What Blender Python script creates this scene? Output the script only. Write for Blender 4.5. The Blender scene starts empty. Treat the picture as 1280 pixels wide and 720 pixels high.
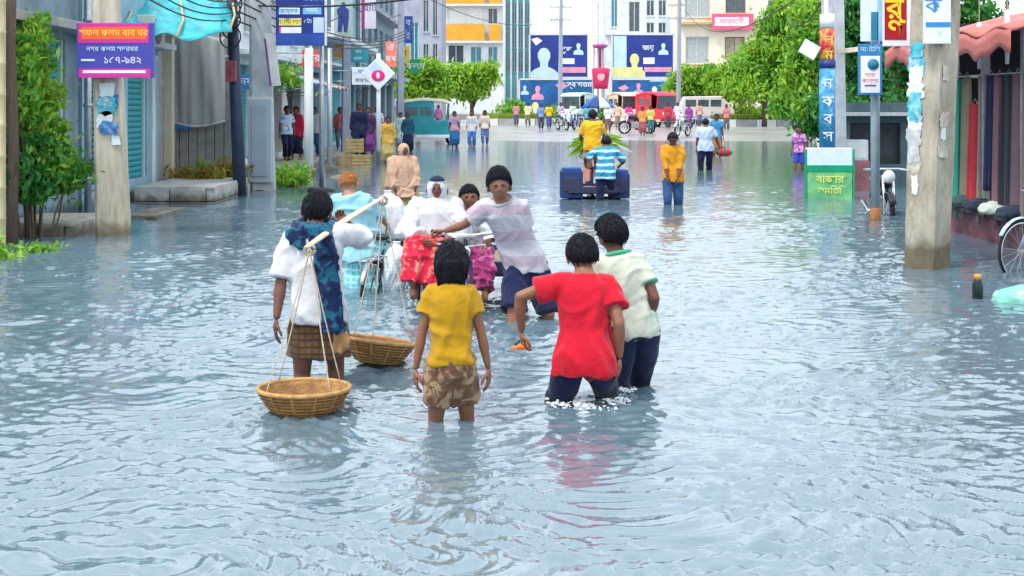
import bpy, bmesh, math, random
import numpy as np
from mathutils import Vector as V, Matrix, noise as mnoise
R = math.radians
random.seed(7)
rng = np.random.default_rng(7)
SC = bpy.context.scene
COL = SC.collection

# ------------------------------------------------------------------ camera
F = 1800.0           # focal length in pixels of a 1280 wide frame
CH = 1.77            # eye height above the water
HY = 133.0           # horizon row
cam_d = bpy.data.cameras.new('camera')
cam = bpy.data.objects.new('camera', cam_d)
COL.objects.link(cam)
cam.location = (0, 0, CH)
cam.rotation_euler = (R(90), 0, 0)
cam_d.sensor_width = 36
cam_d.lens = 36 * F / 1280
cam_d.shift_y = -(360 - HY) / 1280
cam_d.clip_start = .1
cam_d.clip_end = 4000
SC.camera = cam

# ------------------------------------------------------------------ world: thin bright overcast over a Nishita sky
SUN_EL, SUN_AZ = R(60), R(225)      # azimuth clockwise from +Y
w = bpy.data.worlds.new('World')
SC.world = w
w.use_nodes = True
nt = w.node_tree
nt.nodes.clear()
out = nt.nodes.new('ShaderNodeOutputWorld')
sky = nt.nodes.new('ShaderNodeTexSky')
sky.sky_type = 'NISHITA'
sky.sun_disc = False
sky.sun_elevation = SUN_EL
sky.sun_rotation = SUN_AZ
sky.air_density = 1.0
sky.dust_density = 2.0
bg1 = nt.nodes.new('ShaderNodeBackground')
bg1.inputs[1].default_value = .075
nt.links.new(sky.outputs[0], bg1.inputs[0])
tc = nt.nodes.new('ShaderNodeTexCoord')
mp = nt.nodes.new('ShaderNodeMapping')
mp.inputs['Scale'].default_value = (1, 1, 2.2)
nz = nt.nodes.new('ShaderNodeTexNoise')
nz.inputs['Scale'].default_value = 2.6
nz.inputs['Detail'].default_value = 6
nt.links.new(tc.outputs['Generated'], mp.inputs[0])
nt.links.new(mp.outputs[0], nz.inputs[0])
mr = nt.nodes.new('ShaderNodeMapRange')
mr.inputs[1].default_value = .3
mr.inputs[2].default_value = .62
mr.inputs[3].default_value = .5
mr.inputs[4].default_value = .95
nt.links.new(nz.outputs[0], mr.inputs[0])
bg2 = nt.nodes.new('ShaderNodeBackground')
bg2.inputs[0].default_value = (.86, .94, 1.0, 1)
bg2.inputs[1].default_value = 1.04
mx = nt.nodes.new('ShaderNodeMixShader')
nt.links.new(mr.outputs[0], mx.inputs[0])
nt.links.new(bg1.outputs[0], mx.inputs[1])
nt.links.new(bg2.outputs[0], mx.inputs[2])
nt.links.new(mx.outputs[0], out.inputs[0])

sun_d = bpy.data.lights.new('sun', 'SUN')
sun_d.energy = 1.5
sun_d.angle = R(14)
sun_d.color = (1, .95, .87)
sun = bpy.data.objects.new('sun', sun_d)
COL.objects.link(sun)
sdir = V((math.sin(SUN_AZ) * math.cos(SUN_EL), math.cos(SUN_AZ) * math.cos(SUN_EL), math.sin(SUN_EL)))
sun.rotation_euler = sdir.to_track_quat('Z', 'Y').to_euler()
sun.location = sdir * 50

vs = SC.view_settings
vs.view_transform = 'Standard'
vs.look = 'None'
vs.exposure = 1.02
vs.gamma = 1
vs.use_curve_mapping = False
SC.cycles.max_bounces = 6
SC.cycles.caustics_reflective = False
SC.cycles.caustics_refractive = False
try:
    SC.cycles.use_denoising = True
except Exception:
    pass


def A(px, py, d):
    """the point at depth d that stands behind a spot of the photograph"""
    return V(((px - 640) * d / F, d, CH - (py - HY) * d / F))


def XX(px, d):
    return (px - 640) * d / F


# ------------------------------------------------------------------ materials
MATS = {}


def lin(c):
    return tuple((x / 12.92 if x <= .04045 else ((x + .055) / 1.055) ** 2.4) for x in c)


def S(r, g, b):
    return lin((r / 255, g / 255, b / 255))


def nodes_of(name):
    m = bpy.data.materials.new(name)
    m.use_nodes = True
    t = m.node_tree
    b = t.nodes['Principled BSDF']
    return m, t, b


def nn(t, kind, **kw):
    n = t.nodes.new(kind)
    for k, v in kw.items():
        if k.startswith('i_'):
            n.inputs[k[2:].replace('_', ' ')].default_value = v
        else:
            setattr(n, k, v)
    return n


def mixrgb(t, fac, a, b, mode='MIX'):
    n = t.nodes.new('ShaderNodeMix')
    n.data_type = 'RGBA'
    n.blend_type = mode
    for s, v in ((n.inputs[0], fac), (n.inputs[6], a), (n.inputs[7], b)):
        if hasattr(v, 'links'):
            t.links.new(v, s)
        elif isinstance(v, (int, float)):
            s.default_value = v
        else:
            s.default_value = (*v[:3], 1)
    return n.outputs[2]


def damp(t, tc, c, lvl, amt=.5, tint=(.42, .38, .32)):
    """soaked and silted band where the flood has reached: below lvl in object height, with a ragged edge"""
    sx = nn(t, 'ShaderNodeSeparateXYZ')
    t.links.new(tc.outputs['Object'], sx.inputs[0])
    n = nn(t, 'ShaderNodeTexNoise', i_Scale=5., i_Detail=5.)
    t.links.new(tc.outputs['Object'], n.inputs['Vector'])
    ma = nn(t, 'ShaderNodeMath', operation='MULTIPLY_ADD')
    ma.inputs[1].default_value = .35
    t.links.new(n.outputs[0], ma.inputs[0])
    t.links.new(sx.outputs[2], ma.inputs[2])
    r = nn(t, 'ShaderNodeMapRange')
    r.inputs[1].default_value = lvl + .30
    r.inputs[2].default_value = lvl + .16
    r.inputs[3].default_value = 0
    r.inputs[4].default_value = 1
    t.links.new(ma.outputs[0], r.inputs[0])
    d = mixrgb(t, 1., c, tint, 'MULTIPLY')
    return mixrgb(t, r.outputs[0], c, d)


def M(name, col, rough=.6, var=.18, scale=5., bump=.0, bscale=40., spec=.35, metal=0., dirt=None, dscale=1.6,
      damt=.5, stretch=(1, 1, 1), leaf=False, sheen=0., wet=None):
    """a coloured surface with mottling, optional stains and fine relief"""
    if name in MATS:
        return MATS[name]
    m, t, b = nodes_of(name)
    tc = nn(t, 'ShaderNodeTexCoord')
    mp = nn(t, 'ShaderNodeMapping')
    mp.inputs['Scale'].default_value = stretch
    t.links.new(tc.outputs['Object'], mp.inputs[0])
    n1 = nn(t, 'ShaderNodeTexNoise', i_Scale=scale, i_Detail=5., i_Roughness=.6)
    t.links.new(mp.outputs[0], n1.inputs['Vector'])
    lo = tuple(c * (1 - var) for c in col)
    hi = tuple(min(1, c * (1 + var)) for c in col)
    r = nn(t, 'ShaderNodeMapRange')
    r.inputs[1].default_value = .3
    r.inputs[2].default_value = .7
    t.links.new(n1.outputs[0], r.inputs[0])
    c = mixrgb(t, r.outputs[0], lo, hi)
    if leaf:
        g = nn(t, 'ShaderNodeNewGeometry')
        c = mixrgb(t, g.outputs['Random Per Island'], c, leaf)
    if dirt:
        n2 = nn(t, 'ShaderNodeTexNoise', i_Scale=dscale, i_Detail=8., i_Roughness=.7)
        t.links.new(mp.outputs[0], n2.inputs['Vector'])
        r2 = nn(t, 'ShaderNodeMapRange')
        r2.inputs[1].default_value = .48
        r2.inputs[2].default_value = .68
        r2.inputs[4].default_value = damt
        t.links.new(n2.outputs[0], r2.inputs[0])
        c = mixrgb(t, r2.outputs[0], c, dirt)
    if wet is not None:
        c = damp(t, tc, c, wet)
    t.links.new(c, b.inputs['Base Color'])
    b.inputs['Roughness'].default_value = rough
    b.inputs['Specular IOR Level'].default_value = spec
    b.inputs['Metallic'].default_value = metal
    if sheen:
        b.inputs['Sheen Weight'].default_value = sheen
    if bump:
        n3 = nn(t, 'ShaderNodeTexNoise', i_Scale=bscale, i_Detail=4.)
        t.links.new(mp.outputs[0], n3.inputs['Vector'])
        bp = nn(t, 'ShaderNodeBump', i_Strength=bump, i_Distance=.01)
        t.links.new(n3.outputs[0], bp.inputs['Height'])
        t.links.new(bp.outputs[0], b.inputs['Normal'])
    if leaf:
        tr = nn(t, 'ShaderNodeBsdfTranslucent')
        t.links.new(c, tr.inputs[0])
        mxs = nn(t, 'ShaderNodeMixShader')
        mxs.inputs[0].default_value = .3
        o = t.nodes['Material Output']
        t.links.new(b.outputs[0], mxs.inputs[1])
        t.links.new(tr.outputs[0], mxs.inputs[2])
        t.links.new(mxs.outputs[0], o.inputs[0])
    MATS[name] = m
    return m


def cloth_mat(name, col, col2=None, pat=None, freq=10., var=.14, width=.5, rough=.85, phase=0., wet=None):
    """woven cloth: plain, striped ('x','y','z'), checked or blotched"""
    if name in MATS:
        return MATS[name]
    m, t, b = nodes_of(name)
    tc = nn(t, 'ShaderNodeTexCoord')
    n1 = nn(t, 'ShaderNodeTexNoise', i_Scale=9., i_Detail=4.)
    t.links.new(tc.outputs['Object'], n1.inputs['Vector'])
    c = mixrgb(t, n1.outputs[0], tuple(x * (1 - var) for x in col), tuple(min(1, x * (1 + var)) for x in col))

    def stripes(axis, fr, wd, ph):
        sx = nn(t, 'ShaderNodeSeparateXYZ')
        # a little warping so that bands follow the folds
        wn = nn(t, 'ShaderNodeTexNoise', i_Scale=6., i_Detail=2.)
        t.links.new(tc.outputs['Object'], wn.inputs['Vector'])
        va = nn(t, 'ShaderNodeVectorMath', operation='SCALE')
        va.inputs['Scale'].default_value = .05
        t.links.new(wn.outputs['Color'], va.inputs[0])
        vb = nn(t, 'ShaderNodeVectorMath', operation='ADD')
        t.links.new(tc.outputs['Object'], vb.inputs[0])
        t.links.new(va.outputs[0], vb.inputs[1])
        t.links.new(vb.outputs[0], sx.inputs[0])
        mu = nn(t, 'ShaderNodeMath', operation='MULTIPLY_ADD')
        mu.inputs[1].default_value = fr
        mu.inputs[2].default_value = ph
        t.links.new(sx.outputs['XYZ'.index(axis.upper())], mu.inputs[0])
        fr_ = nn(t, 'ShaderNodeMath', operation='FRACT')
        t.links.new(mu.outputs[0], fr_.inputs[0])
        lt = nn(t, 'ShaderNodeMath', operation='LESS_THAN')
        lt.inputs[1].default_value = wd
        t.links.new(fr_.outputs[0], lt.inputs[0])
        return lt.outputs[0]
    if pat in ('x', 'y', 'z'):
        c = mixrgb(t, stripes(pat, freq, width, phase), c, col2)
    elif pat == 'check':
        c1 = mixrgb(t, stripes('z', freq, width, phase), c, col2)
        h = nn(t, 'ShaderNodeMath', operation='MULTIPLY')
        h.inputs[1].default_value = .6
        t.links.new(stripes('x', freq, width, phase), h.inputs[0])
        c = mixrgb(t, h.outputs[0], c1, col2)
    elif pat == 'blot':
        vo = nn(t, 'ShaderNodeTexNoise', i_Scale=freq, i_Detail=3., i_Distortion=1.2)
        t.links.new(tc.outputs['Object'], vo.inputs['Vector'])
        r = nn(t, 'ShaderNodeMapRange')
        r.inputs[1].default_value = width - .05
        r.inputs[2].default_value = width + .05
        t.links.new(vo.outputs[0], r.inputs[0])
        c = mixrgb(t, r.outputs[0], c, col2)
    if wet is not None:
        c = damp(t, tc, c, wet, tint=(.4, .4, .42))
    t.links.new(c, b.inputs['Base Color'])
    b.inputs['Roughness'].default_value = rough
    b.inputs['Specular IOR Level'].default_value = .15
    b.inputs['Sheen Weight'].default_value = .15
    n3 = nn(t, 'ShaderNodeTexNoise', i_Scale=16., i_Detail=2., i_Distortion=.9)
    t.links.new(tc.outputs['Object'], n3.inputs['Vector'])
    bp = nn(t, 'ShaderNodeBump', i_Strength=.45, i_Distance=.016)
    t.links.new(n3.outputs[0], bp.inputs['Height'])
    t.links.new(bp.outputs[0], b.inputs['Normal'])
    MATS[name] = m
    return m


# ------------------------------------------------------------------ mesh collector
def frame_to(z, hint=V((0, 0, 1))):
    z = z.normalized()
    if abs(z.dot(hint)) > .98:
        hint = V((1, 0, 0))
    x = hint.cross(z).normalized()
    return x, z.cross(x), z


class MB:
    def __init__(s):
        s.v, s.f = [], []

    def add(s, vs, fs):
        o = len(s.v)
        s.v += [tuple(p) for p in vs]
        s.f += [tuple(i + o for i in q) for q in fs]
        return s

    def box(s, c, sz, rz=0, m=None):
        hx, hy, hz = sz[0] / 2, sz[1] / 2, sz[2] / 2
        ps = [V((x, y, z)) for z in (-hz, hz) for y in (-hy, hy) for x in (-hx, hx)]
        if rz:
            rm = Matrix.Rotation(rz, 3, 'Z')
            ps = [rm @ p for p in ps]
        if m is not None:
            ps = [m @ p for p in ps]
        c = V(c)
        return s.add([p + c for p in ps], [(0, 2, 3, 1), (4, 5, 7, 6), (0, 1, 5, 4), (2, 6, 7, 3), (0, 4, 6, 2), (1, 3, 7, 5)])

    def beam(s, a, b, w, h, hint=V((0, 0, 1))):
        a, b = V(a), V(b)
        x, y, z = frame_to(b - a, hint)
        ps = [p + x * i * w / 2 + y * j * h / 2 for p in (a, b) for j in (-1, 1) for i in (-1, 1)]
        return s.add(ps, [(0, 2, 3, 1), (4, 5, 7, 6), (0, 1, 5, 4), (2, 6, 7, 3), (0, 4, 6, 2), (1, 3, 7, 5)])

    def loft(s, rings, cap=True, close=True):
        n = len(rings[0])
        o = [p for r in rings for p in r]
        fs = []
        for i in range(len(rings) - 1):
            for j in range(n if close else n - 1):
                k = (j + 1) % n
                fs.append((i * n + j, i * n + k, (i + 1) * n + k, (i + 1) * n + j))
        if cap and close:
            fs.append(tuple(range(n - 1, -1, -1)))
            fs.append(tuple((len(rings) - 1) * n + j for j in range(n)))
        return s.add(o, fs)

    def tube(s, pts, r, n=8, cap=True, flat=1., hint=V((0, 0, 1))):
        pts = [V(p) for p in pts]
        if not hasattr(r, '__len__'):
            r = [r] * len(pts)
        rings = []
        px = None
        for i, p in enumerate(pts):
            a = pts[max(0, i - 1)]
            b = pts[min(len(pts) - 1, i + 1)]
            t = (b - a)
            t = t.normalized() if t.length > 1e-9 else V((0, 0, 1))
            if px is None:
                x, y, _ = frame_to(t, hint)
            else:
                x = (px - t * px.dot(t)).normalized()
                y = t.cross(x)
            px = x
            rings.append([p + x * r[i] * math.cos(2 * math.pi * k / n) + y * r[i] * flat * math.sin(2 * math.pi * k / n) for k in range(n)])
        return s.loft(rings, cap)

    def lathe(s, prof, n=16, c=(0, 0, 0), m=None, cap=True):
        c = V(c)
        rings = []
        for r, z in prof:
            ring = [V((r * math.cos(2 * math.pi * k / n), r * math.sin(2 * math.pi * k / n), z)) for k in range(n)]
            if m is not None:
                ring = [m @ p for p in ring]
            rings.append([p + c for p in ring])
        return s.loft(rings, cap)

    def ell(s, c, r, nu=14, nv=10, m=None, fn=None):
        c = V(c)
        vs = []
        for j in range(nv + 1):
            th = math.pi * j / nv
            for i in range(nu):
                ph = 2 * math.pi * i / nu
                q = V((math.sin(th) * math.cos(ph), math.sin(th) * math.sin(ph), -math.cos(th)))
                p = fn(q) if fn else V((q.x * r[0], q.y * r[1], q.z * r[2]))
                if m is not None:
                    p = m @ p
                vs.append(p + c)
        fs = []
        for j in range(nv):
            for i in range(nu):
                k = (i + 1) % nu
                q = (j * nu + i, j * nu + k, (j + 1) * nu + k, (j + 1) * nu + i)
                fs.append(q)
        return s.add(vs, fs)

    def grid(s, P, nu, nv, th=0.):
        """sheet P(u,v) for u,v in 0..1; th gives it a back face"""
        pts = [[V(P(i / nu, j / nv)) for i in range(nu + 1)] for j in range(nv + 1)]
        vs = [p for r in pts for p in r]
        fs = [(j * (nu + 1) + i, j * (nu + 1) + i + 1, (j + 1) * (nu + 1) + i + 1, (j + 1) * (nu + 1) + i) for j in range(nv) for i in range(nu)]
        return s.add(vs, fs)

    def mesh(s, name, smooth=False, weld=False):
        me = bpy.data.meshes.new(name)
        me.from_pydata(s.v, [], s.f)
        if weld:
            bm = bmesh.new()
            bm.from_mesh(me)
            bmesh.ops.remove_doubles(bm, verts=bm.verts, dist=1e-5)
            bm.to_mesh(me)
            bm.free()
        if smooth:
            me.polygons.foreach_set('use_smooth', [True] * len(me.polygons))
        me.update()
        return me

    def build(s, name, mat, parent=None, smooth=False, bevel=0., loc=None, solid=0., weld=False, angle=None):
        me = s.mesh(name, smooth, weld)
        return link(name, me, mat, parent, bevel, loc, solid, angle)


def link(name, me, mat, parent=None, bevel=0., loc=None, solid=0., angle=None):
    o = bpy.data.objects.new(name, me)
    if mat is not None and not me.materials:
        me.materials.append(mat)
    COL.objects.link(o)
    if parent is not None:
        o.parent = parent
    if loc is not None:
        o.location = loc
    if solid:
        md = o.modifiers.new('solid', 'SOLIDIFY')
        md.thickness = solid
        md.offset = 0
    if bevel:
        md = o.modifiers.new('bevel', 'BEVEL')
        md.width = bevel
        md.segments = 2
        md.limit_method = 'ANGLE'
    return o


def tag(o, label=None, cat=None, group=None, kind=None):
    if label:
        o['label'] = label
    if cat:
        o['category'] = cat
    if group:
        o['group'] = group
    if kind:
        o['kind'] = kind
    return o


def thing(name, label, cat, loc=(0, 0, 0), rz=0., group=None):
    o = bpy.data.objects.new(name, None)
    o.empty_display_size = .1
    COL.objects.link(o)
    o.location = loc
    o.rotation_euler = (0, 0, rz)
    return tag(o, label, cat, group)


def kids(o):
    return [c for c in bpy.data.objects if c.parent == o]


def dup(root, loc, rz=None, label=None, mats=None, parent=None):
    """copy of a thing with copies of its parts and sub-parts (mesh data shared)"""
    c = root.copy()
    COL.objects.link(c)
    c.parent = parent
    if loc is not None:
        c.location = loc
    if rz is not None:
        c.rotation_euler = (0, 0, rz)
    if label:
        c['label'] = label
    for k in kids(root):
        dup(k, None, None, None, mats, c)
    if mats and c.type == 'MESH' and c.data.materials and c.data.materials[0] and c.data.materials[0].name in mats:
        c.material_slots[0].link = 'OBJECT'
        c.material_slots[0].material = mats[c.data.materials[0].name]
    return c


def remesh(mb, vox, it=4, fac=.5):
    me = bpy.data.meshes.new('tmp')
    me.from_pydata(mb.v, [], mb.f)
    o = bpy.data.objects.new('tmp', me)
    COL.objects.link(o)
    m = o.modifiers.new('r', 'REMESH')
    m.mode = 'VOXEL'
    m.voxel_size = vox
    m2 = o.modifiers.new('s', 'SMOOTH')
    m2.factor = fac
    m2.iterations = it
    dg = bpy.context.evaluated_depsgraph_get()
    dg.update()
    e = o.evaluated_get(dg)
    r = bpy.data.meshes.new_from_object(e)
    bpy.data.objects.remove(o)
    bpy.data.meshes.remove(me)
    return r


def sinefield(P, waves):
    """P (n,3); waves list of (kvec, phase, amp)"""
    h = np.zeros(len(P))
    for k, ph, a in waves:
        h += a * np.sin(P @ np.array(k) + ph)
    return h


def wrinkle(me, amp=.006, seed=0, lam=(.05, .16), vert=.5):
    """cloth folds pressed into a mesh along its normals"""
    r = np.random.default_rng(seed)
    n = len(me.vertices)
    co = np.empty(n * 3)
    me.vertices.foreach_get('co', co)
    co = co.reshape(-1, 3)
    no = np.array([v.normal[:] for v in me.vertices])
    warp = np.stack([sinefield(co, [(r.normal(0, 9, 3), r.uniform(0, 6.28), .02) for _ in range(3)]) for _ in range(3)], 1)
    q = co + warp
    h = np.zeros(n)
    zs = (co[:, 2] - co[:, 2].min()) / max(1e-6, np.ptp(co[:, 2]))
    for i in range(9):
        d = r.normal(0, 1, 3)
        d[2] *= vert * (2.2 if i % 3 == 0 else .35)
        d /= np.linalg.norm(d)
        L = r.uniform(*lam)
        ph = q @ d * 6.283 / L + r.uniform(0, 6.28)
        s_ = np.clip(1 - np.abs(np.sin(ph / 2)) * 2.2, -.35, 1)      # narrow ridges, broad troughs
        mask = np.clip(np.sin(co @ r.normal(0, 6, 3) + r.uniform(0, 6.28)) + .25, 0, 1)
        if i % 3:
            mask = mask * (1.15 - .75 * zs)
        h += s_ * mask * (L / lam[1]) ** .7
    h /= 2.2
    co += no * (h * amp)[:, None]
    me.vertices.foreach_set('co', co.ravel())
    me.update()


def text_mesh(txt, size, mat, parent, mtx, name='lettering', align='CENTER', ext=.002, bold=0., sx=1.):
    cu = bpy.data.curves.new('t', 'FONT')
    cu.body = txt
    cu.size = size
    cu.align_x = align
    cu.align_y = 'CENTER'
    cu.extrude = ext
    cu.offset = bold
    o = bpy.data.objects.new('t', cu)
    COL.objects.link(o)
    dg = bpy.context.evaluated_depsgraph_get()
    dg.update()
    me = bpy.data.meshes.new_from_object(o.evaluated_get(dg))
    bpy.data.objects.remove(o)
    bpy.data.curves.remove(cu)
    me.transform(Matrix.Diagonal((sx, 1, 1, 1)))
    me.transform(mtx)
    me.materials.clear()
    return link(name, me, mat, parent)


def face_cam(x, y, z, rz=0.):
    """matrix for print on a face that looks towards -Y (turned by rz)"""
    return Matrix.Translation((x, y, z)) @ Matrix.Rotation(rz, 4, 'Z') @ Matrix.Rotation(R(90), 4, 'X')

# ------------------------------------------------------------------ ground and flood water
GZ = -.38            # street level under the water


def terrain_z(x, y):
    """the street climbs out of the water towards the junction"""
    return float(np.interp(y, [16, 26, 40, 60, 73, 84, 95], [GZ - .02, GZ + .04, -.24, -.1, -.02, .16, .38]))


def tz(d):
    return terrain_z(0, d) + .01


def make_ground():
    ys = [-30, 0, 16, 26, 33, 40, 46] + [50, 56, 62] + [66 + .8 * i for i in range(22)] + [86, 90, 95, 110, 125, 160, 300, 1000, 3000]
    xs = [-3000, -600, -120, -60, -40] + [-30 + 1.2 * i for i in range(51)] + [40, 60, 120, 600, 3000]
    mb = MB()
    vs_ = [(x, y, terrain_z(x, y) + (.05 * mnoise.noise(V((x * .22, y * .16, 0))) + .02 * mnoise.noise(V((x * .7, y * .5, 4))) if 44 < y < 90 else 0)) for y in ys for x in xs]
    n = len(xs)
    mb.add(vs_, [(j * n + i, j * n + i + 1, (j + 1) * n + i + 1, (j + 1) * n + i) for j in range(len(ys) - 1) for i in range(n - 1)])
    o = mb.build('ground', M('wet_road', (.34, .335, .34), .25, .25, .3, .3, 3, .5, dirt=(.24, .24, .25), dscale=.25, damt=.6), smooth=True)
    tag(o, kind='structure')


make_ground()

# places where something stands in the water and sends out rings: x, y, strength
STIR = [(-.335, 8.03, 1.), (.44, 8.56, 1.6), (.72, 9.0, 1.), (-1.25, 9.2, .8), (-1.2, 8.35, .9), (-.93, 9.9, .6),
        (4.52, 15.8, .5), (-5.5, 20, .5), (2.9, 26, .8), (1.6, 27.7, .8), (.05, 12., .9), (-.5, 12.2, .7)]


def make_water():
    rows, cols = 1080, 520
    d = 2.6 * (116 / 2.6) ** (np.arange(rows) / (rows - 1))
    tn = np.linspace(-1, 1, cols)
    tn = .8 * np.sign(tn) * (np.abs(tn) * .75 + .25 * np.abs(tn) ** 3)
    X = d[:, None] * tn[None, :]
    X = X + np.sign(tn)[None, :] * np.maximum(0, (np.abs(tn)[None, :] - .6) / .2) * 14
    Y = np.repeat(d[:, None], cols, 1)
    h = np.zeros_like(X)
    r = np.random.default_rng(3)
    # slow warp so that crests are short and broken
    wx = np.zeros_like(X)
    wy = np.zeros_like(X)
    for _ in range(6):
        a = r.uniform(0, 6.28)
        L = r.uniform(.5, 2.5)
        kx, ky = math.cos(a) * 6.283 / L, math.sin(a) * 6.283 / L
        wx += .05 * L * np.sin(kx * X + ky * Y + r.uniform(0, 6.28))
        wy += .05 * L * np.sin(kx * X + ky * Y + r.uniform(0, 6.28))
    Xw, Yw = X + wx, Y + wy
    gust = np.zeros_like(X)
    for _ in range(7):
        a = r.uniform(0, 6.28)
        L = r.uniform(1.5, 7)
        gust += np.sin(math.cos(a) * 6.283 / L * X + math.sin(a) * 6.283 / L * Y * .7 + r.uniform(0, 6.28))
    gust = .85 + .45 * np.tanh(gust / 2.2)
    for i in range(72):
        L = .07 * (4.2 ** (r.uniform(0, 1) ** 2.0))            # .085 .. .44 m
        a = r.normal(math.pi / 2, .6)
        k = 6.283 / L
        slope = .062 * min(1., (.13 / L) ** .45)
        amp = slope / k
        fade = np.clip((L * 1.1 - d * .0045) / (d * .006), 0, 1)[:, None]
        ph = k * (math.cos(a) * Xw + math.sin(a) * Yw) + r.uniform(0, 6.28)
        s_ = np.sin(ph)
        h += amp * fade * (s_ + .25 * np.cos(2 * ph)) * (gust if L < .25 else .8)
    for (sx, sy, st) in STIR:
        rr = np.sqrt((X - sx) ** 2 + (Y - sy) ** 2)
        h += st * .004 * np.sin(rr * 6.283 / .16 + 1.3 * np.sin(np.arctan2(Y - sy, X - sx) * 3)) * np.exp(-rr / .35) * np.clip(rr / .08, 0, 1)
    co = np.stack([X, Y, h], -1).reshape(-1, 3)
    me = bpy.data.meshes.new('water')
    me.vertices.add(rows * cols)
    me.vertices.foreach_set('co', co.ravel().astype(np.float32))
    idx = np.arange(rows * cols).reshape(rows, cols)
    q = np.stack([idx[:-1, :-1], idx[:-1, 1:], idx[1:, 1:], idx[1:, :-1]], -1).reshape(-1)
    nq = (rows - 1) * (cols - 1)
    me.loops.add(nq * 4)
    me.loops.foreach_set('vertex_index', q.astype(np.int32))
    me.polygons.add(nq)
    me.polygons.foreach_set('loop_start', np.arange(0, nq * 4, 4, dtype=np.int32))
    me.polygons.foreach_set('use_smooth', np.ones(nq, dtype=bool))
    me.update(calc_edges=True)
    m, t, b = nodes_of('flood_water')
    tc_ = nn(t, 'ShaderNodeTexCoord')
    n1 = nn(t, 'ShaderNodeTexNoise', i_Scale=.35, i_Detail=5.)
    t.links.new(tc_.outputs['Object'], n1.inputs['Vector'])
    c = mixrgb(t, n1.outputs[0], (.085, .145, .19), (.14, .205, .25))
    t.links.new(c, b.inputs['Base Color'])
    b.inputs['Roughness'].default_value = .06
    b.inputs['IOR'].default_value = 1.95
    b.inputs['Specular IOR Level'].default_value = .62
    mp_ = nn(t, 'ShaderNodeMapping')
    mp_.inputs['Scale'].default_value = (1, 1.25, 1)
    t.links.new(tc_.outputs['Object'], mp_.inputs[0])
    n2 = nn(t, 'ShaderNodeTexNoise', i_Scale=11., i_Detail=3., i_Roughness=.55, i_Distortion=.8)
    t.links.new(mp_.outputs[0], n2.inputs['Vector'])
    bp = nn(t, 'ShaderNodeBump', i_Strength=.5, i_Distance=.007)
    t.links.new(n2.outputs[0], bp.inputs['Height'])
    t.links.new(bp.outputs[0], b.inputs['Normal'])
    o = link('water', me, m)
    tag(o, kind='structure')


make_water()

# ------------------------------------------------------------------ people
SKIN = M('skin_brown', (.24, .105, .06), .5, .12, 9, .15, 60, .4)
SKIN_D = M('skin_dark', (.15, .06, .04), .5, .12, 9, .15, 60, .4)
SKIN_L = M('skin_tan', (.38, .19, .12), .5, .12, 9, .15, 60, .4)
HAIRM = M('black_hair', (.006, .007, .014), .5, .5, 30, .9, 60, .22, stretch=(3, 3, .6))
HENNA = M('henna_hair', (.42, .17, .05), .6, .3, 30, .8, 60, .3, stretch=(3, 3, .6))
EYEM = M('eye_dark', (.015, .012, .012), .2, .1)
LIPM = M('lip', (.22, .06, .05), .45, .1)


def ik(a, b, l1, l2, pole):
    v = b - a
    L = v.length
    mx_ = (l1 + l2) * .998
    if L > mx_:
        b = a + v * (mx_ / L)
        v = b - a
        L = mx_
    x = (l1 * l1 - l2 * l2 + L * L) / (2 * L)
    h = math.sqrt(max(0, l1 * l1 - x * x))
    u = v.normalized()
    p = pole - u * pole.dot(u)
    p = p.normalized() if p.length > 1e-6 else V((1, 0, 0))
    return a + u * x + p * h, b


def lerp(a, b, t):
    return a + (b - a) * t


def interp(tab, t):
    if t <= tab[0][0]:
        return tab[0][1:]
    for i in range(len(tab) - 1):
        a, b = tab[i], tab[i + 1]
        if t <= b[0]:
            k = (t - a[0]) / (b[0] - a[0])
            k = k * k * (3 - 2 * k)
            return tuple(x + (y - x) * k for x, y in zip(a[1:], b[1:]))
    return tab[-1][1:]


TORSO = [(-.3, .09, .066), (-.1, .088, .066), (0, .094, .070), (.15, .092, .067), (.36, .078, .058), (.62, .090, .066), (.8, .098, .064), (.90, .09, .054), (.955, .068, .048), (1.0, .05, .043)]


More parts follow.
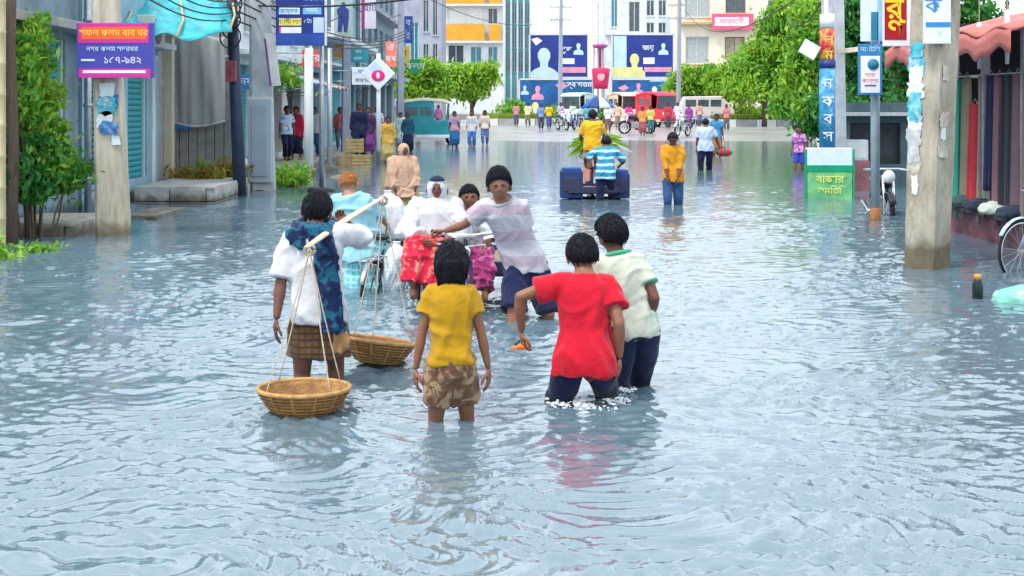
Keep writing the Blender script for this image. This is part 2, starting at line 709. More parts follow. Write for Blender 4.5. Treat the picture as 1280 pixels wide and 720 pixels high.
class Person:
    def __init__(s, name, label, px, d, face, H, pose, skin=SKIN, hd=.133, w=1., gz=GZ, vox=.012, cat='person', group=None, hands=True):
        s.H, s.w, s.vox, s.d, s.hd, s.skin = H, w, vox, d, hd, skin
        fa = R(face)
        s.fwd = V((math.sin(fa), math.cos(fa), 0))
        s.rgt = V((math.cos(fa), -math.sin(fa), 0))
        s.O = V((XX(px, d), d, gz))
        s.root = thing(name, label, cat, s.O, 0, group)
        s.seed = int(abs(px * 13 + d * 7)) % 9973
        P = pose

        def L(q):
            if isinstance(q, V):
                return q - s.O
            return (s.rgt * q[0] + s.fwd * q[1] + V((0, 0, q[2]))) * H

        def D(q):
            return s.rgt * q[0] + s.fwd * q[1] + V((0, 0, q[2]))
        s.L, s.D = L, D
        s.pel = L(P.get('pel', (0, 0, .515)))
        s.nk = L(P.get('neck', (0, .012, .85)))
        sy, hy = R(P.get('sh', 0)), R(P.get('hip', 0))
        tilt = P.get('tilt', 0.)
        s.hr = (s.rgt * math.cos(hy) - s.fwd * math.sin(hy))
        s.sr = (s.rgt * math.cos(sy) - s.fwd * math.sin(sy) + V((0, 0, tilt))).normalized()
        s.up = (s.nk - s.pel)
        s.bend = L(P['mid']) if 'mid' in P else lerp(s.pel, s.nk, .5) - s.fwd * .012 * H
        s.S, s.E, s.W, s.Hip, s.K, s.An = {}, {}, {}, {}, {}, {}
        ua, fo, th, sh = .172 * H, .15 * H, .245 * H, .24 * H
        for sd, k in ((1, 'r'), (-1, 'l')):
            S_ = s.sp(.875) + s.sr * sd * .092 * H * w + V((0, 0, P.get('shrug' + k, 0) * H))
            W_ = L(P.get('w' + k, (sd * .15, .03, .47)))
            pole = D(P.get('e' + k, (sd * .5, -1, -.2)))
            E_, W_ = ik(S_, W_, ua, fo, pole)
            s.S[k], s.E[k], s.W[k] = S_, E_, W_
            Hp = s.pel + s.hr * sd * .052 * H * w - V((0, 0, .015 * H))
            A_ = L(P.get('a' + k, (sd * .06, 0, .04)))
            K_, A_ = ik(Hp, A_, th, sh, D(P.get('k' + k, (sd * .15, 1, 0))))
            s.Hip[k], s.K[k], s.An[k] = Hp, K_, A_
        s.P = P
        s.body(hands)

    def sp(s, t):
        """spine point, 0 pelvis .. 1 neck base"""
        if t < 0:
            return s.pel + V((0, 0, t * s.up.length))
        return s.pel * (1 - t) ** 2 + (s.bend * 2 - (s.pel + s.nk) / 2) * 2 * t * (1 - t) + s.nk * t * t

    def ring(s, t, ease=0., n=22, tab=TORSO, wmul=1., dmul=1.):
        hw, hd = interp(tab, t)
        c = s.sp(t)
        tan = (s.sp(min(1, t + .05)) - s.sp(max(-.3, t - .05))).normalized()
        r_ = s.hr.lerp(s.sr, max(0, min(1, t))).normalized()
        r_ = (r_ - tan * r_.dot(tan) * .7).normalized()
        f_ = tan.cross(r_)
        a, b = hw * s.H * s.w * wmul + ease, hd * s.H * s.w ** .5 * dmul + ease
        out = []
        for k in range(n):
            th = 2 * math.pi * k / n
            cx, sx = math.cos(th), math.sin(th)
            cx = math.copysign(abs(cx) ** .85, cx)
            sx = math.copysign(abs(sx) ** .85, sx)
            out.append(c + r_ * a * cx + f_ * b * sx)
        return out

    def limb(s, mb, a, b, c, rads, n=12, fa=1., fb=1.):
        """two-bone limb: rads = 6 radii, 3 on each bone"""
        pts = [a, lerp(a, b, .35), lerp(a, b, .75), b, lerp(b, c, .3), lerp(b, c, .7), c]
        mb.tube(pts, rads, n)

    def body(s, hands):
        H, w = s.H, s.w ** .6
        mb = MB()
        mb.loft([s.ring(t) for t in (-.1, 0, .15, .3, .45, .6, .72, .82, .92, 1.0)])
        hc = s.nk + (s.sp(1) - s.sp(.9)).normalized() * .02 * H - V((0, 0, .004 * H)) + s.fwd * .012 * H
        hh = s.hd * H
        yaw, pit, rol = [R(x) for x in s.P.get('head', (0, 0, 0))]
        up = V((0, 0, 1))
        hr = s.rgt * math.cos(yaw) - s.fwd * math.sin(yaw)
        hf = s.rgt * math.sin(yaw) + s.fwd * math.cos(yaw)
        hf, up = hf * math.cos(pit) + up * math.sin(pit), up * math.cos(pit) - hf * math.sin(pit)
        hr, up = hr * math.cos(rol) - up * math.sin(rol), up * math.cos(rol) + hr * math.sin(rol)
        s.hm = Matrix((hr, hf, up)).transposed()
        s.hc = hc + up * hh * .42
        s.hh = hh
        mb.tube([s.sp(.93), s.nk, s.hc - up * hh * .25], [.05 * H * w, .038 * H * w, .036 * H * w], 14)
        for k in 'rl':
            s.limb(mb, s.S[k], s.E[k], s.W[k], [x * H * w for x in (.034, .03, .026, .023, .025, .019, .015)])
            mb.ell(s.S[k], [.036 * H * w] * 3)
            s.limb(mb, s.Hip[k], s.K[k], s.An[k], [x * H * w for x in (.054, .052, .04, .034, .037, .026, .02)])
            kn = s.K[k] - s.An[k]
            fd = s.D(s.P.get('f' + k, (0, 1, 0)))
            an = s.An[k]
            mb.tube([an - fd * .03 * H, an + fd * .03 * H - V((0, 0, .015 * H)), an + fd * .11 * H - V((0, 0, .028 * H))], [.022 * H, .026 * H, .02 * H], 8)
        me = remesh(mb, s.vox, 3)
        fm = MB()
        co = [v.co[:] for v in me.vertices]
        fm.add(co, [tuple(p.vertices) for p in me.polygons])
        bpy.data.meshes.remove(me)
        fm.ell(s.hc, None, 32, 26, s.hm, lambda q: s.headfn(q))
        for sd in (-1, 1):
            fm.ell(s.hc + s.hm @ V((sd * .43 * hh, -.03 * hh, -.1 * hh)), (.05 * hh, .09 * hh, .14 * hh), 8, 6, s.hm)
        if hands:
            for sd, k in ((1, 'r'), (-1, 'l')):
                dv = (s.W[k] - s.E[k]).normalized()
                hd_ = s.P.get('h' + k)
                if hd_:
                    dv = s.D(hd_).normalized()
                pn = s.D(s.P.get('p' + k, (-sd, .3, 0)))
                s.hand(fm, s.W[k], dv, pn, sd, .105 * H, s.P.get('c' + k, 18))
        fm.build('body', s.skin, s.root, smooth=True)

    def headfn(s, q, off=0.):
        h = s.hh
        x, y, z = q
        ax, ay, az = .385 * h, .46 * h, .5 * h
        if z < 0:
            ax *= 1 - .34 * (-z) ** 1.6
            if y < 0:
                ay *= 1 - .30 * (-z)
        p = V((x * (ax + off), y * (ay + off), z * (az + off)))
        if y > 0:
            fr = y
            p.y -= .05 * h * fr
            p.y += .105 * h * math.exp(-(x / .13) ** 2 - ((z + .2) / .13) ** 2) * fr
            p.y += .05 * h * math.exp(-(x / .09) ** 2 - ((z + .02) / .17) ** 2) * fr
            p.y -= .045 * h * math.exp(-((abs(x) - .36) / .15) ** 2 - ((z + .0) / .1) ** 2)
            p.y += .03 * h * math.exp(-((abs(x) - .3) / .3) ** 2 - ((z - .17) / .09) ** 2)
            p.y += .03 * h * math.exp(-(x / .22) ** 2 - ((z + .56) / .1) ** 2)
            p.y += .06 * h * math.exp(-(x / .25) ** 2 - ((z + .88) / .16) ** 2)
        return p

    def face(s, beard=False, brow=HAIRM):
        h, hm, hc = s.hh, s.hm, s.hc
        for sd in (-1, 1):
            c = s.headfn(V((sd * .36, .93, .0)).normalized())
            MB().ell(hc + hm @ c, (.062 * h, .03 * h, .03 * h), 10, 6, hm).build('eye', EYEM, s.root, True)
            mb = MB()
            pts = [hc + hm @ (s.headfn(V((sd * x, math.sqrt(1 - x * x - z * z), z))) + V((0, .006 * h, 0))) for x, z in ((.16, .15), (.32, .19), (.52, .14))]
            mb.tube(pts, [.018 * h, .024 * h, .012 * h], 6)
            mb.build('eyebrow', brow, s.root, True)
        mb = MB()
        pts = [hc + hm @ (s.headfn(V((x, math.sqrt(1 - x * x - z * z), z))) - V((0, .004 * h, 0))) for x, z in ((-.25, -.53), (-.1, -.55), (0, -.56), (.1, -.55), (.25, -.53))]
        mb.tube(pts, [.012 * h, .03 * h, .034 * h, .03 * h, .012 * h], 6)
        mb.build('lips', LIPM, s.root, True)

    def hair(s, mat=HAIRM, off=.06, front=.6, side=-.12, back=-.66, bob=0., puff=0., name='hair', top=0.):
        h = s.hh
        sd = s.seed

        def fn(q):
            x, y, z = q
            zl = lerp(side, front, max(0, y) ** .8) if y > 0 else lerp(side, back, (-y) ** .6)
            zl += .13 * mnoise.noise(V((x * 4.5 + sd, y * 4.5, 3.3))) + .06 * mnoise.noise(V((x * 14, y * 14 + sd, 1.3)))
            m = max(0, min(1, (z - zl) / (.16 if y < 0 else .1) + .5))
            n1 = mnoise.noise(V((x * 7 + sd, y * 7, z * 2))) + .5 * mnoise.noise(V((x * 19, y * 19 + sd, z * 4)))
            o = (off + .018 * n1 + puff * max(0, z) + top * max(0, z) ** 3) * h * m - .05 * h * (1 - m)
            p = s.headfn(q, o)
            if y > .25 and m > .5:
                p.y += .03 * h * m
            if bob and z < .1 and m > .4 and y < .45:
                p.z -= bob * h * min(1, (.1 - z) / .5)
                p.x = math.copysign(max(abs(p.x), .36 * h * min(1, abs(x) * 2.2)), p.x)
                p.y = min(p.y, p.y * 1.0 - .05 * h)
            return p
        mb = MB().ell(s.hc, None, 48, 36, s.hm, fn)
        if s.d < 16:        # locks that break up the outline and the surface
            r = random.Random(sd)
            k = 0
            while k < 800:
                q = V((r.gauss(0, 1), r.gauss(0, 1), r.gauss(0, 1) + .3)).normalized()
                x, y, z = q
                zl = lerp(side, front, max(0, y) ** .8) if y > 0 else lerp(side, back, (-y) ** .6)
                if z < zl + .04:
                    continue
                k += 1
                dn = (V((0, -.25, -1)) if y < .35 else V((.5, -1, .7))) + V((r.gauss(0, .35), r.gauss(0, .35), 0))
                dn = (dn - q * dn.dot(q)).normalized()
                ln = r.uniform(.1, .24)
                pts = [s.hc + s.hm @ fn(q)]
                for f in (.5, 1.):
                    q2 = (q + dn * ln * f * 1.6).normalized()
                    e = fn(q2)
                    if q2.z < zl:
                        e = s.headfn(q2, off * h * .8)
                    pts.append(s.hc + s.hm @ (e * (1 + (.015 + r.uniform(0, .06)) * f)))
                mb.tube(pts, [.014 * h, .011 * h, .002 * h], 4, flat=.6)
        mb.build(name, mat, s.root, smooth=True)

    def hand(s, mb, wr, dv, pn, side, L, curl):
        pn = (pn - dv * pn.dot(dv)).normalized()
        ac = dv.cross(pn) * (-side)
        ac = pn.cross(dv) * side
        m = Matrix((ac, dv, pn)).transposed()
        mb.ell(wr + dv * .27 * L, (.2 * L, .3 * L, .1 * L), 10, 8, m)
        # thumb side is the body's front for a hanging hand
        for i, ln in enumerate((.42, .5, .46, .36)):
            p = wr + dv * .48 * L + ac * (1.5 - i) * .1 * L
            pts, rr, d_ = [p - dv * .1 * L, p], [.055 * L, .055 * L], dv
            for sg in range(3):
                a = R(curl * (1.0 if sg else .7))
                d_ = (d_ * math.cos(a) + pn * math.sin(a)).normalized()
                pnn = pn
                p = p + d_ * ln * L * (.42, .33, .25)[sg]
                pts.append(p)
                rr.append((.052, .047, .034)[sg] * L)
                pn = (pn - d_ * pn.dot(d_))
                pn = pn.normalized() if pn.length > 1e-4 else -dv
            pn = m.col[2].copy()
            mb.tube(pts, rr, 6)
        p = wr + dv * .14 * L + ac * .14 * L
        d1 = (dv * .65 + ac * .7 + pn * .3).normalized()
        d2 = (dv * .9 + ac * .25 + pn * .45).normalized()
        mb.tube([p, p + d1 * .2 * L, p + d1 * .2 * L + d2 * .2 * L, p + d1 * .2 * L + d2 * .32 * L], [.07 * L, .06 * L, .05 * L, .034 * L], 6)

    # ---------------- garments
    def _finish(s, mb, name, mat, fold, label=None, it=3, lam=(.07, .3), vert=.5):
        me = remesh(mb, s.vox, it)
        if fold:
            wrinkle(me, fold * 3.4, s.seed + len(name), lam, vert)
        me.polygons.foreach_set('use_smooth', [True] * len(me.polygons))
        o = link(name, me, mat, s.root)
        if label:
            o['label'] = label
        return o

    def shirt(s, mat, hem=-.12, sleeve=.7, ease=.014, flare=.0, sl=.012, fold=.007, name='shirt', label=None, neckt=.985, sleeves='rl', sflare=.0):
        mb = MB()
        ts = [hem, lerp(hem, .15, .33), lerp(hem, .15, .66), .15, .35, .5, .65, .78, .86, .91, .955, neckt]
        rings = []
        for t in ts:
            fl = flare * max(0, (.35 - t)) / .5
            e = ease + fl + (.006 if t < .9 else -.002)
            r_ = s.ring(t, e, wmul=1.0 + (.1 if .2 < t < .5 else 0))
            rings.append(r_)
        mb.loft(rings)
        H, w = s.H, s.w ** .6
        for k in sleeves:
            a, b, c = s.S[k], s.E[k], s.W[k]
            n1 = min(1, sleeve)
            pts = [lerp(s.sp(.86), a, .55), a, lerp(a, b, .35 * n1), lerp(a, b, .7 * n1), lerp(a, b, n1)]
            rr = [.045 * H * w + sl, .04 * H * w + sl, .036 * H * w + sl * 1.2, .034 * H * w + sl * 1.6 + sflare * .6, .032 * H * w + sl * 2 + sflare]
            if sleeve > 1:
                n2 = sleeve - 1
                rr[-1] = .028 * H * w + sl
                pts += [lerp(b, c, .5 * n2), lerp(b, c, n2)]
                rr += [.026 * H * w + sl * 1.2, .021 * H * w + sl * 1.3]
            mb.tube(pts, rr, 14)
        return s._finish(mb, name, mat, fold, label)

    def collar(s, mat, ease=.01, name='collar'):
        pts = s.ring(.985, ease, 16)
        mb = MB()
        mb.tube(pts + [pts[0]], .014, 6)
        mb.build(name, mat, s.root, smooth=True)

    def trousers(s, mat, leg=1.85, ease=.012, waist=.2, fold=.006, lf=.0, name='trousers', label=None):
        mb = MB()
        mb.loft([s.ring(t, ease) for t in (-.14, -.05, .03, .1, waist)])
        H, w = s.H, s.w ** .6
        for k in 'rl':
            a, b, c = s.Hip[k], s.K[k], s.An[k]
            n1 = min(1, leg)
            pts = [a + V((0, 0, .02 * H)), lerp(a, b, .4 * n1), lerp(a, b, .75 * n1), lerp(a, b, n1)]
            rr = [.058 * H * w + ease, .054 * H * w + ease + lf * .4, .047 * H * w + ease + lf * .7, .043 * H * w + ease + lf]
            if leg > 1:
                n2 = leg - 1
                pts += [lerp(b, c, .4 * n2), lerp(b, c, n2)]
                rr += [.04 * H * w + ease + lf, .034 * H * w + ease + lf]
            mb.tube(pts, rr, 14)
        return s._finish(mb, name, mat, fold, label)

    def legpt(s, k, z):
        a, b, c = s.Hip[k], s.K[k], s.An[k]
        for p, q in ((a, b), (b, c)):
            if min(p.z, q.z) <= z <= max(p.z, q.z) and abs(p.z - q.z) > 1e-4:
                return lerp(p, q, (z - p.z) / (q.z - p.z))
        return a if z > a.z else c

    def lungi(s, mat, hem=.3, ease=.018, flare=.03, fold=.009, waist=.2, name='lungi', label=None):
        """wrapped skirt: hem is the height above the ground as a share of the body's"""
        mb = MB()
        rings = [s.ring(t, ease * .7) for t in (waist, .1, 0)]
        z0, z1 = s.pel.z - .03 * s.H, hem * s.H
        n = 22
        for i in range(1, 8):
            z = lerp(z0, z1, i / 7)
            pr, pl = s.legpt('r', z), s.legpt('l', z)
            c = (pr + pl) / 2
            rad = lerp(.062, .045, i / 7) * s.H + ease + flare * i / 7
            dx = (pr - pl) / 2
            hw = abs(dx.dot(s.rgt)) + rad
            hd_ = abs(dx.dot(s.fwd)) + rad
            rings.append([V((c.x, c.y, z)) + s.rgt * hw * math.cos(2 * math.pi * k / n) + s.fwd * hd_ * math.sin(2 * math.pi * k / n) for k in range(n)])
        rings.reverse()
        mb.loft(rings)
        return s._finish(mb, name, mat, fold, label, 2, (.07, .22), .15)

    def veil(s, mat, drop=.3, ease=.03, open_=(.46, .62), fold=.008, name='headscarf', spread=.0, label=None):
        """cloth over head and shoulders with an oval opening for the face"""
        h = s.hh
        mb = MB()

        def fn(q):
            x, y, z = q
            inside = (x / open_[0]) ** 2 + ((z + .12) / open_[1]) ** 2 < 1 and y > 0
            p = s.headfn(V((x, min(y, .9), z)), .05 * h if not inside else -.06 * h)
            if z < -.2 and not inside:
                p.x *= 1 + (-.2 - z) * .5
                if y < 0:
                    p.y -= (-.2 - z) * .1 * h
            return p
        mb2 = MB().ell(s.hc, None, 40, 34, s.hm, fn)
        cape = MB()
        rings = []
        n = 24
        cz = s.hc - s.hm.col[2] * h * .38
        for i, (f, wx, wy) in enumerate(((0, .36, .42), (.12, .5, .5), (.3, .85, .62), (.5, 1.12, .74), (1, 1.32, .9))):
            c = lerp(cz, s.sp(.45), f) if f < 1 else s.sp(1 - drop * 1.6)
            rings.append([c + s.sr * (wx * h + spread * f) * math.cos(2 * math.pi * k / n) + s.fwd * (wy * h + spread * .5 * f) * math.sin(2 * math.pi * k / n) for k in range(n)])
        rings.reverse()
        cape.loft(rings)
        for k in 'rl':
            cape.ell(s.S[k], [.06 * s.H] * 3)
        me = remesh(cape, s.vox, 3)
        wrinkle(me, fold, s.seed + 5, (.07, .2), .3)
        fin = MB()
        fin.add([v.co[:] for v in me.vertices], [tuple(p.vertices) for p in me.polygons])
        fin.add(mb2.v, mb2.f)
        bpy.data.meshes.remove(me)
        o = fin.build(name, mat, s.root, smooth=True)
        if label:
            o['label'] = label
        return o

# ------------------------------------------------------------------ cloth colours
W_WHITE = cloth_mat('white_cotton', (.56, .56, .6))
W_OFF = cloth_mat('ivory_cotton', (.5, .53, .45))
W_RED = cloth_mat('red_jersey', (.52, .008, .026), wet=.54)
W_YEL = cloth_mat('mustard_jersey', (.43, .23, .008))
W_NAVY = cloth_mat('navy_drill', (.012, .018, .06), wet=.42)
W_BLACK = cloth_mat('black_cloth', (.015, .015, .022))
W_BRN = cloth_mat('brown_lungi', (.17, .09, .045), (.09, .045, .03), 'check', 22., width=.35, wet=.46)
W_PRINT = cloth_mat('brown_print', (.16, .075, .045), (.36, .25, .15), 'blot', 16., width=.52, wet=.42)
W_GAM = cloth_mat('indigo_cloth', (.006, .014, .06), (.01, .1, .17), 'blot', 11., width=.54)
W_LBL = cloth_mat('light_blue_cotton', (.28, .54, .63))
W_TEALC = cloth_mat('teal_check', (.12, .5, .58), (.4, .74, .76), 'check', 16., width=.4)
W_REDS = cloth_mat('crimson_floral', (.56, .015, .05), (.85, .22, .16), 'blot', 12., width=.56)
W_PURP = cloth_mat('plum_floral', (.3, .03, .14), (.5, .12, .28), 'blot', 14., width=.55)
W_BEI = cloth_mat('beige_drape', (.55, .34, .24))
W_POLO = cloth_mat('mauve_band_polo', (.52, .49, .54), (.46, .36, .43), 'z', 4.6, width=.4, phase=.12)
W_GREY = cloth_mat('grey_cotton', (.36, .38, .42))
W_ORG = cloth_mat('amber_cotton', (.64, .28, .02))
W_JEAN = cloth_mat('blue_denim', (.03, .08, .2))
W_STRIPE = cloth_mat('blue_stripe', (.03, .24, .42), (.45, .68, .78), 'z', 8., width=.36)
W_PBLUE = cloth_mat('pale_blue_cotton', (.5, .58, .78))
W_PINK = cloth_mat('pink_cotton', (.75, .08, .22))
W_GREENC = cloth_mat('green_cotton', (.05, .38, .22))
W_OCH = cloth_mat('ochre_shawl', (.6, .36, .08))

# ------------------------------------------------------------------ bamboo
BAMB = M('bamboo_weave', (.34, .175, .06), .65, .35, 26, .9, 70, .25, dirt=(.16, .075, .03), dscale=7, damt=.6)
BAMB_R = M('bamboo_rim', (.42, .24, .09), .6, .3, 18, .5, 60, .25)
CANE = M('pale_bamboo', (.66, .52, .36), .5, .2, 10, .3, 40, .35, stretch=(4, 1, 4))
ROPE = M('jute_rope', (.42, .35, .27), .9, .25, 30, .6, 120, .1)


def basket(label, c, r, h, tilt=(0, 0)):
    t = thing('bamboo_basket', label, 'basket', c)
    t.rotation_euler = (tilt[0], tilt[1], .4)
    # bowl wall with an inner and an outer face
    pr = [(.02, 0), (.42, .0), (.62, .16), (.82, .5), (.96, .86), (1.0, 1.0)]
    mb = MB()
    n = 40
    rings = []
    for q, z in pr:
        rings.append([V((q * r * math.cos(2 * math.pi * k / n), q * r * math.sin(2 * math.pi * k / n), z * h)) for k in range(n)])
    for q, z in reversed(pr):
        q2 = max(.01, q - .04)
        rings.append([V((q2 * r * math.cos(2 * math.pi * k / n), q2 * r * math.sin(2 * math.pi * k / n), z * h + (.012 if z < .1 else 0))) for k in range(n)])
    mb.loft(rings)
    bowl = mb.build('bowl', BAMB, t, True)
    # upright ribs and coiled hoops stand proud of the weave
    rb = MB()
    for k in range(12):
        a = 2 * math.pi * k / 12
        rb = MB()
        rb.tube([V(((q * r + .004) * math.cos(a), (q * r + .004) * math.sin(a), z * h)) for q, z in pr[1:]], .009, 6, flat=.6)
        rb.build('rib', BAMB_R, t, True)
    for z in (.12, .24, .36, .48, .6, .72, .84):
        q = interp([(z_, q_) for q_, z_ in pr], z)[0]
        mb = MB()
        mb.tube([V(((q * r + .002 + .003 * (k % 2)) * math.cos(2 * math.pi * k / 36), (q * r + .002 + .003 * (k % 2)) * math.sin(2 * math.pi * k / 36), z * h)) for k in range(37)], .0065, 5)
        mb.build('hoop', BAMB, t, True)
    mb = MB()
    mb.tube([V((r * math.cos(2 * math.pi * k / 40), r * math.sin(2 * math.pi * k / 40), h)) for k in range(41)], .014, 8)
    mb.build('rim', BAMB_R, t, True)
    return t


def rope(a, b, sag=0., r=.006, n=8):
    pts = []
    for i in range(n + 1):
        f = i / n
        p = lerp(V(a), V(b), f)
        p.z -= sag * 4 * f * (1 - f)
        pts.append(p)
    return pts


# ------------------------------------------------------------------ the man with the carrying pole
man = Person('person', 'man in white shirt with dark blue scarf carrying two bamboo baskets on a shoulder pole', 396, 9.2, 0, 1.63,
             dict(wl=A(343, 412, 9.05), el=(-1, -.2, 0), wr=A(433, 278, 9.66), er=(1, .1, -.55), cr=62, pr=(-.3, -.2, 1), neck=(-.012, .03, .842), tilt=.04, sh=4,
                  ar=(.055, .1, .04), al=(-.055, -.05, .04), head=(6, -12, 5), hl=(-.1, .15, -1), shrugr=.015), SKIN_D)
man.hair(back=-.72, off=.07)
man.face()
man.shirt(W_WHITE, hem=-.14, sleeve=.96, ease=.018, flare=.012, sl=.014, fold=.011, sflare=.008)
man.lungi(W_BRN, hem=.33, ease=.014, flare=.03, waist=.03, fold=.006)
# the scarf: a wrap round the neck and one long end down the back
sc = MB()
nk = man.sp(.96)
pts = [nk + man.rgt * .115 * math.cos(a) + man.fwd * .1 * math.sin(a) + V((0, 0, .03 + .02 * math.sin(a))) for a in [2 * math.pi * k / 20 for k in range(21)]]
sc.tube(pts, .042, 10)
p0 = nk + man.rgt * .05 - man.fwd * .08
pth = [p0 + V((-.05, .05, .06)), p0 + V((.0, -.045, .0)), p0 + V((.035, -.085, -.12)), p0 + V((.06, -.11, -.3)), p0 + V((.085, -.125, -.48)), p0 + V((.10, -.13, -.62))]
rings = []
for i, p in enumerate(pth):
    hw = (.07, .085, .088, .085, .082, .085)[i]
    rings.append([p + V((hw * math.cos(a), .02 * math.sin(a), 0)) for a in [2 * math.pi * k / 16 for k in range(16)]])
sc.loft(rings)
p1 = nk - man.rgt * .09 - man.fwd * .07
rings = []
for i, p in enumerate([p1 + V((.06, .05, .05)), p1 + V((.0, -.03, .02)), p1 + V((-.02, -.055, -.03)), p1 + V((.01, -.07, -.07)), p1 + V((.03, -.075, -.11))]):
    hw = (.055, .07, .07, .055, .03)[i]
    rings.append([p + V((hw * math.cos(a), .02 * math.sin(a), 0)) for a in [2 * math.pi * k / 16 for k in range(16)]])
sc.loft(rings)
man._finish(sc, 'scarf', W_GAM, .008, None, 2, (.04, .12), .15)
# knotted cloth at his right hip
kb = MB()
kc = A(427, 418, 9.12) - man.O
for i in range(7):
    a = random.uniform(0, 6.28)
    e = kc + V((random.uniform(-.05, .07), random.uniform(-.05, .02), random.uniform(-.14, .1)))
    kb.tube([kc + V((-.02, 0, .04)), lerp(kc, e, .5) + V((.02 * math.cos(a), -.02, .02)), e], [.03, .034, .018], 8)
man._finish(kb, 'cloth_knot', M('tan_cloth', (.4, .22, .09), .9, .3, 16, .4, 60), .005, None, 2, (.04, .1))

pA, pB = A(384, 309, 8.72), A(479, 247, 10.6)
pole_t = thing('carrying_pole', 'split bamboo carrying pole with hanging ropes on the shoulder of the man with baskets', 'pole', pA)
mb = MB()
mid = lerp(pA, pB, .45) + V((0, 0, .012))
pp = [pA * (1 - t) ** 2 + (mid * 2 - (pA + pB) / 2) * 2 * t * (1 - t) + pB * t * t for t in [i / 14 for i in range(15)]]
mb.tube([p - pA for p in pp], [.019 + .010 * math.sin(math.pi * min(1, i / 14 * 1.15)) for i in range(15)], 10, flat=.55)
mb.build('cane', CANE, pole_t, True)
nearc, farc = A(380, 513, 8.36), A(470, 457, 9.85)
nearc.z, farc.z = -.035, .01
nb = basket('round woven bamboo basket floating on the water behind the man with the pole', nearc, .265, .17)
fb = basket('tilted woven bamboo basket hanging in front of the man with the pole', farc, .245, .16, (R(-2), R(9)))


def basket_ropes(top, c, r, h, tilt, n=4, ph=.5):
    m = Matrix.Rotation(.4, 3, 'Z')
    m = (Matrix.Rotation(tilt[1], 3, 'Y') @ Matrix.Rotation(tilt[0], 3, 'X'))
    mb = MB()
    for k in range(n):
        a = ph + 2 * math.pi * k / n
        e = c + m @ V((r * math.cos(a), r * math.sin(a), h))
        mb = MB()
        mb.tube([p - pA for p in rope(top, e, .02)], .0042, 6)
        mb.build('rope', ROPE, pole_t, True)
    mb = MB()
    mb.tube([top - pA + V((.03 * math.cos(a), .01, .03 * math.sin(a))) for a in [2 * math.pi * k / 12 for k in range(13)]], .012, 6)
    mb.build('knot', ROPE, pole_t, True)


basket_ropes(pA + V((.01, .03, -.02)), nearc, .262, .17, (0, 0), 4, .75)
basket_ropes(pB + V((0, -.03, -.02)), farc, .24, .16, (R(-2), R(9)), 3, .4)

# ------------------------------------------------------------------ girl in yellow
g = Person('person', 'child in mustard yellow shirt and patterned brown shorts wading away', 564, 8.03, 0, 1.375,
           dict(wl=(-.155, .02, .45), el=(-.7, -1, 0), wr=(.165, .03, .435), er=(.6, -1, 0), ar=(.06, .05, .04), al=(-.068, -.03, .04), head=(0, -6, 0), hr=(.02, .12, -1), hl=(0, .1, -1)), SKIN, hd=.15, w=.84)
g.hair(back=-1.0, side=-.55, off=.085, bob=.2, front=.45)
g.face()
g.shirt(W_YEL, hem=.03, sleeve=.52, ease=.013, flare=.02, sl=.009, fold=.009, sflare=.01)
g.trousers(W_PRINT, leg=.63, ease=.016, lf=.018, fold=.008, waist=.13, name='shorts')

# ------------------------------------------------------------------ boy in red
r_ = Person('person', 'boy in bright red shirt wading away with his left arm swung out', 731, 8.56, 0, 1.5,
            dict(pel=(0, -.02, .435), neck=(.0, .045, .765), wl=A(652, 414, 8.62), el=(-1, -.3, .25), wr=A(774, 448, 8.55), er=(.25, -1, 0),
                 ar=(.075, .12, .03), al=(-.09, -.1, .03), kr=(.3, 1, .2), kl=(-.35, 1, 0), head=(-8, -14, -4), sh=-6, tilt=-.02, hl=(.1, .2, -1), hr=(0, .15, -1), cl=30), SKIN, hd=.142, w=1.04)
r_.hair(back=-.62, off=.075, puff=.03)
r_.face()
r_.shirt(W_RED, hem=-.18, sleeve=.62, ease=.015, flare=.05, sl=.014, fold=.011, sflare=.012)
r_.trousers(W_NAVY, leg=1.8, ease=.014, fold=.005, waist=.08)
sl = thing('sandal', 'orange rubber sandal held in the hand of the boy in red', 'sandal', A(651, 434, 8.62), R(65))
mb = MB()
mb.loft([[V((x, y * .035, z + .008 * (k))) for x, y, z in ((-.1, -.6, .0), (-.03, -.8, -.012), (.05, -1, -.01), (.1, -.5, .0), (.1, .5, .0), (.05, 1, -.01), (-.03, .8, -.012), (-.1, .6, 0))] for k in (0, 1, 2)])
mb.build('sole', M('orange_rubber', (.8, .2, .04), .6), sl, False, .003)
mb = MB()
mb.tube([V((-.01, -.034, .01)), V((.02, -.015, .035)), V((.05, 0, .02)), V((.02, .015, .035)), V((-.01, .034, .01))], .006, 6)
mb.build('strap', M('dark_rubber', (.03, .02, .02), .6), sl, True)

# ------------------------------------------------------------------ boy in the ivory shirt
c_ = Person('person', 'boy in ivory shirt with green collar and navy trousers walking beside the boy in red', 788, 9.0, -8, 1.5,
            dict(pel=(.02, 0, .515), neck=(-.055, .03, .82), wr=A(812, 398, 9.1), er=(.2, -1, 0), wl=(-.14, .08, .46), ar=(.04, .06, .04), al=(-.05, -.06, .04),
                 head=(-28, -8, -6), tilt=.03, hr=(-.05, .2, -1)), SKIN_D, hd=.145, w=.92)
c_.hair(back=-.6, off=.075, puff=.04)
c_.face()
c_.shirt(W_OFF, hem=-.12, sleeve=.62, ease=.013, flare=.02, sl=.011, fold=.009, sflare=.01)
c_.collar(W_GREENC)
c_.trousers(W_NAVY, leg=1.85, ease=.012)
# green cuff on the right sleeve and pale print between the shoulders
mb = MB()
mb.tube([lerp(c_.S['r'], c_.E['r'], t) for t in (.56, .63)], [.062, .064], 14)
mb.build('cuff', W_GREENC, c_.root, True)

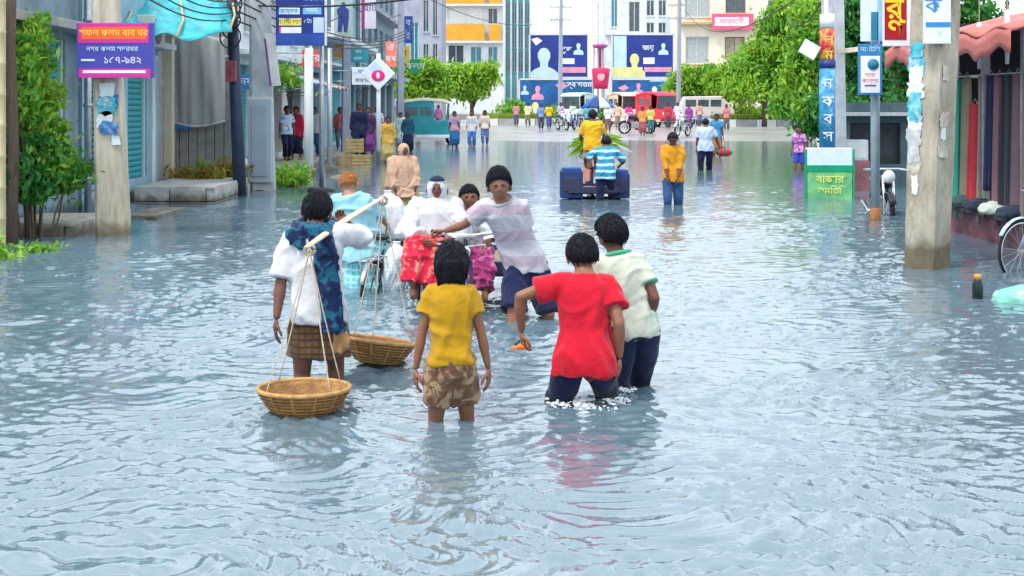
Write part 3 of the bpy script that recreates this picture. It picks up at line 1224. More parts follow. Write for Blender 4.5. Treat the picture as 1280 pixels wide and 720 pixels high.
# splash at the boys' legs
fo = M('foam', (.8, .84, .88), .5, .1, 30, .6, 60)
mb = MB()
for (x, y, rad, n) in ((.28, 8.52, .08, 60), (.62, 8.6, .1, 70), (.44, 8.42, .2, 60), (.7, 8.9, .1, 40)):
    for i in range(n):
        a, q = random.uniform(0, 6.28), random.uniform(.1, 1) * rad
        s_ = random.uniform(.002, .009)
        mb.ell((x + q * math.cos(a), y + q * math.sin(a) * .7, abs(random.gauss(0, .014)) + .004), (s_ * 1.6, s_ * 1.3, s_ * .8), 6, 5)
sp = mb.build('splash', fo, None, True)
tag(sp, 'white splash of water drops around the legs of the boy in red', 'splash', kind='stuff')

# ------------------------------------------------------------------ wheels, vans and bicycles
RUB = M('tyre_rubber', (.02, .02, .022), .8, .2, 12, .3, 60, .2)
STEEL = M('worn_steel', (.42, .43, .45), .35, .2, 12, .2, 60, .5, .8)
CHROME = M('chrome', (.75, .76, .78), .18, .1, 10, 0, 40, .5, 1.)
BLACKP = M('black_paint', (.02, .022, .03), .4, .2, 12, .2, 50)
NAVYP = M('navy_paint', (.015, .025, .08), .45, .25, 8, .2, 50, dirt=(.1, .08, .07))
WOOD = M('grey_plank', (.26, .19, .14), .8, .3, 9, .6, 40, stretch=(1, 12, 12), dirt=(.1, .08, .06))


def wheel(parent, c, r, wth=.035, axis='x', spokes=16, rz=0.):
    m = Matrix.Rotation(R(90), 3, 'Y') if axis == 'x' else Matrix.Rotation(R(90), 3, 'X')
    if rz:
        m = Matrix.Rotation(rz, 3, 'Z') @ m
    mb = MB()
    n = 32
    mb.tube([V(c) + m @ V((r * math.cos(2 * math.pi * k / n), r * math.sin(2 * math.pi * k / n), 0)) for k in range(n + 1)], wth / 2, 8, hint=m @ V((0, 0, 1)))
    wh = mb.build('wheel', RUB, parent, True)
    mb = MB()
    mb.tube([V(c) + m @ V(((r - wth * .6) * math.cos(2 * math.pi * k / n), (r - wth * .6) * math.sin(2 * math.pi * k / n), 0)) for k in range(n + 1)], wth / 3.4, 6, hint=m @ V((0, 0, 1)))
    mb.build('rim', CHROME, wh, True)
    mb = MB()
    for k in range(spokes):
        a = 2 * math.pi * k / spokes
        mb.tube([V(c) + m @ V((.02 * math.cos(a + .5), .02 * math.sin(a + .5), .025 * (-1) ** k)), V(c) + m @ V(((r - wth * .7) * math.cos(a), (r - wth * .7) * math.sin(a), 0))], .0022, 4)
    mb.tube([V(c) + m @ V((0, 0, -.05)), V(c) + m @ V((0, 0, .05))], .024, 8)
    mb.build('spokes', STEEL, wh)
    return wh


def pedal_van(name, label, loc, rz, bed_z, mats, bw=1.05, bl=1.55, planks=7):
    """cargo tricycle; local +Y is the rear, the front wheel points to -Y; z measured from the street"""
    fm = mats
    t = thing(name, label, 'cycle van', loc, rz)
    zr = .33
    wheel(t, (0, -.95, zr), .33, axis='x')
    wheel(t, (-.46, .55, zr), .33, axis='x')
    wheel(t, (.46, .55, zr), .33, axis='x')
    mb = MB()
    for sx in (-1, 1):
        mb.beam((sx * .42, -.22, bed_z - .07), (sx * .42, bl - .22, bed_z - .07), .04, .06)
        mb.tube([(sx * .42, .3, bed_z - .07), (sx * .42, .55, zr + .02), (sx * .42, .85, bed_z - .07)], .016, 8)
    for y in (-.2, .4, bl - .24):
        mb.beam((-bw / 2, y, bed_z - .05), (bw / 2, y, bed_z - .05), .04, .05)
    mb.tube([(-.5, .55, zr), (.5, .55, zr)], .018, 8)
    mb.tube([(0, -.62, .74), (0, -.5, .34), (0, -.3, .34), (0, .55, .36)], .02, 8)
    mb.tube([(0, -.66, .86), (0, -.3, .34)], .018, 8)
    mb.tube([(0, -.3, .34), (0, -.25, .86)], .016, 8)
    mb.build('frame', fm, t, True)
    for i in range(planks):
        x = -bw / 2 + (i + .5) * bw / planks
        MB().box((x, bl / 2 - .22, bed_z - .008 + .004 * (i % 2)), (bw / planks - .012, bl, .026)).build('plank', WOOD, t, False, .003)
    mb = MB()
    for y in (-.22, bl - .22):
        mb.beam((-bw / 2 - .02, y, bed_z + .012), (bw / 2 + .02, y, bed_z + .0), .05, .11)
    for sx in (-1, 1):
        mb.beam((sx * (bw / 2 + .015), -.24, bed_z + .01), (sx * (bw / 2 + .015), bl - .2, bed_z + .01), .03, .06)
    mb.build('edge_rail', fm, t, False, .004)
    mb = MB()
    for sx in (-1, 1):
        mb.tube([(sx * .05, -.95, zr), (sx * .05, -.74, .82), (0, -.7, .9)], .014, 8)
    mb.tube([(0, -.66, .84), (0, -.71, 1.02)], .018, 8)
    mb.build('fork', fm, t, True)
    mb = MB()
    mb.tube([(-.29, -.46, 1.06), (-.25, -.62, 1.08), (-.1, -.72, 1.05), (.1, -.72, 1.05), (.25, -.62, 1.08), (.29, -.46, 1.06)], .02, 8)
    mb.tube([(-.24, -.7, .98), (0, -.76, .96), (.24, -.7, .98)], .01, 6)
    mb.build('handlebar', CHROME, t, True)
    for sx in (-1, 1):
        MB().tube([(sx * .29, -.46, 1.06), (sx * .285, -.57, 1.075)], .02, 8).build('grip', RUB, t, True)
    mb = MB()
    mb.loft([[V((wd * math.cos(a), -.26 + yy, .87 + hz * math.sin(a))) for a in [2 * math.pi * k / 12 for k in range(12)]] for wd, yy, hz in ((.015, -.17, .01), (.03, -.1, .02), (.05, 0, .03), (.09, .08, .035), (.08, .13, .02))])
    mb.build('saddle', BLACKP, t, True)
    mb = MB()
    mb.tube([V((0, -.95 + .38 * math.cos(a), zr + .38 * math.sin(a))) for a in [R(20 + 14 * k) for k in range(10)]], .03, 6, flat=.3)
    mb.build('mudguard', fm, t, True)
    MB().ell((0, -.8, .92), (.05, .05, .05)).build('headlamp', CHROME, t, True)
    return t


VX = XX(585, 12.95)
van = pedal_van('cycle_van', 'dark pedal cycle van carrying the woman in white and a boy', (VX, 12.95, GZ), R(0), .72, NAVYP)

# the man who pulls it
p_ = Person('person', 'man in mauve banded polo shirt pulling the pedal van by its handlebar', 646, 12.0, 172, 1.67,
            dict(neck=A(626, 249, 11.86), pel=A(657, 330, 12.1), wr=A(556, 289, 12.2), er=(.3, .1, -1), wl=A(621, 300, 12.1), el=(-1, .1, -.6), cl=60, cr=60,
                 hl=(.7, .5, .1), hr=(1, -.2, .0), pl=(0, .3, -1), pr=(0, .2, -1), tilt=.0, head=(6, -6, 4), ar=(.05, .12, .04), al=(-.1, -.08, .04), kl=(-.7, 1, .2)), SKIN, w=.93)
p_.hair(off=.075, front=.66, puff=.09, top=.08)
p_.face()
p_.shirt(W_POLO, hem=-.1, sleeve=.62, ease=.022, flare=.03, sl=.02, fold=.009)
p_.collar(W_GREY)
p_.trousers(W_NAVY, leg=.97, ease=.02, lf=.03, fold=.01, name='shorts')

# seated woman in white
wq = Person('person', 'woman in white headscarf and crimson floral skirt seated on the pedal van', 541, 12.75, 176, 1.56,
            dict(pel=A(540, 312, 12.85), neck=A(546, 251, 12.78), wr=A(528, 300, 12.45), wl=A(560, 300, 12.45), er=(1, 0, -1), el=(-1, 0, -1),
                 ar=A(517, 362, 12.42), al=A(532, 366, 12.42), kr=(.1, 1, .6), kl=(-.1, 1, .6), head=(4, -4, 0)), SKIN_D, w=1.1)
wq.hair(off=.02)
wq.face()
wq.shirt(W_WHITE, hem=-.2, sleeve=1.7, ease=.03, flare=.06, sl=.03, fold=.012, name='tunic')
wq.veil(W_WHITE, drop=.42, spread=.09, fold=.012)
MB().ell(wq.hc, None, 24, 18, wq.hm, lambda q: wq.headfn(q, (.075 if q.z > .62 else -.08) * wq.hh)).build('under_cap', W_NAVY, wq.root, True)


def skirt_seated(P, mat, name='skirt', ease=.05, endf=.82):
    mb = MB()
    mb.loft([P.ring(t, ease * .5) for t in (-.12, 0, .15)])
    for k in 'rl':
        a, b, c = P.Hip[k], P.K[k], P.An[k]
        mb.tube([a, lerp(a, b, .5), b, lerp(b, c, .4), lerp(b, c, endf)], [.07 * P.H + ease * .3, .065 * P.H + ease * .4, .055 * P.H + ease * .5, .05 * P.H + ease * .6, .05 * P.H + ease * .7], 14)
    kr, kl = (P.K['r'] + P.Hip['r']) / 2, (P.K['l'] + P.Hip['l']) / 2
    mr_, ml = lerp(P.K['r'], P.An['r'], .55), lerp(P.K['l'], P.An['l'], .55)
    mb.tube([(P.Hip['r'] + P.Hip['l']) / 2, (P.K['r'] + P.K['l']) / 2, (mr_ + ml) / 2], [.08 * P.H, .075 * P.H, .065 * P.H], 14)
    P._finish(mb, name, mat, .012, None, 3, (.06, .18))


skirt_seated(wq, W_REDS, ease=.07)
# boy beside her
bq = Person('person', 'boy in white shirt and plum floral trousers seated on the pedal van', 587, 12.9, 178, 1.34,
            dict(pel=A(592, 316, 13.0), neck=A(587, 260, 12.95), wr=A(574, 312, 12.7), wl=A(606, 312, 12.7), ar=A(586, 366, 12.55), al=A(606, 366, 12.55), kr=(.1, 1, .6), kl=(-.1, 1, .6), head=(-4, -6, 2)), SKIN, hd=.15, w=1.0)
bq.hair(off=.07, front=.55)
bq.face()
bq.shirt(W_WHITE, hem=-.15, sleeve=1.5, ease=.025, flare=.04, sl=.02, fold=.01)
skirt_seated(bq, W_PURP, 'trousers', .03, .9)

# ------------------------------------------------------------------ man in light blue with a loaded bicycle
lb = Person('person', 'man with orange hair in light blue shirt walking a loaded bicycle', 456, 14.1, 10, 1.6,
            dict(neck=A(437, 243, 14.05), pel=A(458, 306, 14.15), wr=A(487, 285, 14.5), er=(1, -.3, -.3), wl=A(418, 300, 14.2), el=(-1, -.6, 0), cr=55,
                 head=(4, -8, -6), ar=(.08, .1, .04), al=(-.06, -.1, .04), tilt=.0), SKIN_L)
lb.hair(HENNA, off=.03, back=-.2, front=.4)
lb.face()
lb.shirt(W_LBL, hem=-.3, sleeve=.9, ease=.035, flare=.05, sl=.024, fold=.013, sflare=.02)
lb.lungi(W_TEALC, hem=.14, ease=.025, flare=.05)


def bicycle(label, loc, rz, fmat, guard=None, wr=.33):
    """local +Y forward, x across, z from the street"""
    t = thing('bicycle', label, 'bicycle', loc, rz)
    wheel(t, (0, .52, wr), wr, .035, 'x', 18)
    wheel(t, (0, -.52, wr), wr, .035, 'x', 18)
    mb = MB()
    bb, st, hd_, rr, fr = V((0, -.08, .3)), V((0, -.2, .82)), V((0, .34, .8)), V((0, -.52, wr)), V((0, .52, wr))
    mb.tube([bb, st], .015, 8).tube([st, hd_], .015, 8).tube([bb, hd_ - V((0, -.02, .1))], .016, 8)
    for sx in (-.05, .05):
        o_ = V((sx, 0, 0))
        mb.tube([bb, rr + o_], .009, 6).tube([st, rr + o_], .009, 6).tube([hd_ - V((0, -.02, .1)), fr + o_], .011, 6)
    mb.tube([hd_ - V((0, -.02, .1)), hd_ + V((0, -.03, .14))], .017, 8)
    mb.build('frame', fmat, t, True)
    mb = MB()
    mb.tube([(-.27, .12, .98), (-.25, .26, .98), (-.08, .31, .95), (.08, .31, .95), (.25, .26, .98), (.27, .12, .98)], .012, 8)
    mb.build('handlebar', CHROME, t, True)
    mb = MB()
    mb.loft([[V((wd * math.cos(a), -.2 + yy, .88 + hz * math.sin(a))) for a in [2 * math.pi * k / 12 for k in range(12)]] for wd, yy, hz in ((.015, .17, .01), (.03, .1, .02), (.05, 0, .03), (.09, -.08, .035), (.08, -.13, .02))])
    mb.build('saddle', BLACKP, t, True)
    mb = MB()
    for sx in (-.07, 0, .07):
        mb.tube([(sx, -.28, .7), (sx, -.8, .7)], .007, 6)
    for y in (-.3, -.55, -.8):
        mb.tube([(-.075, y, .7), (.075, y, .7)], .007, 6)
    for sx in (-.06, .06):
        mb.tube([(sx, -.74, .7), (sx, -.53, wr)], .007, 6)
    mb.build('carrier', STEEL, t, True)
    for yc in (.52, -.52):
        mb = MB()
        a0 = 15 if yc < 0 else 30
        mb.tube([V((0, yc + (wr + .035) * math.cos(a), wr + (wr + .035) * math.sin(a))) for a in [R(a0 + 14 * k) for k in range(11)]], .03, 6, flat=.35)
        mb.build('mudguard', guard or fmat, t, True)
    mb = MB()
    mb.tube([bb + V((-.09, 0, 0)), bb + V((.09, 0, 0))], .018, 8)
    mb.tube([bb + V((.07, 0, 0)), bb + V((.08, .12, -.1)), bb + V((.15, .12, -.1))], .01, 6)
    mb.tube([bb + V((-.07, 0, 0)), bb + V((-.08, -.12, .1)), bb + V((-.15, -.12, .1))], .01, 6)
    mb.build('crank', STEEL, t, True)
    return t


bicycle('old bicycle with white sacks walked by the man with orange hair', (XX(488, 14.2), 14.25, GZ), R(-14), BLACKP, STEEL)


def sack(label, loc, size, mat, rz=0., seed=1, flop=.15):
    """stuffed soft sack with a tied neck"""
    r = random.Random(seed)
    mb = MB()
    n = 20
    rings = []
    for i, (f, q) in enumerate(((0, .55), (.04, .85), (.2, 1.0), (.45, 1.02), (.7, .92), (.86, .66), (.93, .3), (.96, .24), (1.0, .42))):
        ph = r.uniform(0, 6.28)
        ring = []
        for k in range(n):
            a = 2 * math.pi * k / n
            q2 = q * (1 + .06 * math.sin(3 * a + ph) + .04 * math.sin(7 * a + 2 * ph))
            ring.append(V((size[0] / 2 * q2 * math.cos(a) + flop * f * f * size[0], size[1] / 2 * q2 * math.sin(a), f * size[2])))
        rings.append(ring)
    mb.loft(rings)
    me = remesh(mb, max(.012, size[0] / 26), 2)
    wrinkle(me, .012, seed, (.06, .2), .4)
    me.polygons.foreach_set('use_smooth', [True] * len(me.polygons))
    o = link('sack', me, mat)
    o.location = loc
    o.rotation_euler = (0, 0, rz)
    return tag(o, label, 'sack')


W_SACK = cloth_mat('woven_plastic', (.72, .78, .82), (.5, .62, .7), 'check', 30., width=.2, rough=.5)
sack('upright white plastic sack hanging beside the wheel of the loaded bicycle', A(492, 366, 13.95) + V((0, 0, -.02)), (.24, .22, .52), W_SACK, .2, 4)
sack('white folded cloth sack on the handlebar of the loaded bicycle', A(496, 300, 14.55), (.3, .24, .5), W_WHITE, 2.6, 9, .4)

# woman in the beige drape
bw = Person('person', 'woman wrapped in a beige headscarf and drape walking beyond the pedal van', 503, 22.8, 160, 1.58,
            dict(head=(-10, -10, 0), wr=(.1, .12, .5), wl=(-.1, .12, .5), er=(1, -.3, -1), el=(-1, -.3, -1)), SKIN_D, vox=.016, w=1.1)
bw.hair(off=.0)
bw.face()
bw.shirt(W_BEI, hem=-.35, sleeve=1.7, ease=.04, flare=.08, sl=.04, fold=.016, name='drape')
bw.veil(W_BEI, drop=.55, spread=.02, fold=.018)
bw.lungi(cloth_mat('olive_skirt', (.3, .24, .08)), hem=.1, ease=.04, flare=.06, name='skirt')

# ------------------------------------------------------------------ walls with real openings
GLASS = M('dark_glass', (.05, .08, .1), .08, .3, 2, 0, 10, .6)
GLASS_T = M('teal_glass', (.04, .2, .26), .1, .3, 2, 0, 10, .6)
FRAME_W = M('pale_frame', (.62, .64, .64), .5, .12)
FRAME_B = M('brown_frame', (.3, .12, .05), .5, .2)
CONC = M('old_concrete', (.36, .36, .35), .85, .2, 3, .5, 26, .2, dirt=(.16, .15, .14), dscale=1.4, damt=.6, wet=.56)
CONC_P = M('pale_concrete', (.52, .5, .46), .85, .2, 4, .5, 30, .2, dirt=(.3, .24, .16), dscale=2.2, damt=.6, wet=.5)
PLAS_W = M('white_plaster', (.66, .7, .72), .8, .12, 1.2, .3, 20, .2, dirt=(.4, .42, .42), dscale=.9, damt=.5, wet=.56)
PLAS_B = M('blue_plaster', (.27, .44, .54), .8, .15, 1.2, .3, 20, .2, dirt=(.2, .27, .32), dscale=.9, damt=.5, wet=.56)
PLAS_G = M('grey_plaster', (.22, .3, .36), .85, .2, 1.4, .4, 20, .2, dirt=(.13, .15, .17), dscale=1.1, damt=.6, wet=.56)
PLAS_C = M('cream_plaster', (.76, .7, .58), .8, .1, .6, .2, 10, .2, dirt=(.6, .52, .4), dscale=.5, damt=.4)
PLAS_L = M('lavender_plaster', (.36, .38, .46), .85, .15, .8, .2, 10, .2, dirt=(.2, .22, .28), dscale=.6, damt=.5)
TEALP = M('teal_paint', (.02, .32, .36), .55, .25, 3, .2, 30, .3, dirt=(.03, .16, .2), dscale=2.5, damt=.6)
TEALD = M('dark_teal_paint', (.015, .14, .2), .55, .25, 3, .2, 30, .3)
ORANGEP = M('orange_plaster', (.75, .33, .03), .7, .15, 1.2, .2, 12)
BRICK = M('red_brick', (.3, .12, .09), .85, .3, 9, .5, 40, .15)
DARKIN = M('interior_shade', (.05, .055, .065), .9, .3, 2)  # near-black colour paints in the shade of a deep room


def facade(mb, u, n, W, H, holes, depth):
    """front of a wall in the plane through the origin; openings are sunk by depth"""
    z = V((0, 0, 1))
    us = sorted({0, W, *[h[0] for h in holes], *[h[2] for h in holes]})
    vs_ = sorted({0, H, *[h[1] for h in holes], *[h[3] for h in holes]})

    def P(a, b, k=0.):
        return u * a + z * b - n * k
    for i in range(len(us) - 1):
        for j in range(len(vs_) - 1):
            a0, a1, b0, b1 = us[i], us[i + 1], vs_[j], vs_[j + 1]
            cx, cz = (a0 + a1) / 2, (b0 + b1) / 2
            if any(h[0] < cx < h[2] and h[1] < cz < h[3] for h in holes):
                continue
            mb.add([P(a0, b0), P(a1, b0), P(a1, b1), P(a0, b1)], [(0, 1, 2, 3)])
    for h in holes:
        a0, b0, a1, b1 = h[:4]
        q = [(a0, b0), (a1, b0), (a1, b1), (a0, b1)]
        for k in range(4):
            (s0, t0), (s1, t1) = q[k], q[(k + 1) % 4]
            mb.add([P(s0, t0), P(s0, t0, depth), P(s1, t1, depth), P(s1, t1)], [(0, 1, 2, 3)])
        mb.add([P(a0, b0, depth), P(a1, b0, depth), P(a1, b1, depth), P(a0, b1, depth)], [(0, 1, 2, 3)])


def slab(mb, u, n, a0, a1, b0, b1, k0, k1):
    """box between u a0..a1, z b0..b1 and n k0..k1 (k outward)"""
    z = V((0, 0, 1))
    ps = [u * a + z * b + n * k for b in (b0, b1) for k in (k0, k1) for a in (a0, a1)]
    mb.add(ps, [(0, 2, 3, 1), (4, 5, 7, 6), (0, 1, 5, 4), (2, 6, 7, 3), (0, 4, 6, 2), (1, 3, 7, 5)])


def building(label, O, u, n, W, H, D, holes, mat, cat='building', depth=.16, ledges=(), ledge_mat=None, name='building', frame=FRAME_W, pane=GLASS, side=None, parapet=.0):
    t = thing(name, label, cat, O)
    u, n = V(u), V(n)
    mb = MB()
    facade(mb, u, n, W, H, holes, depth)
    z = V((0, 0, 1))
    b = [u * 0, u * W, u * W - n * D, -n * D]
    for k in range(1, 4):
        p, q = b[k], b[(k + 1) % 4]
        mb.add([p, q, q + z * H, p + z * H], [(0, 1, 2, 3)])
    mb.add([p + z * H for p in b], [(0, 1, 2, 3)])
    mb.build('wall', mat, t)
    for h in holes:
        a0, b0, a1, b1, ty = h[:5]
        if ty == 'win':
            mf = MB()
            th = min(.07, (a1 - a0) * .08)
            for (x0, x1, y0, y1) in ((a0, a1, b0, b0 + th), (a0, a1, b1 - th, b1), (a0, a0 + th, b0 + th, b1 - th), (a1 - th, a1, b0 + th, b1 - th), ((a0 + a1) / 2 - th / 2, (a0 + a1) / 2 + th / 2, b0 + th, b1 - th)):
                slab(mf, u, n, x0, x1, y0, y1, -depth + .03, -depth + .09)
            wn = mf.build('window', h[5] if len(h) > 5 and h[5] else frame, t)
            mp_ = MB()
            slab(mp_, u, n, a0 + .01, a1 - .01, b0 + .01, b1 - .01, -depth + .01, -depth + .035)
            mp_.build('pane', h[6] if len(h) > 6 else pane, wn)
            ms = MB()
            slab(ms, u, n, a0 - .06, a1 + .06, b0 - .08, b0 - .003, -.05, .1)
            ms.build('sill', ledge_mat or mat, wn)
        elif ty == 'shut':
            sm = h[5]
            sh = MB()
            slab(sh, u, n, a0 + .062, a1 - .062, b0, b1, -depth + .006, -depth + .014)
            sr = sh.build('shutter', sm, t)
            for q0 in (a0, a1 - .06):
                sg = MB()
                slab(sg, u, n, q0, q0 + .06, b0, b1, -depth + .01, -depth + .1)
                sg.build('guide_rail', FRAME_W, sr)
            ns = max(2, int((b1 - b0) / .105))
            hs = (b1 - b0) / ns
            shape = None
            for i in range(ns):
                c = u * ((a0 + a1) / 2) + z * (b0 + (i + .5) * hs) - n * (depth - .045)
                if shape is None:
                    m2 = MB()
                    L = (a1 - a0 - .125)
                    rings = []
                    for s_ in (-1, 1):
                        rings.append([u * s_ * L / 2 + z * (hs * .47 * y) + n * x for x, y in ((-.03, -1), (.0, -1), (.022, -.5), (.026, 0), (.022, .5), (0, 1), (-.03, 1))])
                    m2.loft(rings)
                    shape = m2.mesh('slat')
                    shape.materials.append(sm)
                o = bpy.data.objects.new('slat', shape)
                COL.objects.link(o)
                o.parent = sr
                o.location = c
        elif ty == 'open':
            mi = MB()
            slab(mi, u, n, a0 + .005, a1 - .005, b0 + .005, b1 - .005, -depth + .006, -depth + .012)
            mi.build('opening', h[5] if len(h) > 5 else DARKIN, t)  # flat coloured panel closing the recess, no room behind it
        elif ty == 'door':
            md = MB()
            slab(md, u, n, a0 + .02, a1 - .02, b0, b1 - .02, -depth + .01, -depth + .06)
            dr = md.build('door', h[5], t, False, .004)
            for q in (.12, .55):
                mp_ = MB()
                slab(mp_, u, n, lerp(a0, a1, .2), lerp(a0, a1, .8), lerp(b0, b1, q), lerp(b0, b1, q + .33), -depth + .061, -depth + .075)
                mp_.build('panel', h[5], dr, False, .004)
    for (zz, th, out_) in ledges:
        ml = MB()
        slab(ml, u, n, -.05, W + .05, zz, zz + th, -.02, out_)
        ml.build('ledge', ledge_mat or mat, t, False, .01)
    if parapet:
        ml = MB()
        slab(ml, u, n, -.04, W + .04, H - .02, H + parapet, -.2, .06)
        ml.build('parapet', ledge_mat or mat, t, False, .01)
    return t


UP, TOX = V((0, 1, 0)), V((1, 0, 0))
BY = GZ - .06   # foundations reach under the water


def hz(z):
    return z - BY


# --- the left hand row, fronts towards the street
building('grey blue shop house with narrow teal roller shutters behind the climbing vine', (-7.2, 17.6, BY), UP, TOX, 6.3, 4.9, 5,
         [(3.85, hz(.42), 4.65, hz(2.85), 'shut', TEALP), (4.85, hz(.42), 5.6, hz(2.85), 'shut', TEALP), (1.2, hz(.42), 3.2, hz(2.6), 'shut', TEALD)], PLAS_G, depth=.14,
         ledges=((hz(2.95), .14, .5),), ledge_mat=CONC, parapet=.3)
building('pale blue shop house with teal shutter beside the grey hanging sheet', (-7.15, 23.95, BY), UP, TOX, 5.2, 4.6, 5,
         [(.35, hz(.42), 1.9, hz(2.75), 'shut', TEALD), (2.85, hz(.4), 4.25, hz(2.75), 'shut', TEALP)], PLAS_B, depth=.14, ledges=((hz(2.9), .12, .35),), ledge_mat=PLAS_W, parapet=.25)
building('bare grey concrete wall house with red brick edge', (-7.35, 29.2, BY), UP, TOX, 7.4, 4.7, 5, [(5.6, hz(2.4), 6.6, hz(3.3), 'win')], CONC, parapet=.2)
building('white plastered shop house with two open shop fronts', (-7.2, 36.65, BY), UP, TOX, 13.4, 5.6, 5,
         [(1.0, hz(.35), 3.6, hz(2.9), 'shut', TEALP), (5.0, hz(.35), 8.4, hz(2.9), 'open', M('warm_interior', (.5, .34, .22), .9, .3, 2)), (9.6, hz(.35), 12.4, hz(2.9), 'open'),  # one shop front is closed by a plain warm coloured panel
          (2, hz(3.8), 3.6, hz(5), 'win'), (6, hz(3.8), 7.6, hz(5), 'win'), (10, hz(3.8), 11.6, hz(5), 'win')], PLAS_W, depth=.3, ledges=((hz(3.1), .14, .6),), ledge_mat=PLAS_W)
building('blue grey shop house with teal folding door and long balcony slab', (-7.1, 50.1, BY), UP, TOX, 15.4, 8.4, 6,
         [(.8, hz(.35), 3.8, hz(3.0), 'open'), (5.6, hz(.35), 9.4, hz(3.2), 'door', TEALP), (10.4, hz(.35), 14.6, hz(3.2), 'open'),
          (1, hz(4.8), 3, hz(6.6), 'win'), (4.6, hz(4.8), 6.6, hz(6.6), 'win'), (8.4, hz(4.8), 10.4, hz(6.6), 'win'), (12, hz(4.8), 14, hz(6.6), 'win')], PLAS_B, depth=.3,
         ledges=((hz(4.2), .18, 1.0), (hz(3.3), .1, .5)), ledge_mat=PLAS_W)
building('grey tall block with dark windows behind the diamond sign', (-7.0, 65.6, BY), UP, TOX, 20, 11.5, 7,
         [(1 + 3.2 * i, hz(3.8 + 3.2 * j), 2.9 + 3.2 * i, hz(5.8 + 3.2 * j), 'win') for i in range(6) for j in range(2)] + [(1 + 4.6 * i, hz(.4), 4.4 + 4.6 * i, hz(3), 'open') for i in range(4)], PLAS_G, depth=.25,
         ledges=((hz(3.2), .2, .9), (hz(6.4), .2, .5)), ledge_mat=PLAS_L)

# --- blocks that close the far end, fronts towards the camera
AX, TOC = V((1, 0, 0)), V((0, -1, 0))
FZ = .36


def far_block(label, px0, px1, d, H, D, holes_px, mat, **kw):
    x0, x1 = XX(px0, d), XX(px1, d)
    W = x1 - x0
    holes = []
    for h in holes_px:
        z1, z0 = CH - (h[1] - HY) * d / F - FZ, CH - (h[3] - HY) * d / F - FZ
        holes.append((XX(h[0], d) - x0, max(.02, z0), XX(h[2], d) - x0, min(H - .02, z1), *h[4:]))
    return building(label, (x0, d, FZ), AX, TOC, W, H, D, holes, mat, **kw)


def zpx(py, d):
    return CH - (py - HY) * d / F - FZ


far_block('lavender grey block with tall narrow blue windows next to the orange banded building', 488, 552, 118, 13, 8,
          [(500, 20, 508, 72, 'win', None, GLASS_T), (513, 28, 523, 75, 'win', None, GLASS_T), (529, 0, 536, 40, 'win'), (541, 0, 547, 44, 'win'), (529, 55, 536, 84, 'win'), (541, 55, 547, 84, 'win')], PLAS_L, ledges=((zpx(90, 118), .3, .5),))
ob = far_block('white building with broad orange balcony bands', 552, 629, 150, 15, 9,
               [(560, 9, 604, 29, 'win', None, M('pale_blind', (.7, .74, .76), .7, .1)), (610, 10, 622, 30, 'win'), (560, 56, 580, 80, 'win'), (588, 58, 602, 80, 'win', None, GLASS_T), (610, 58, 622, 80, 'win', None, GLASS_T)], PLAS_W,
               ledges=((zpx(54, 150), .2, .9), (zpx(8, 150), .2, .9)))
for (y0, y1) in ((31, 53), (-14, 8)):
    mb = MB()
    slab(mb, AX, TOC, XX(554, 150) - XX(552, 150), XX(606, 150) - XX(552, 150), zpx(y1, 150) + .02, zpx(y0, 150), .3, .85)
    slab(mb, AX, TOC, XX(612, 150) - XX(552, 150), XX(626, 150) - XX(552, 150), zpx(y1, 150) + .02, zpx(y0, 150), .25, .8)
    mb.build('balcony', ORANGEP, ob, False, .03)
gl = far_block('teal glass office with pale upright fins', 630, 664, 165, 18, 8, [(632 + 8 * i, 4 + 30 * j, 638 + 8 * i, 30 + 30 * j, 'win', FRAME_W, GLASS_T) for i in range(4) for j in range(3)], M('teal_wall', (.16, .42, .46), .6, .2, .5))
for i in range(5):
    mb = MB()
    slab(mb, AX, TOC, i * .73, i * .73 + .16, 0, 18.2, .02, .5)
    mb.build('fin', PLAS_W, gl)
far_block('low teal block stepping down beside the glass office', 664, 700, 168, zpx(46, 168), 8, [(668 + 10 * i, 56 + 22 * j, 675 + 10 * i, 70 + 22 * j, 'win', FRAME_W, GLASS_T) for i in range(3) for j in range(2)], M('teal_wall_pale', (.3, .55, .58), .6, .2, .5))
far_block('pale tower with grey upright bands behind the right billboard', 757, 838, 155, 16, 9,
          [(764, -5, 772, 34, 'win', None, GLASS_T), (786, 2, 800, 40, 'win'), (808, 0, 818, 20, 'win'), (823, 0, 833, 20, 'win'), (808, 28, 818, 44, 'win'), (823, 28, 833, 44, 'win')], PLAS_W, ledges=((zpx(44, 155), .25, .6),))
cb = far_block('cream building with brown framed windows behind the trees', 850, 1012, 135, 13, 9,
               [(856, -8, 888, 22, 'win', None, M('grey_curtain', (.4, .44, .44), .7, .2)), (907, -10, 932, 16, 'win', FRAME_B), (857, 46, 886, 80, 'win', None, MATS.get('grey_curtain')), (906, 46, 931, 72, 'win', FRAME_B, M('amber_glass', (.3, .3, .2), .2, .5, .8)),
                (960, 0, 985, 30, 'win'), (960, 46, 985, 76, 'win')], PLAS_C, depth=.25, ledges=((zpx(31, 135), .25, .6), (zpx(92, 135), .25, .6)), ledge_mat=M('tan_ledge', (.55, .38, .18), .8))
far_block('blue grey block between the pale tower and the cream building', 838, 851, 150, 11, 8, [(841, 50, 847, 78, 'win', None, GLASS_T), (841, 5, 847, 30, 'win', None, GLASS_T)], M('sky_plaster', (.5, .62, .72), .8, .1, .5))
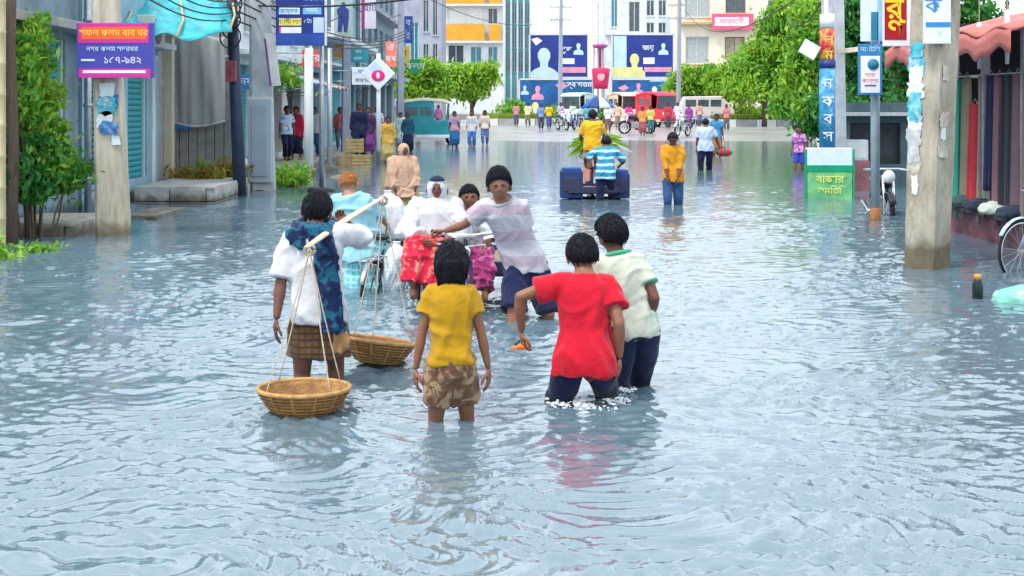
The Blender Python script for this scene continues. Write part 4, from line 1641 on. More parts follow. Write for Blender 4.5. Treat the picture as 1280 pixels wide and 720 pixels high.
# red banner on the cream building
bt = thing('banner', 'pink and white banner across the cream building front', 'banner', (XX(890, 134.3), 134.3, 0))
z0, z1 = CH - (37 - HY) * 134.3 / F, CH - (17 - HY) * 134.3 / F
wB = XX(942, 134.3) - XX(890, 134.3)
MB().box((wB / 2, 0, (z0 + z1) / 2), (wB, .12, z1 - z0)).build('board', M('pink_board', (.78, .1, .22), .5, .12), bt, False, .02)
MB().box((wB / 2 - .1, -.075, (z0 + z1) / 2), (wB - .7, .02, (z1 - z0) * .55)).build('white_field', M('white_print', (.8, .72, .75), .5, .08), bt)
text_mesh('ফার্মেসী', .62, MATS['pink_board'], bt, face_cam(wB / 2 - .1, -.09, (z0 + z1) / 2))

# ------------------------------------------------------------------ billboards over the junction
BLUEB = M('billboard_blue', (.015, .035, .24), .45, .35, .5, 0, 10, .4)
BLUEL = M('billboard_teal', (.012, .1, .3), .45, .5, .7, 0, 10, .4)


def billboard(label, px0, px1, py0, py1, d, mat, art):
    t = thing('billboard', label, 'billboard', (XX((px0 + px1) / 2, d), d, FZ))
    x0, x1 = XX(px0, d) - t.location.x, XX(px1, d) - t.location.x
    z0, z1 = CH - (py1 - HY) * d / F - FZ, CH - (py0 - HY) * d / F - FZ
    MB().box(((x0 + x1) / 2, 0, (z0 + z1) / 2), (x1 - x0, .2, z1 - z0)).build('panel', mat, t, False, .02)
    mb = MB()
    for (a, b) in (((x0, z0), (x1, z0)), ((x0, z1), (x1, z1)), ((x0, z0), (x0, z1)), ((x1, z0), (x1, z1))):
        mb.beam((a[0], -.06, a[1]), (b[0], -.06, b[1]), .14, .16, V((0, 1, 0)))
    mb.build('frame', FRAME_W, t)
    for f in (.12, .5, .88):
        MB().tube([(lerp(x0, x1, f), .16, 0), (lerp(x0, x1, f), .16, z1)], .09, 10).build('post', STEEL, t, True)

    def Q(px, py):
        return V((XX(px, d) - t.location.x, 0, CH - (py - HY) * d / F - FZ))
    lay = 0
    for kind, mt, g in art:
        lay += 1
        y = -.104 - .004 * lay
        mb = MB()
        if kind == 'bar':
            p, q = Q(g[0], g[3]), Q(g[2], g[1])
            mb.box(((p.x + q.x) / 2, y, (p.z + q.z) / 2), (q.x - p.x, .006, q.z - p.z))
            mb.build('print', mt, t)
        elif kind == 'bust':   # plain generic head and shoulders
            c = Q(g[0], g[1])
            s_ = g[2] * d / F
            out_ = [(-1.25, -2.1), (-1.2, -1.3), (-.75, -.95), (-.32, -.78), (-.34, -.4), (-.52, .0), (-.5, .4), (-.3, .72), (0, .82), (.3, .72), (.5, .4), (.52, 0), (.34, -.4), (.32, -.78), (.75, -.95), (1.2, -1.3), (1.25, -2.1)]
            mb.add([V((c.x + a * s_, y, c.z + b * s_)) for a, b in out_], [tuple(range(len(out_)))])
            mb.build('portrait', mt, t, solid=.004)
        elif kind == 'text':
            c = Q(g[0], g[1])
            text_mesh(g[3], g[2] * d / F, mt, t, face_cam(c.x, y, c.z), bold=.01)
        elif kind == 'poly':
            mb.add([Q(*p) + V((0, y, 0)) for p in g], [tuple(range(len(g)))])
            mb.build('print', mt, t, solid=.004)
    return t


ICE = M('ice_print', (.5, .68, .84), .5, .15, 1)
PALEY = M('pale_yellow_print', (.72, .7, .3), .5, .12, 1)
ROSE = M('rose_print', (.78, .3, .45), .5, .15, 1)
WPRINT = M('white_ink', (.8, .82, .86), .5, .06, 3)
INKB = M('ink_blue', (.02, .04, .2), .5, .1)
billboard('upper dark blue billboard with pale bust and rose bar', 662, 735, 43, 97, 124, BLUEB,
          [('bust', ICE, (680, 72, 15)), ('bar', ROSE, (699, 84, 732, 91)), ('bar', WPRINT, (700, 73, 718, 80)), ('poly', WPRINT, [(664, 49), (672, 47), (678, 51), (670, 57)]), ('bust', ICE, (723, 58, 5)), ('text', WPRINT, (708, 62, 9, 'শুভ'))])
billboard('upper blue billboard with pale yellow busts beside the red board', 765, 842, 43, 97, 124, BLUEB,
          [('bar', ICE, (767, 45, 783, 96)), ('bar', PALEY, (766, 84, 803, 96)), ('bust', PALEY, (793, 76, 11)), ('bar', ROSE, (805, 84, 840, 90)), ('bar', WPRINT, (804, 72, 818, 80)), ('bust', ICE, (829, 58, 5)), ('text', WPRINT, (810, 60, 9, 'জয়'))])
billboard('lower mid blue billboard with small figures above the traffic island', 649, 741, 99, 141, 123, BLUEL,
          [('bust', ROSE, (672, 112, 6)), ('bust', PALEY, (669, 134, 8)), ('poly', ROSE, [(694, 106), (704, 102), (709, 108), (701, 113)]), ('bar', ROSE, (700, 130, 714, 134)), ('bust', ICE, (656, 110, 4)), ('text', WPRINT, (724, 106, 9, 'স্বাগতম'))])
billboard('lower mid blue billboard behind the red auto rickshaw', 764, 843, 99, 141, 123, BLUEL,
          [('poly', ROSE, [(772, 110), (781, 106), (786, 110), (779, 114)]), ('bar', ICE, (812, 98, 840, 102)), ('bust', WPRINT, (818, 113, 6)), ('bust', ROSE, (798, 108, 5)), ('bar', TEALP, (826, 104, 841, 124))])
# monument mast with red board between the billboards
mt_ = thing('signal_mast', 'white lattice mast carrying a crimson board between the billboards', 'mast', (XX(748, 116), 116, FZ))
zt = CH - (-30 - HY) * 116 / F
for (x, y) in ((-.45, 0), (.45, 0), (0, .6)):
    MB().tube([(x, y, 0), (x * .6, y * .6, zt)], .09, 8).build('leg', PLAS_W, mt_, True)
for i in range(9):
    z = .5 + i * zt / 9.5
    mb = MB()
    f = 1 - .4 * z / zt
    mb.tube([(-.45 * f, 0, z), (.45 * f, 0, z + .5)], .04, 6)
    mb.build('brace', PLAS_W, mt_, True)
rb = MB()
zc = CH - (102 - HY) * 116 / F
rb.lathe([(.55, -.95), (.62, -.5), (.7, .2), (.75, .62), (.6, .72)], 16, (.15, -.55, zc))
rb.build('board', M('crimson_board', (.7, .03, .12), .5, .2, 1), mt_, True)
MB().ell((.15, -1.2, zc), (.3, .06, .36), 12, 8).build('emblem', M('pink_emblem', (.8, .45, .5), .5), mt_, True)
zc2 = CH - (72 - HY) * 116 / F
MB().lathe([(.1, -1.2), (.12, .3), (.55, .45), (.65, .62), (.2, .75)], 14, (.1, -.5, zc2)).build('lamp_head', M('plum_paint', (.4, .1, .3), .5), mt_, True)

# ------------------------------------------------------------------ traffic islands with painted kerbs
KW, KG = M('kerb_white', (.68, .69, .7), .7, .12, 2, .3, 20, dirt=(.4, .38, .34), dscale=2), M('kerb_grey', (.34, .33, .36), .75, .2, 2, .3, 20)
GRASSM = M('lawn_blade', (.12, .26, .02), .7, .3, 2, leaf=(.34, .42, .05))


def island(label, x0, x1, y0, y1, zb, h):
    t = thing('traffic_island', label, 'traffic island', ((x0 + x1) / 2, (y0 + y1) / 2, zb))
    cx, cy = (x0 + x1) / 2, (y0 + y1) / 2
    k = 0
    L = 1.3
    runs = [((x0, y0), (x1, y0)), ((x1, y0), (x1, y1)), ((x1, y1), (x0, y1)), ((x0, y1), (x0, y0))]
    for a, b in runs:
        v = V((b[0] - a[0], b[1] - a[1], 0))
        n = max(1, round(v.length / L))
        for i in range(n):
            p = V((a[0], a[1], 0)) + v * ((i + .5) / n) - V((cx, cy, 0))
            MB().box((0, 0, 0), (v.length / n - .03, .24, h), math.atan2(v.y, v.x)).build('kerb_stone', (KW, KG)[k % 2 if n > 2 else 0], t, False, .02, loc=p + V((0, 0, h / 2)))
            k += 1
    mb = MB()
    mb.box((0, 0, (h - .06) / 2), (x1 - x0 - .2, y1 - y0 - .2, h - .06))
    mb.build('soil', M('island_soil', (.16, .13, .08), .9, .3, 2), t)
    r = random.Random(int(x0 * 10))
    mb = MB()
    for i in range(2600):
        x, y = r.uniform(x0 + .2, x1 - .2) - cx, r.uniform(y0 + .2, y1 - .2) - cy
        a, hh_, w_ = r.uniform(0, 6.28), r.uniform(.2, .5), .05
        dx, dy = math.cos(a) * w_, math.sin(a) * w_
        mb.add([(x - dx, y - dy, h - .06), (x + dx, y + dy, h - .06), (x + dy * 2, y - dx * 2, h + hh_)], [(0, 1, 2)])
    tag(mb.build('grass', GRASSM, t), kind='stuff')
    return t


island('traffic island with white and grey kerb and grass below the billboards', XX(600, 106), XX(692, 106), 106, 111, FZ, .5)
island('traffic island with painted kerb under the roadside trees', XX(893, 100), XX(1016, 100), 99, 104, FZ, .5)

# ------------------------------------------------------------------ trees
LEAF_L = M('leaf_lime', (.16, .40, .03), .55, .3, 3, leaf=(.38, .56, .06))
LEAF_G = M('leaf_green', (.05, .28, .03), .5, .35, 3, leaf=(.30, .52, .05))
LEAF_D = M('leaf_dark', (.015, .13, .035), .5, .3, 3, leaf=(.08, .30, .04))
LEAF_Y = M('leaf_ochre', (.26, .24, .03), .55, .3, 3, leaf=(.34, .2, .05))
BARK = M('bark', (.14, .1, .07), .9, .3, 8, .8, 30, .15)


def leaves(mb, blobs, size, count, r, flat=.5):
    tot = sum(b[3] * b[4] for b in blobs)
    for (cx, cy, cz, rx, rz, *ry) in blobs:
        ryy = ry[0] if ry else rx
        nclump = max(3, int(count * (rx * rz) / tot / 22))
        for _ in range(nclump):
            # clump centre near the surface of the blob
            while True:
                q = V((r.gauss(0, 1), r.gauss(0, 1), r.gauss(0, 1)))
                if q.length > .1:
                    break
            q = q.normalized() * (r.uniform(.35, 1) ** .5)
            c = V((cx + q.x * rx, cy + q.y * ryy, cz + q.z * rz))
            cr = size * r.uniform(1.6, 3.2)
            for _ in range(22):
                p = c + V((r.gauss(0, cr * .6), r.gauss(0, cr * .6), r.gauss(0, cr * .4)))
                s_ = size * r.uniform(.6, 1.25)
                nrm = V((r.gauss(0, 1), r.gauss(0, 1), r.gauss(0, 1) + flat)).normalized()
                a, b, _z = frame_to(nrm, V((r.gauss(0, 1), r.gauss(0, 1), r.gauss(0, 1))))
                a, b = a * s_, b * s_ * .42
                mb.add([p - a, p + b + nrm * s_ * .12, p + a - V((0, 0, s_ * .2)), p - b + nrm * s_ * .12], [(0, 1, 2, 3)])


def tree(label, base, h, blobs, size, count, mat, tr=.16, seed=1, cat='tree', name='tree'):
    """blobs are relative to the base: x, y, z, radius, height radius"""
    t = thing(name, label, cat, base)
    r = random.Random(seed)
    mb = MB()
    top = V((r.uniform(-.2, .2), 0, h))
    trunk = [V((0, 0, -.3)), V((r.uniform(-.08, .08), 0, h * .35)), V((r.uniform(-.15, .15), r.uniform(-.1, .1), h * .7)), top]
    mb.tube(trunk, [tr * 1.25, tr, tr * .8, tr * .5], 9)
    for b in blobs:
        e = V(b[:3])
        s0 = lerp(trunk[1], top, r.uniform(.1, .9))
        mb.tube([s0, lerp(s0, e, .5) + V((0, 0, -.1 * h * r.random())), e], [tr * .5, tr * .32, tr * .1], 6)
        for _ in range(3):
            e2 = e + V((r.uniform(-1, 1) * b[3] * .7, r.uniform(-1, 1) * b[3] * .7, r.uniform(-.3, .8) * b[4]))
            mb.tube([lerp(s0, e, .6), lerp(lerp(s0, e, .6), e2, .5) + V((0, 0, .05 * h)), e2], [tr * .25, tr * .15, tr * .05], 5)
    mb.build('trunk', BARK, t, True)
    sets = [(mat, blobs)] if mat is not LEAF_G else [(LEAF_G, [b for i, b in enumerate(blobs) if i % 3]), (LEAF_L, blobs[0::3])]
    tot = sum(b[3] * b[4] for b in blobs)
    for mt, bs in sets:
        mb = MB()
        leaves(mb, bs, size, int(count * .85 * sum(b[3] * b[4] for b in bs) / tot), r)
        tag(mb.build('crown', mt, t), kind='stuff')
    return t


def at_blobs(base, lst, d):
    out = []
    for (px, py, rx, rz) in lst:
        p = A(px, py, d)
        out.append((p.x - base[0], p.y - base[1] + random.uniform(-.6, .6), p.z - base[2], rx * d / F, rz * d / F))
    return out


b_ = (XX(522, 97), 97, FZ)
tree('low spreading lime green tree behind the teal auto rickshaw', b_, 2.6, at_blobs(b_, [(505, 98, 16, 16), (528, 94, 20, 17), (545, 108, 20, 13), (512, 112, 18, 10), (535, 84, 14, 8)], 97), .22, 9000, LEAF_L, .16, 2)
b_ = (XX(590, 100), 100, FZ)
tree('round lime green tree next to the billboards', b_, 2.4, at_blobs(b_, [(575, 96, 20, 14), (598, 98, 18, 15), (585, 112, 18, 10), (610, 90, 11, 9), (562, 106, 14, 12)], 100), .22, 9000, LEAF_L, .15, 3)
b_ = (XX(873, 112), 112, FZ)
tree('low bright green tree in front of the cream building', b_, 2.6, at_blobs(b_, [(862, 98, 16, 12), (886, 97, 18, 14), (905, 104, 16, 14), (850, 112, 12, 14), (880, 112, 20, 9)], 112), .24, 9000, LEAF_G, .16, 4)
b_ = (XX(955, 99), 99, FZ)
tree('tall full green tree with slender trunk on the kerbed island', b_, 4.2, at_blobs(b_, [(930, 110, 22, 18), (955, 92, 28, 24), (985, 106, 24, 22), (962, 60, 26, 20), (990, 75, 22, 22), (975, 30, 24, 18), (1000, 40, 18, 18), (1005, 112, 18, 20), (935, 86, 18, 14), (990, 12, 22, 16)], 99), .24, 20000, LEAF_G, .2, 5)
b_ = (XX(925, 108), 108, FZ)
tree('wide lime green tree beside the cream building', b_, 3, at_blobs(b_, [(905, 100, 20, 16), (925, 92, 22, 18), (945, 104, 20, 16), (915, 116, 18, 10), (938, 78, 18, 14)], 108), .24, 8000, LEAF_L, .17, 14)
b_ = (XX(1004, 62), 62, GZ)
tree('green roadside tree behind the banner poles', b_, 3.6, at_blobs(b_, [(1000, 100, 20, 26), (1012, 60, 22, 30), (985, 130, 16, 16), (1016, 20, 24, 26), (1040, 60, 22, 40)], 62), .17, 9000, LEAF_G, .16, 6)
b_ = (XX(1092, 40), 40, GZ)
tree('dark leafy tree standing over the low kiosk', b_, 3.8, at_blobs(b_, [(1070, 60, 36, 40), (1100, 30, 40, 40), (1120, 90, 38, 36), (1080, 110, 34, 28), (1135, 40, 30, 50), (1060, 20, 26, 34), (1110, 130, 34, 16)], 40), .12, 16000, LEAF_D, .17, 8)
b_ = (XX(1150, 32), 33, GZ)
tree('dense dark tree behind the painted clothes shop', b_, 4.2, at_blobs(b_, [(1150, 60, 40, 50), (1180, 20, 50, 50), (1165, 110, 40, 40), (1130, 140, 24, 26)], 33), .11, 11000, LEAF_D, .16, 9)

# ------------------------------------------------------------------ left roadside
r5 = random.Random(21)
PLANKW = M('weathered_post', (.5, .42, .26), .85, .25, 6, .5, 30, stretch=(6, 6, .6))
PAPER_W = M('torn_paper', (.68, .76, .8), .8, .15, 6, .2, 30)
PAPER_T = M('teal_poster', (.06, .4, .52), .7, .5, 9, .2, 30, dirt=(.55, .7, .75), dscale=8, damt=.9)
PAPER_B = M('blue_poster', (.03, .16, .42), .7, .5, 9, .2, 30, dirt=(.5, .62, .72), dscale=7, damt=.8)
WIRE = M('black_cable', (.02, .02, .025), .6, .2)
SIGNBLUE = M('sign_blue', (.055, .06, .36), .45, .12, 2)
SIGNMAG = M('sign_magenta', (.62, .03, .3), .45, .12, 2)
SIGNORG = M('sign_orange', (.85, .13, .02), .45, .12, 2)
INKY = M('ink_yellow', (.9, .62, .14), .5, .06)
INKL = M('ink_ice', (.55, .78, .92), .5, .06)


def concrete_pole(label, base, top, wb, wt, mat, rot=0., name='utility_pole', stain=None, groove=True):
    """square tapered reinforced-concrete pole with chamfered arrises"""
    t = thing(name, label, 'utility pole', base)
    v = V(top) - V(base)
    rings = []
    n = 14
    for i in range(n + 1):
        f = i / n
        w_ = lerp(wb, wt, f) / 2
        c = v * f
        ring = []
        for k in range(4):
            a = rot + math.pi / 4 + k * math.pi / 2
            for da in (-.09, .09):
                j = 1 + .012 * math.sin(17.3 * f * (k + 1) + k)
                ring.append(c + V((math.cos(a + da) * w_ * 1.38 * j, math.sin(a + da) * w_ * 1.38 * j, 0)))
        rings.append(ring)
    mb = MB().loft(rings)
    mb.build('shaft', mat, t)
    return t


def plate_on(parent, c, w, h, rz, mat, name='poster', th=.006, jag=.1, seed=0):
    """torn paper sheet: an irregular outline with a little thickness, centre c relative to the parent"""
    r = random.Random(seed)
    n = 18
    m = Matrix.Rotation(rz, 3, 'Z')
    pts = []
    for k in range(n):
        a = 2 * math.pi * k / n
        cx, sx = math.cos(a), math.sin(a)
        q = 1 / max(abs(cx), abs(sx)) * (1 - r.random() * jag)
        pts.append(V(c) + m @ V((cx * q * w / 2, 0, sx * q * h / 2)))
    mb = MB()
    mb.add(pts, [tuple(range(n))])
    return mb.build(name, mat, parent, solid=th)


def board(label, px0, px1, py0, py1, d, mat, name='shop_sign', cat='sign', th=.1, rz=0., base=None):
    """box sign that faces the street camera; returns root and a mapper from photo pixels to local coordinates"""
    c = A((px0 + px1) / 2, (py0 + py1) / 2, d)
    t = thing(name, label, cat, c, rz)
    w_, h_ = (px1 - px0) * d / F, (py1 - py0) * d / F
    MB().box((0, 0, 0), (w_, th, h_)).build('panel', mat, t, False, .006)

    def Q(px, py):
        return ((px - (px0 + px1) / 2) * d / F, -th / 2, -(py - (py0 + py1) / 2) * d / F)

    def bar(x0, y0, x1, y1, mt, lay=1, name='print'):
        a, b = Q(x0, y1), Q(x1, y0)
        MB().box(((a[0] + b[0]) / 2, -th / 2 - .003 * lay, (a[2] + b[2]) / 2), (b[0] - a[0], .004, b[2] - a[2])).build(name, mt, t)

    def txt(px, py, size, s_, mt, lay=3, bold=.0, sx=1.):
        q = Q(px, py)
        text_mesh(s_, size * d / F, mt, t, face_cam(q[0], -th / 2 - .003 * lay, q[2]), bold=bold, ext=.001, sx=sx)
    return t, bar, txt


# pole with the blue and orange sign
pbase = V((XX(143, 20), 20, GZ))
ptop = A(131, -60, 20)
pa = concrete_pole('stained concrete utility pole carrying the blue and orange sign', pbase, ptop, .43, .30, M('tan_pole', (.56, .5, .39), .85, .25, 3, .6, 26, .2, dirt=(.32, .24, .15), dscale=2, damt=.8, stretch=(2.5, 2.5, .35), wet=.46), R(8))
for k, (px, py, w_, h_, mt) in enumerate(((134, 112, .26, .22, PAPER_W), (133, 132, .3, .3, PAPER_T), (141, 128, .16, .24, PAPER_B), (136, 160, .3, .2, PAPER_B), (130, 150, .24, .26, PAPER_W), (144, 175, .14, .16, PAPER_W))):
    p = A(px, py, 19.755) - pbase
    plate_on(pa, (p.x, p.y + .012 * (k % 3), p.z), w_, h_, R(8) * 0, mt, seed=k, jag=.3)
s1, bar, txt = board('blue sign with orange headline and magenta edges on the stained concrete pole', 97, 193, 29, 97, 19.62, SIGNBLUE, th=.12, rz=R(-2))
bar(99, 29.5, 188, 54, SIGNMAG)
bar(103, 34, 185, 49.5, SIGNORG, 2)
txt(144, 41.5, 11.5, 'সফল কলম বাব ঘর', INKY, 3, 0, .95)
txt(142, 61.5, 8.5, 'নগর কলম সদরঘর', INKL, 2, 0, 1.)
bar(103, 74, 120, 76.5, INKL, 2)
txt(155, 75.5, 12.5, '১৫৭-৯৪২', WPRINT, 2, 0, 1.0)
bar(100, 86, 190, 97, SIGNMAG, 1)
bar(105, 88, 184, 91.5, WPRINT, 2)
# bamboo prop and dark post at the frame's edge
t = thing('bamboo_post', 'pale bamboo post rising from the water beside the climbing vine', 'post', (XX(2, 17.6), 17.6, GZ))
mb = MB()
pts = [(0, 0, z) for z in np.arange(0, 4.6, .38)]
mb.tube([p for z in np.arange(0, 4.6, .38) for p in ((0, 0, z), (0, 0, z + .02), (0, 0, z + .04))], [q for z in np.arange(0, 4.6, .38) for q in (.05, .058, .05)], 10)
mb.build('culm', PLANKW, t, True)
t = thing('timber_post', 'dark weathered timber post behind the climbing vine', 'post', (XX(14, 18.6), 18.6, GZ))
MB().tube([(0, 0, 0), (.03, 0, 1.5), (-.01, 0, 3), (.02, 0, 4.4)], [.08, .075, .07, .065], 8).build('shaft', M('dark_timber', (.12, .08, .06), .9, .3, 8, .7, 30, stretch=(6, 6, .6)), t, True)


def leafy(name, label, cat, base, blobs, size, count, mats, seed, stems=True):
    """shrub or climber: stems and a mass of real leaf faces in one or two greens"""
    t = thing(name, label, cat, base)
    r = random.Random(seed)
    if stems:
        mb = MB()
        for b in blobs:
            e = V(b[:3])
            mb.tube([V((e.x * .3, e.y * .3, -.1)), lerp(V((e.x * .3, e.y * .3, 0)), e, .5) + V((r.uniform(-.06, .06), 0, .05)), e], [.018, .013, .005], 5)
        mb.build('stem', BARK, t, True)
    for i, mt in enumerate(mats):
        mb = MB()
        leaves(mb, blobs[i::len(mats)], size, count // len(mats), r, .3)
        tag(mb.build('foliage', mt, t), kind='stuff')
    return t


d = 19.6
vb = (XX(40, d), d, GZ)
leafy('climbing_vine', 'bright green climbing vine on the wall beside the teal shutters', 'vine', vb,
      at_blobs(vb, [(28, 40, 9, 16), (32, 75, 10, 18), (38, 105, 10, 18), (42, 130, 12, 18), (36, 155, 16, 18), (30, 60, 8, 14), (46, 165, 14, 16), (35, 90, 11, 18), (40, 118, 12, 20), (26, 30, 6, 10)], d), .075, 5200, [LEAF_L, LEAF_G], 31)
vb2 = (XX(42, 19.2), 19.2, GZ)
leafy('leafy_bush', 'dark green bush at the foot of the climbing vine', 'bush', vb2,
      at_blobs(vb2, [(30, 190, 24, 22), (52, 205, 22, 22), (28, 215, 22, 18), (66, 225, 16, 16), (42, 235, 24, 14), (15, 225, 14, 24), (75, 215, 12, 14)], 19.2), .075, 4200, [LEAF_D, LEAF_G], 32)
vb3 = (XX(22, 17.2), 17.2, GZ)
leafy('water_weed', 'low lime green weeds growing out of the water below the dark bush', 'weeds', vb3,
      at_blobs(vb3, [(14, 318, 14, 10), (34, 324, 16, 8), (50, 330, 10, 5), (8, 305, 8, 14)], 17.2), .06, 900, [LEAF_L, LEAF_G], 33)
vb4 = (XX(262, 29.6), 29.6, GZ)
leafy('leafy_bush', 'yellowing bush growing below the grey hanging sheet', 'bush', vb4,
      at_blobs(vb4, [(232, 222, 10, 9), (246, 216, 12, 10), (262, 222, 13, 12), (278, 218, 13, 14), (272, 238, 14, 10), (286, 232, 9, 14), (254, 232, 12, 10)], 29.6), .085, 2600, [LEAF_Y, LEAF_G, LEAF_Y], 34)
vb5 = (XX(362, 32), 32, GZ)
leafy('leafy_bush', 'small bright green plant on the rubble by the pale concrete pole', 'bush', vb5,
      at_blobs(vb5, [(352, 218, 6, 6), (366, 216, 9, 6), (374, 224, 8, 5), (358, 226, 8, 5)], 32), .085, 700, [LEAF_L, LEAF_G], 35)
vb6 = (XX(370, 40), 40, GZ + .3)
leafy('potted_plant', 'sprig of green leaves hanging in front of the white shop house', 'plant', (XX(362, 40), 40, 2.0),
      at_blobs((XX(362, 40), 40, 2.0), [(356, 88, 5, 5), (364, 98, 6, 5), (370, 104, 5, 4), (358, 96, 5, 6)], 40), .1, 350, [LEAF_G, LEAF_L], 36)

# plinths and steps along the shops; blocks are parts
BLK = M('plinth_block', (.42, .42, .4), .85, .22, 2.5, .5, 24, .2, dirt=(.24, .22, .17), dscale=1.8, damt=.6, wet=.5)


def plinth(label, x0, x1, y0, y1, zt, rows, cols, mat=BLK, name='plinth', cat='plinth'):
    t = thing(name, label, cat, ((x0 + x1) / 2, (y0 + y1) / 2, BY))
    hh_ = zt - BY
    r = random.Random(int(y0 * 7))
    cx, cy = (x0 + x1) / 2, (y0 + y1) / 2
    MB().box((0, 0, hh_ / 2 - .01), (x1 - x0 - .1, y1 - y0 - .1, hh_ - .02)).build('core', mat, t)
    for j in range(rows):
        z0, z1 = hh_ * j / rows, hh_ * (j + 1) / rows
        for i in range(cols):   # long side to the street
            a0, a1 = lerp(y0, y1, i / cols), lerp(y0, y1, (i + 1) / cols)
            o_ = r.uniform(-.012, .012)
            MB().box((x1 - cx - .05 + o_, (a0 + a1) / 2 - cy, (z0 + z1) / 2), (.16, a1 - a0 - .016, z1 - z0 - .014)).build('block', mat, t, False, .008)
        nc = max(1, round((x1 - x0) / ((y1 - y0) / cols)))
        for i in range(nc):
            a0, a1 = lerp(x0, x1 - .14, i / nc), lerp(x0, x1 - .14, (i + 1) / nc)
            MB().box(((a0 + a1) / 2 - cx, y0 - cy + .05 + r.uniform(-.012, .012), (z0 + z1) / 2), (a1 - a0 - .016, .16, z1 - z0 - .014)).build('block', mat, t, False, .008)
    MB().box((.0, 0, hh_ + .012), (x1 - x0 + .04, y1 - y0 + .04, .05)).build('coping', mat, t, False, .01)
    return t


plinth('stepped concrete block plinth beside the pole with the blue sign', XX(170, 23.2), XX(206, 23.2), 22.6, 24.4, .02, 2, 3)
plinth('pale concrete block plinth under the grey hanging sheet', -6.9, -5.45, 26.3, 29.6, .27, 3, 5)
plinth('low grey plinth with dark mouth below the dark green bush', -7.1, -6.05, 19.9, 21.8, .12, 2, 3, CONC_P)
plinth('long low pavement of concrete blocks before the open shop fronts', -7.1, -5.9, 38.5, 62, .1, 2, 18)

# grey sheet and teal tarpaulin
t = thing('hanging_sheet', 'grey sheet with curved white hem hanging on the bare concrete wall', 'sheet', A(248, 155, 31.2))
d = 31.2
c0 = t.location


def sheet_p(u, v):
    px = lerp(217, 281, u)
    py = lerp(154 + 5 * math.sin(math.pi * u * 1.1) - 8 * max(0, u - .8) * 5 * 0, 44 + 3 * math.sin(u * 9), v)
    p = A(px, py, d)
    return V((p.x, d + .04 * math.sin(u * 13 + v * 3) + .03 * math.sin(u * 29), p.z)) - c0


MB().grid(sheet_p, 26, 20).build('cloth', cloth_mat('grey_sheet', (.42, .44, .45)), t, True, solid=.012)
mb = MB()
mb.tube([sheet_p(i / 16, .0) + V((0, -.02, .02)) for i in range(17)], .028, 8)
mb.build('hem', W_WHITE, t, True)
mb = MB()
mb.grid(lambda u, v: sheet_p(u * .38, 0) + V((0, -.03, -.0 - .13 * (1 - v) * (1 - u * .7))), 6, 3).build('blue_patch', M('blue_plastic', (.04, .22, .6), .5), t, True, solid=.01)
bp_ = plinth('rendered grey garden wall behind the yellowing bush', XX(216, 31.7), XX(289, 31.7), 31.55, 31.75, 2.85, 1, 1, CONC, 'boundary_wall', 'wall')
# cream column with dark edges, white pier with orange stain, brick pier
for (lab, p0, p1, y0, y1, d, mt, nm) in (('cream plaster column next to the grey hanging sheet', 200, 215, 40, 222, 30.4, M('cream_column', (.62, .55, .4), .8, .12, 2, .3, 20), 'column'),
                                         ('white pier with orange stained foot beside the teal shutter', 178, 191, 70, 224, 28.6, M('stained_pier', (.68, .7, .74), .8, .12, 2, .3, 20, dirt=(.75, .3, .06), dscale=1.2, damt=.9), 'column')):
    a, b = A(p0, y1, d), A(p1, y0, d)
    t = thing(nm, lab, 'column', ((a.x + b.x) / 2, d, BY))
    MB().box((0, .12, (b.z - BY) / 2), (b.x - a.x, .24, b.z - BY)).build('shaft', mt, t, False, .01)
    MB().box((0, .1, b.z - BY - .04), (b.x - a.x + .08, .34, .1)).build('capital', mt, t, False, .01)
    MB().box((0, .1, .35), (b.x - a.x + .1, .36, .7)).build('foot', CONC, t, False, .01)
d = 33.2
a, b = A(279, 236, d), A(290, 92, d)
t = thing('brick_pier', 'slim red brick pier behind the dark leaning pole', 'pier', ((a.x + b.x) / 2, d, BY))
nb_ = int((b.z - BY) / .085)
shp = MB().box((0, 0, 0), (b.x - a.x, .2, .073)).mesh('brick')
shp.materials.append(BRICK)
for i in range(nb_):
    o = bpy.data.objects.new('brick', shp)
    COL.objects.link(o)
    o.parent = t
    o.location = (r5.uniform(-.008, .008), r5.uniform(-.008, .008), .04 + i * .085)
MB().box((0, .01, (b.z - BY) / 2), (b.x - a.x - .03, .17, b.z - BY)).build('mortar', CONC, t)

# teal tarpaulin awning
t = thing('tarpaulin_awning', 'sagging teal tarpaulin awning above the grey hanging sheet', 'awning', A(215, 10, 28))
c0 = t.location.copy()


def tarp(u, v):
    d_ = lerp(26.2, 31.4, v * .6 + .2 * u)
    px = lerp(150, 290, u)
    py = lerp(40 + 6 * math.sin(math.pi * u) - 4 * math.sin(u * 17), -34, v)
    p = A(px, py, d_)
    return p - c0 + V((0, 0, .08 * math.sin(u * 21 + v * 5) * (.4 + v) + .05 * math.sin(v * 19 + u * 7)))


MB().grid(tarp, 40, 22).build('sheet', M('teal_tarp', (.02, .36, .42), .4, .4, 4, .4, 14, .4, dirt=(.1, .6, .66), dscale=3, damt=.7), t, True, solid=.012)
for u in (.02, .5, .97):
    p = tarp(u, 0)
    MB().tube([p + V((0, .05, .0)), p + V((0, .6, .35)), tarp(u, .95)], .025, 6).build('batten', PLANKW, t, True)

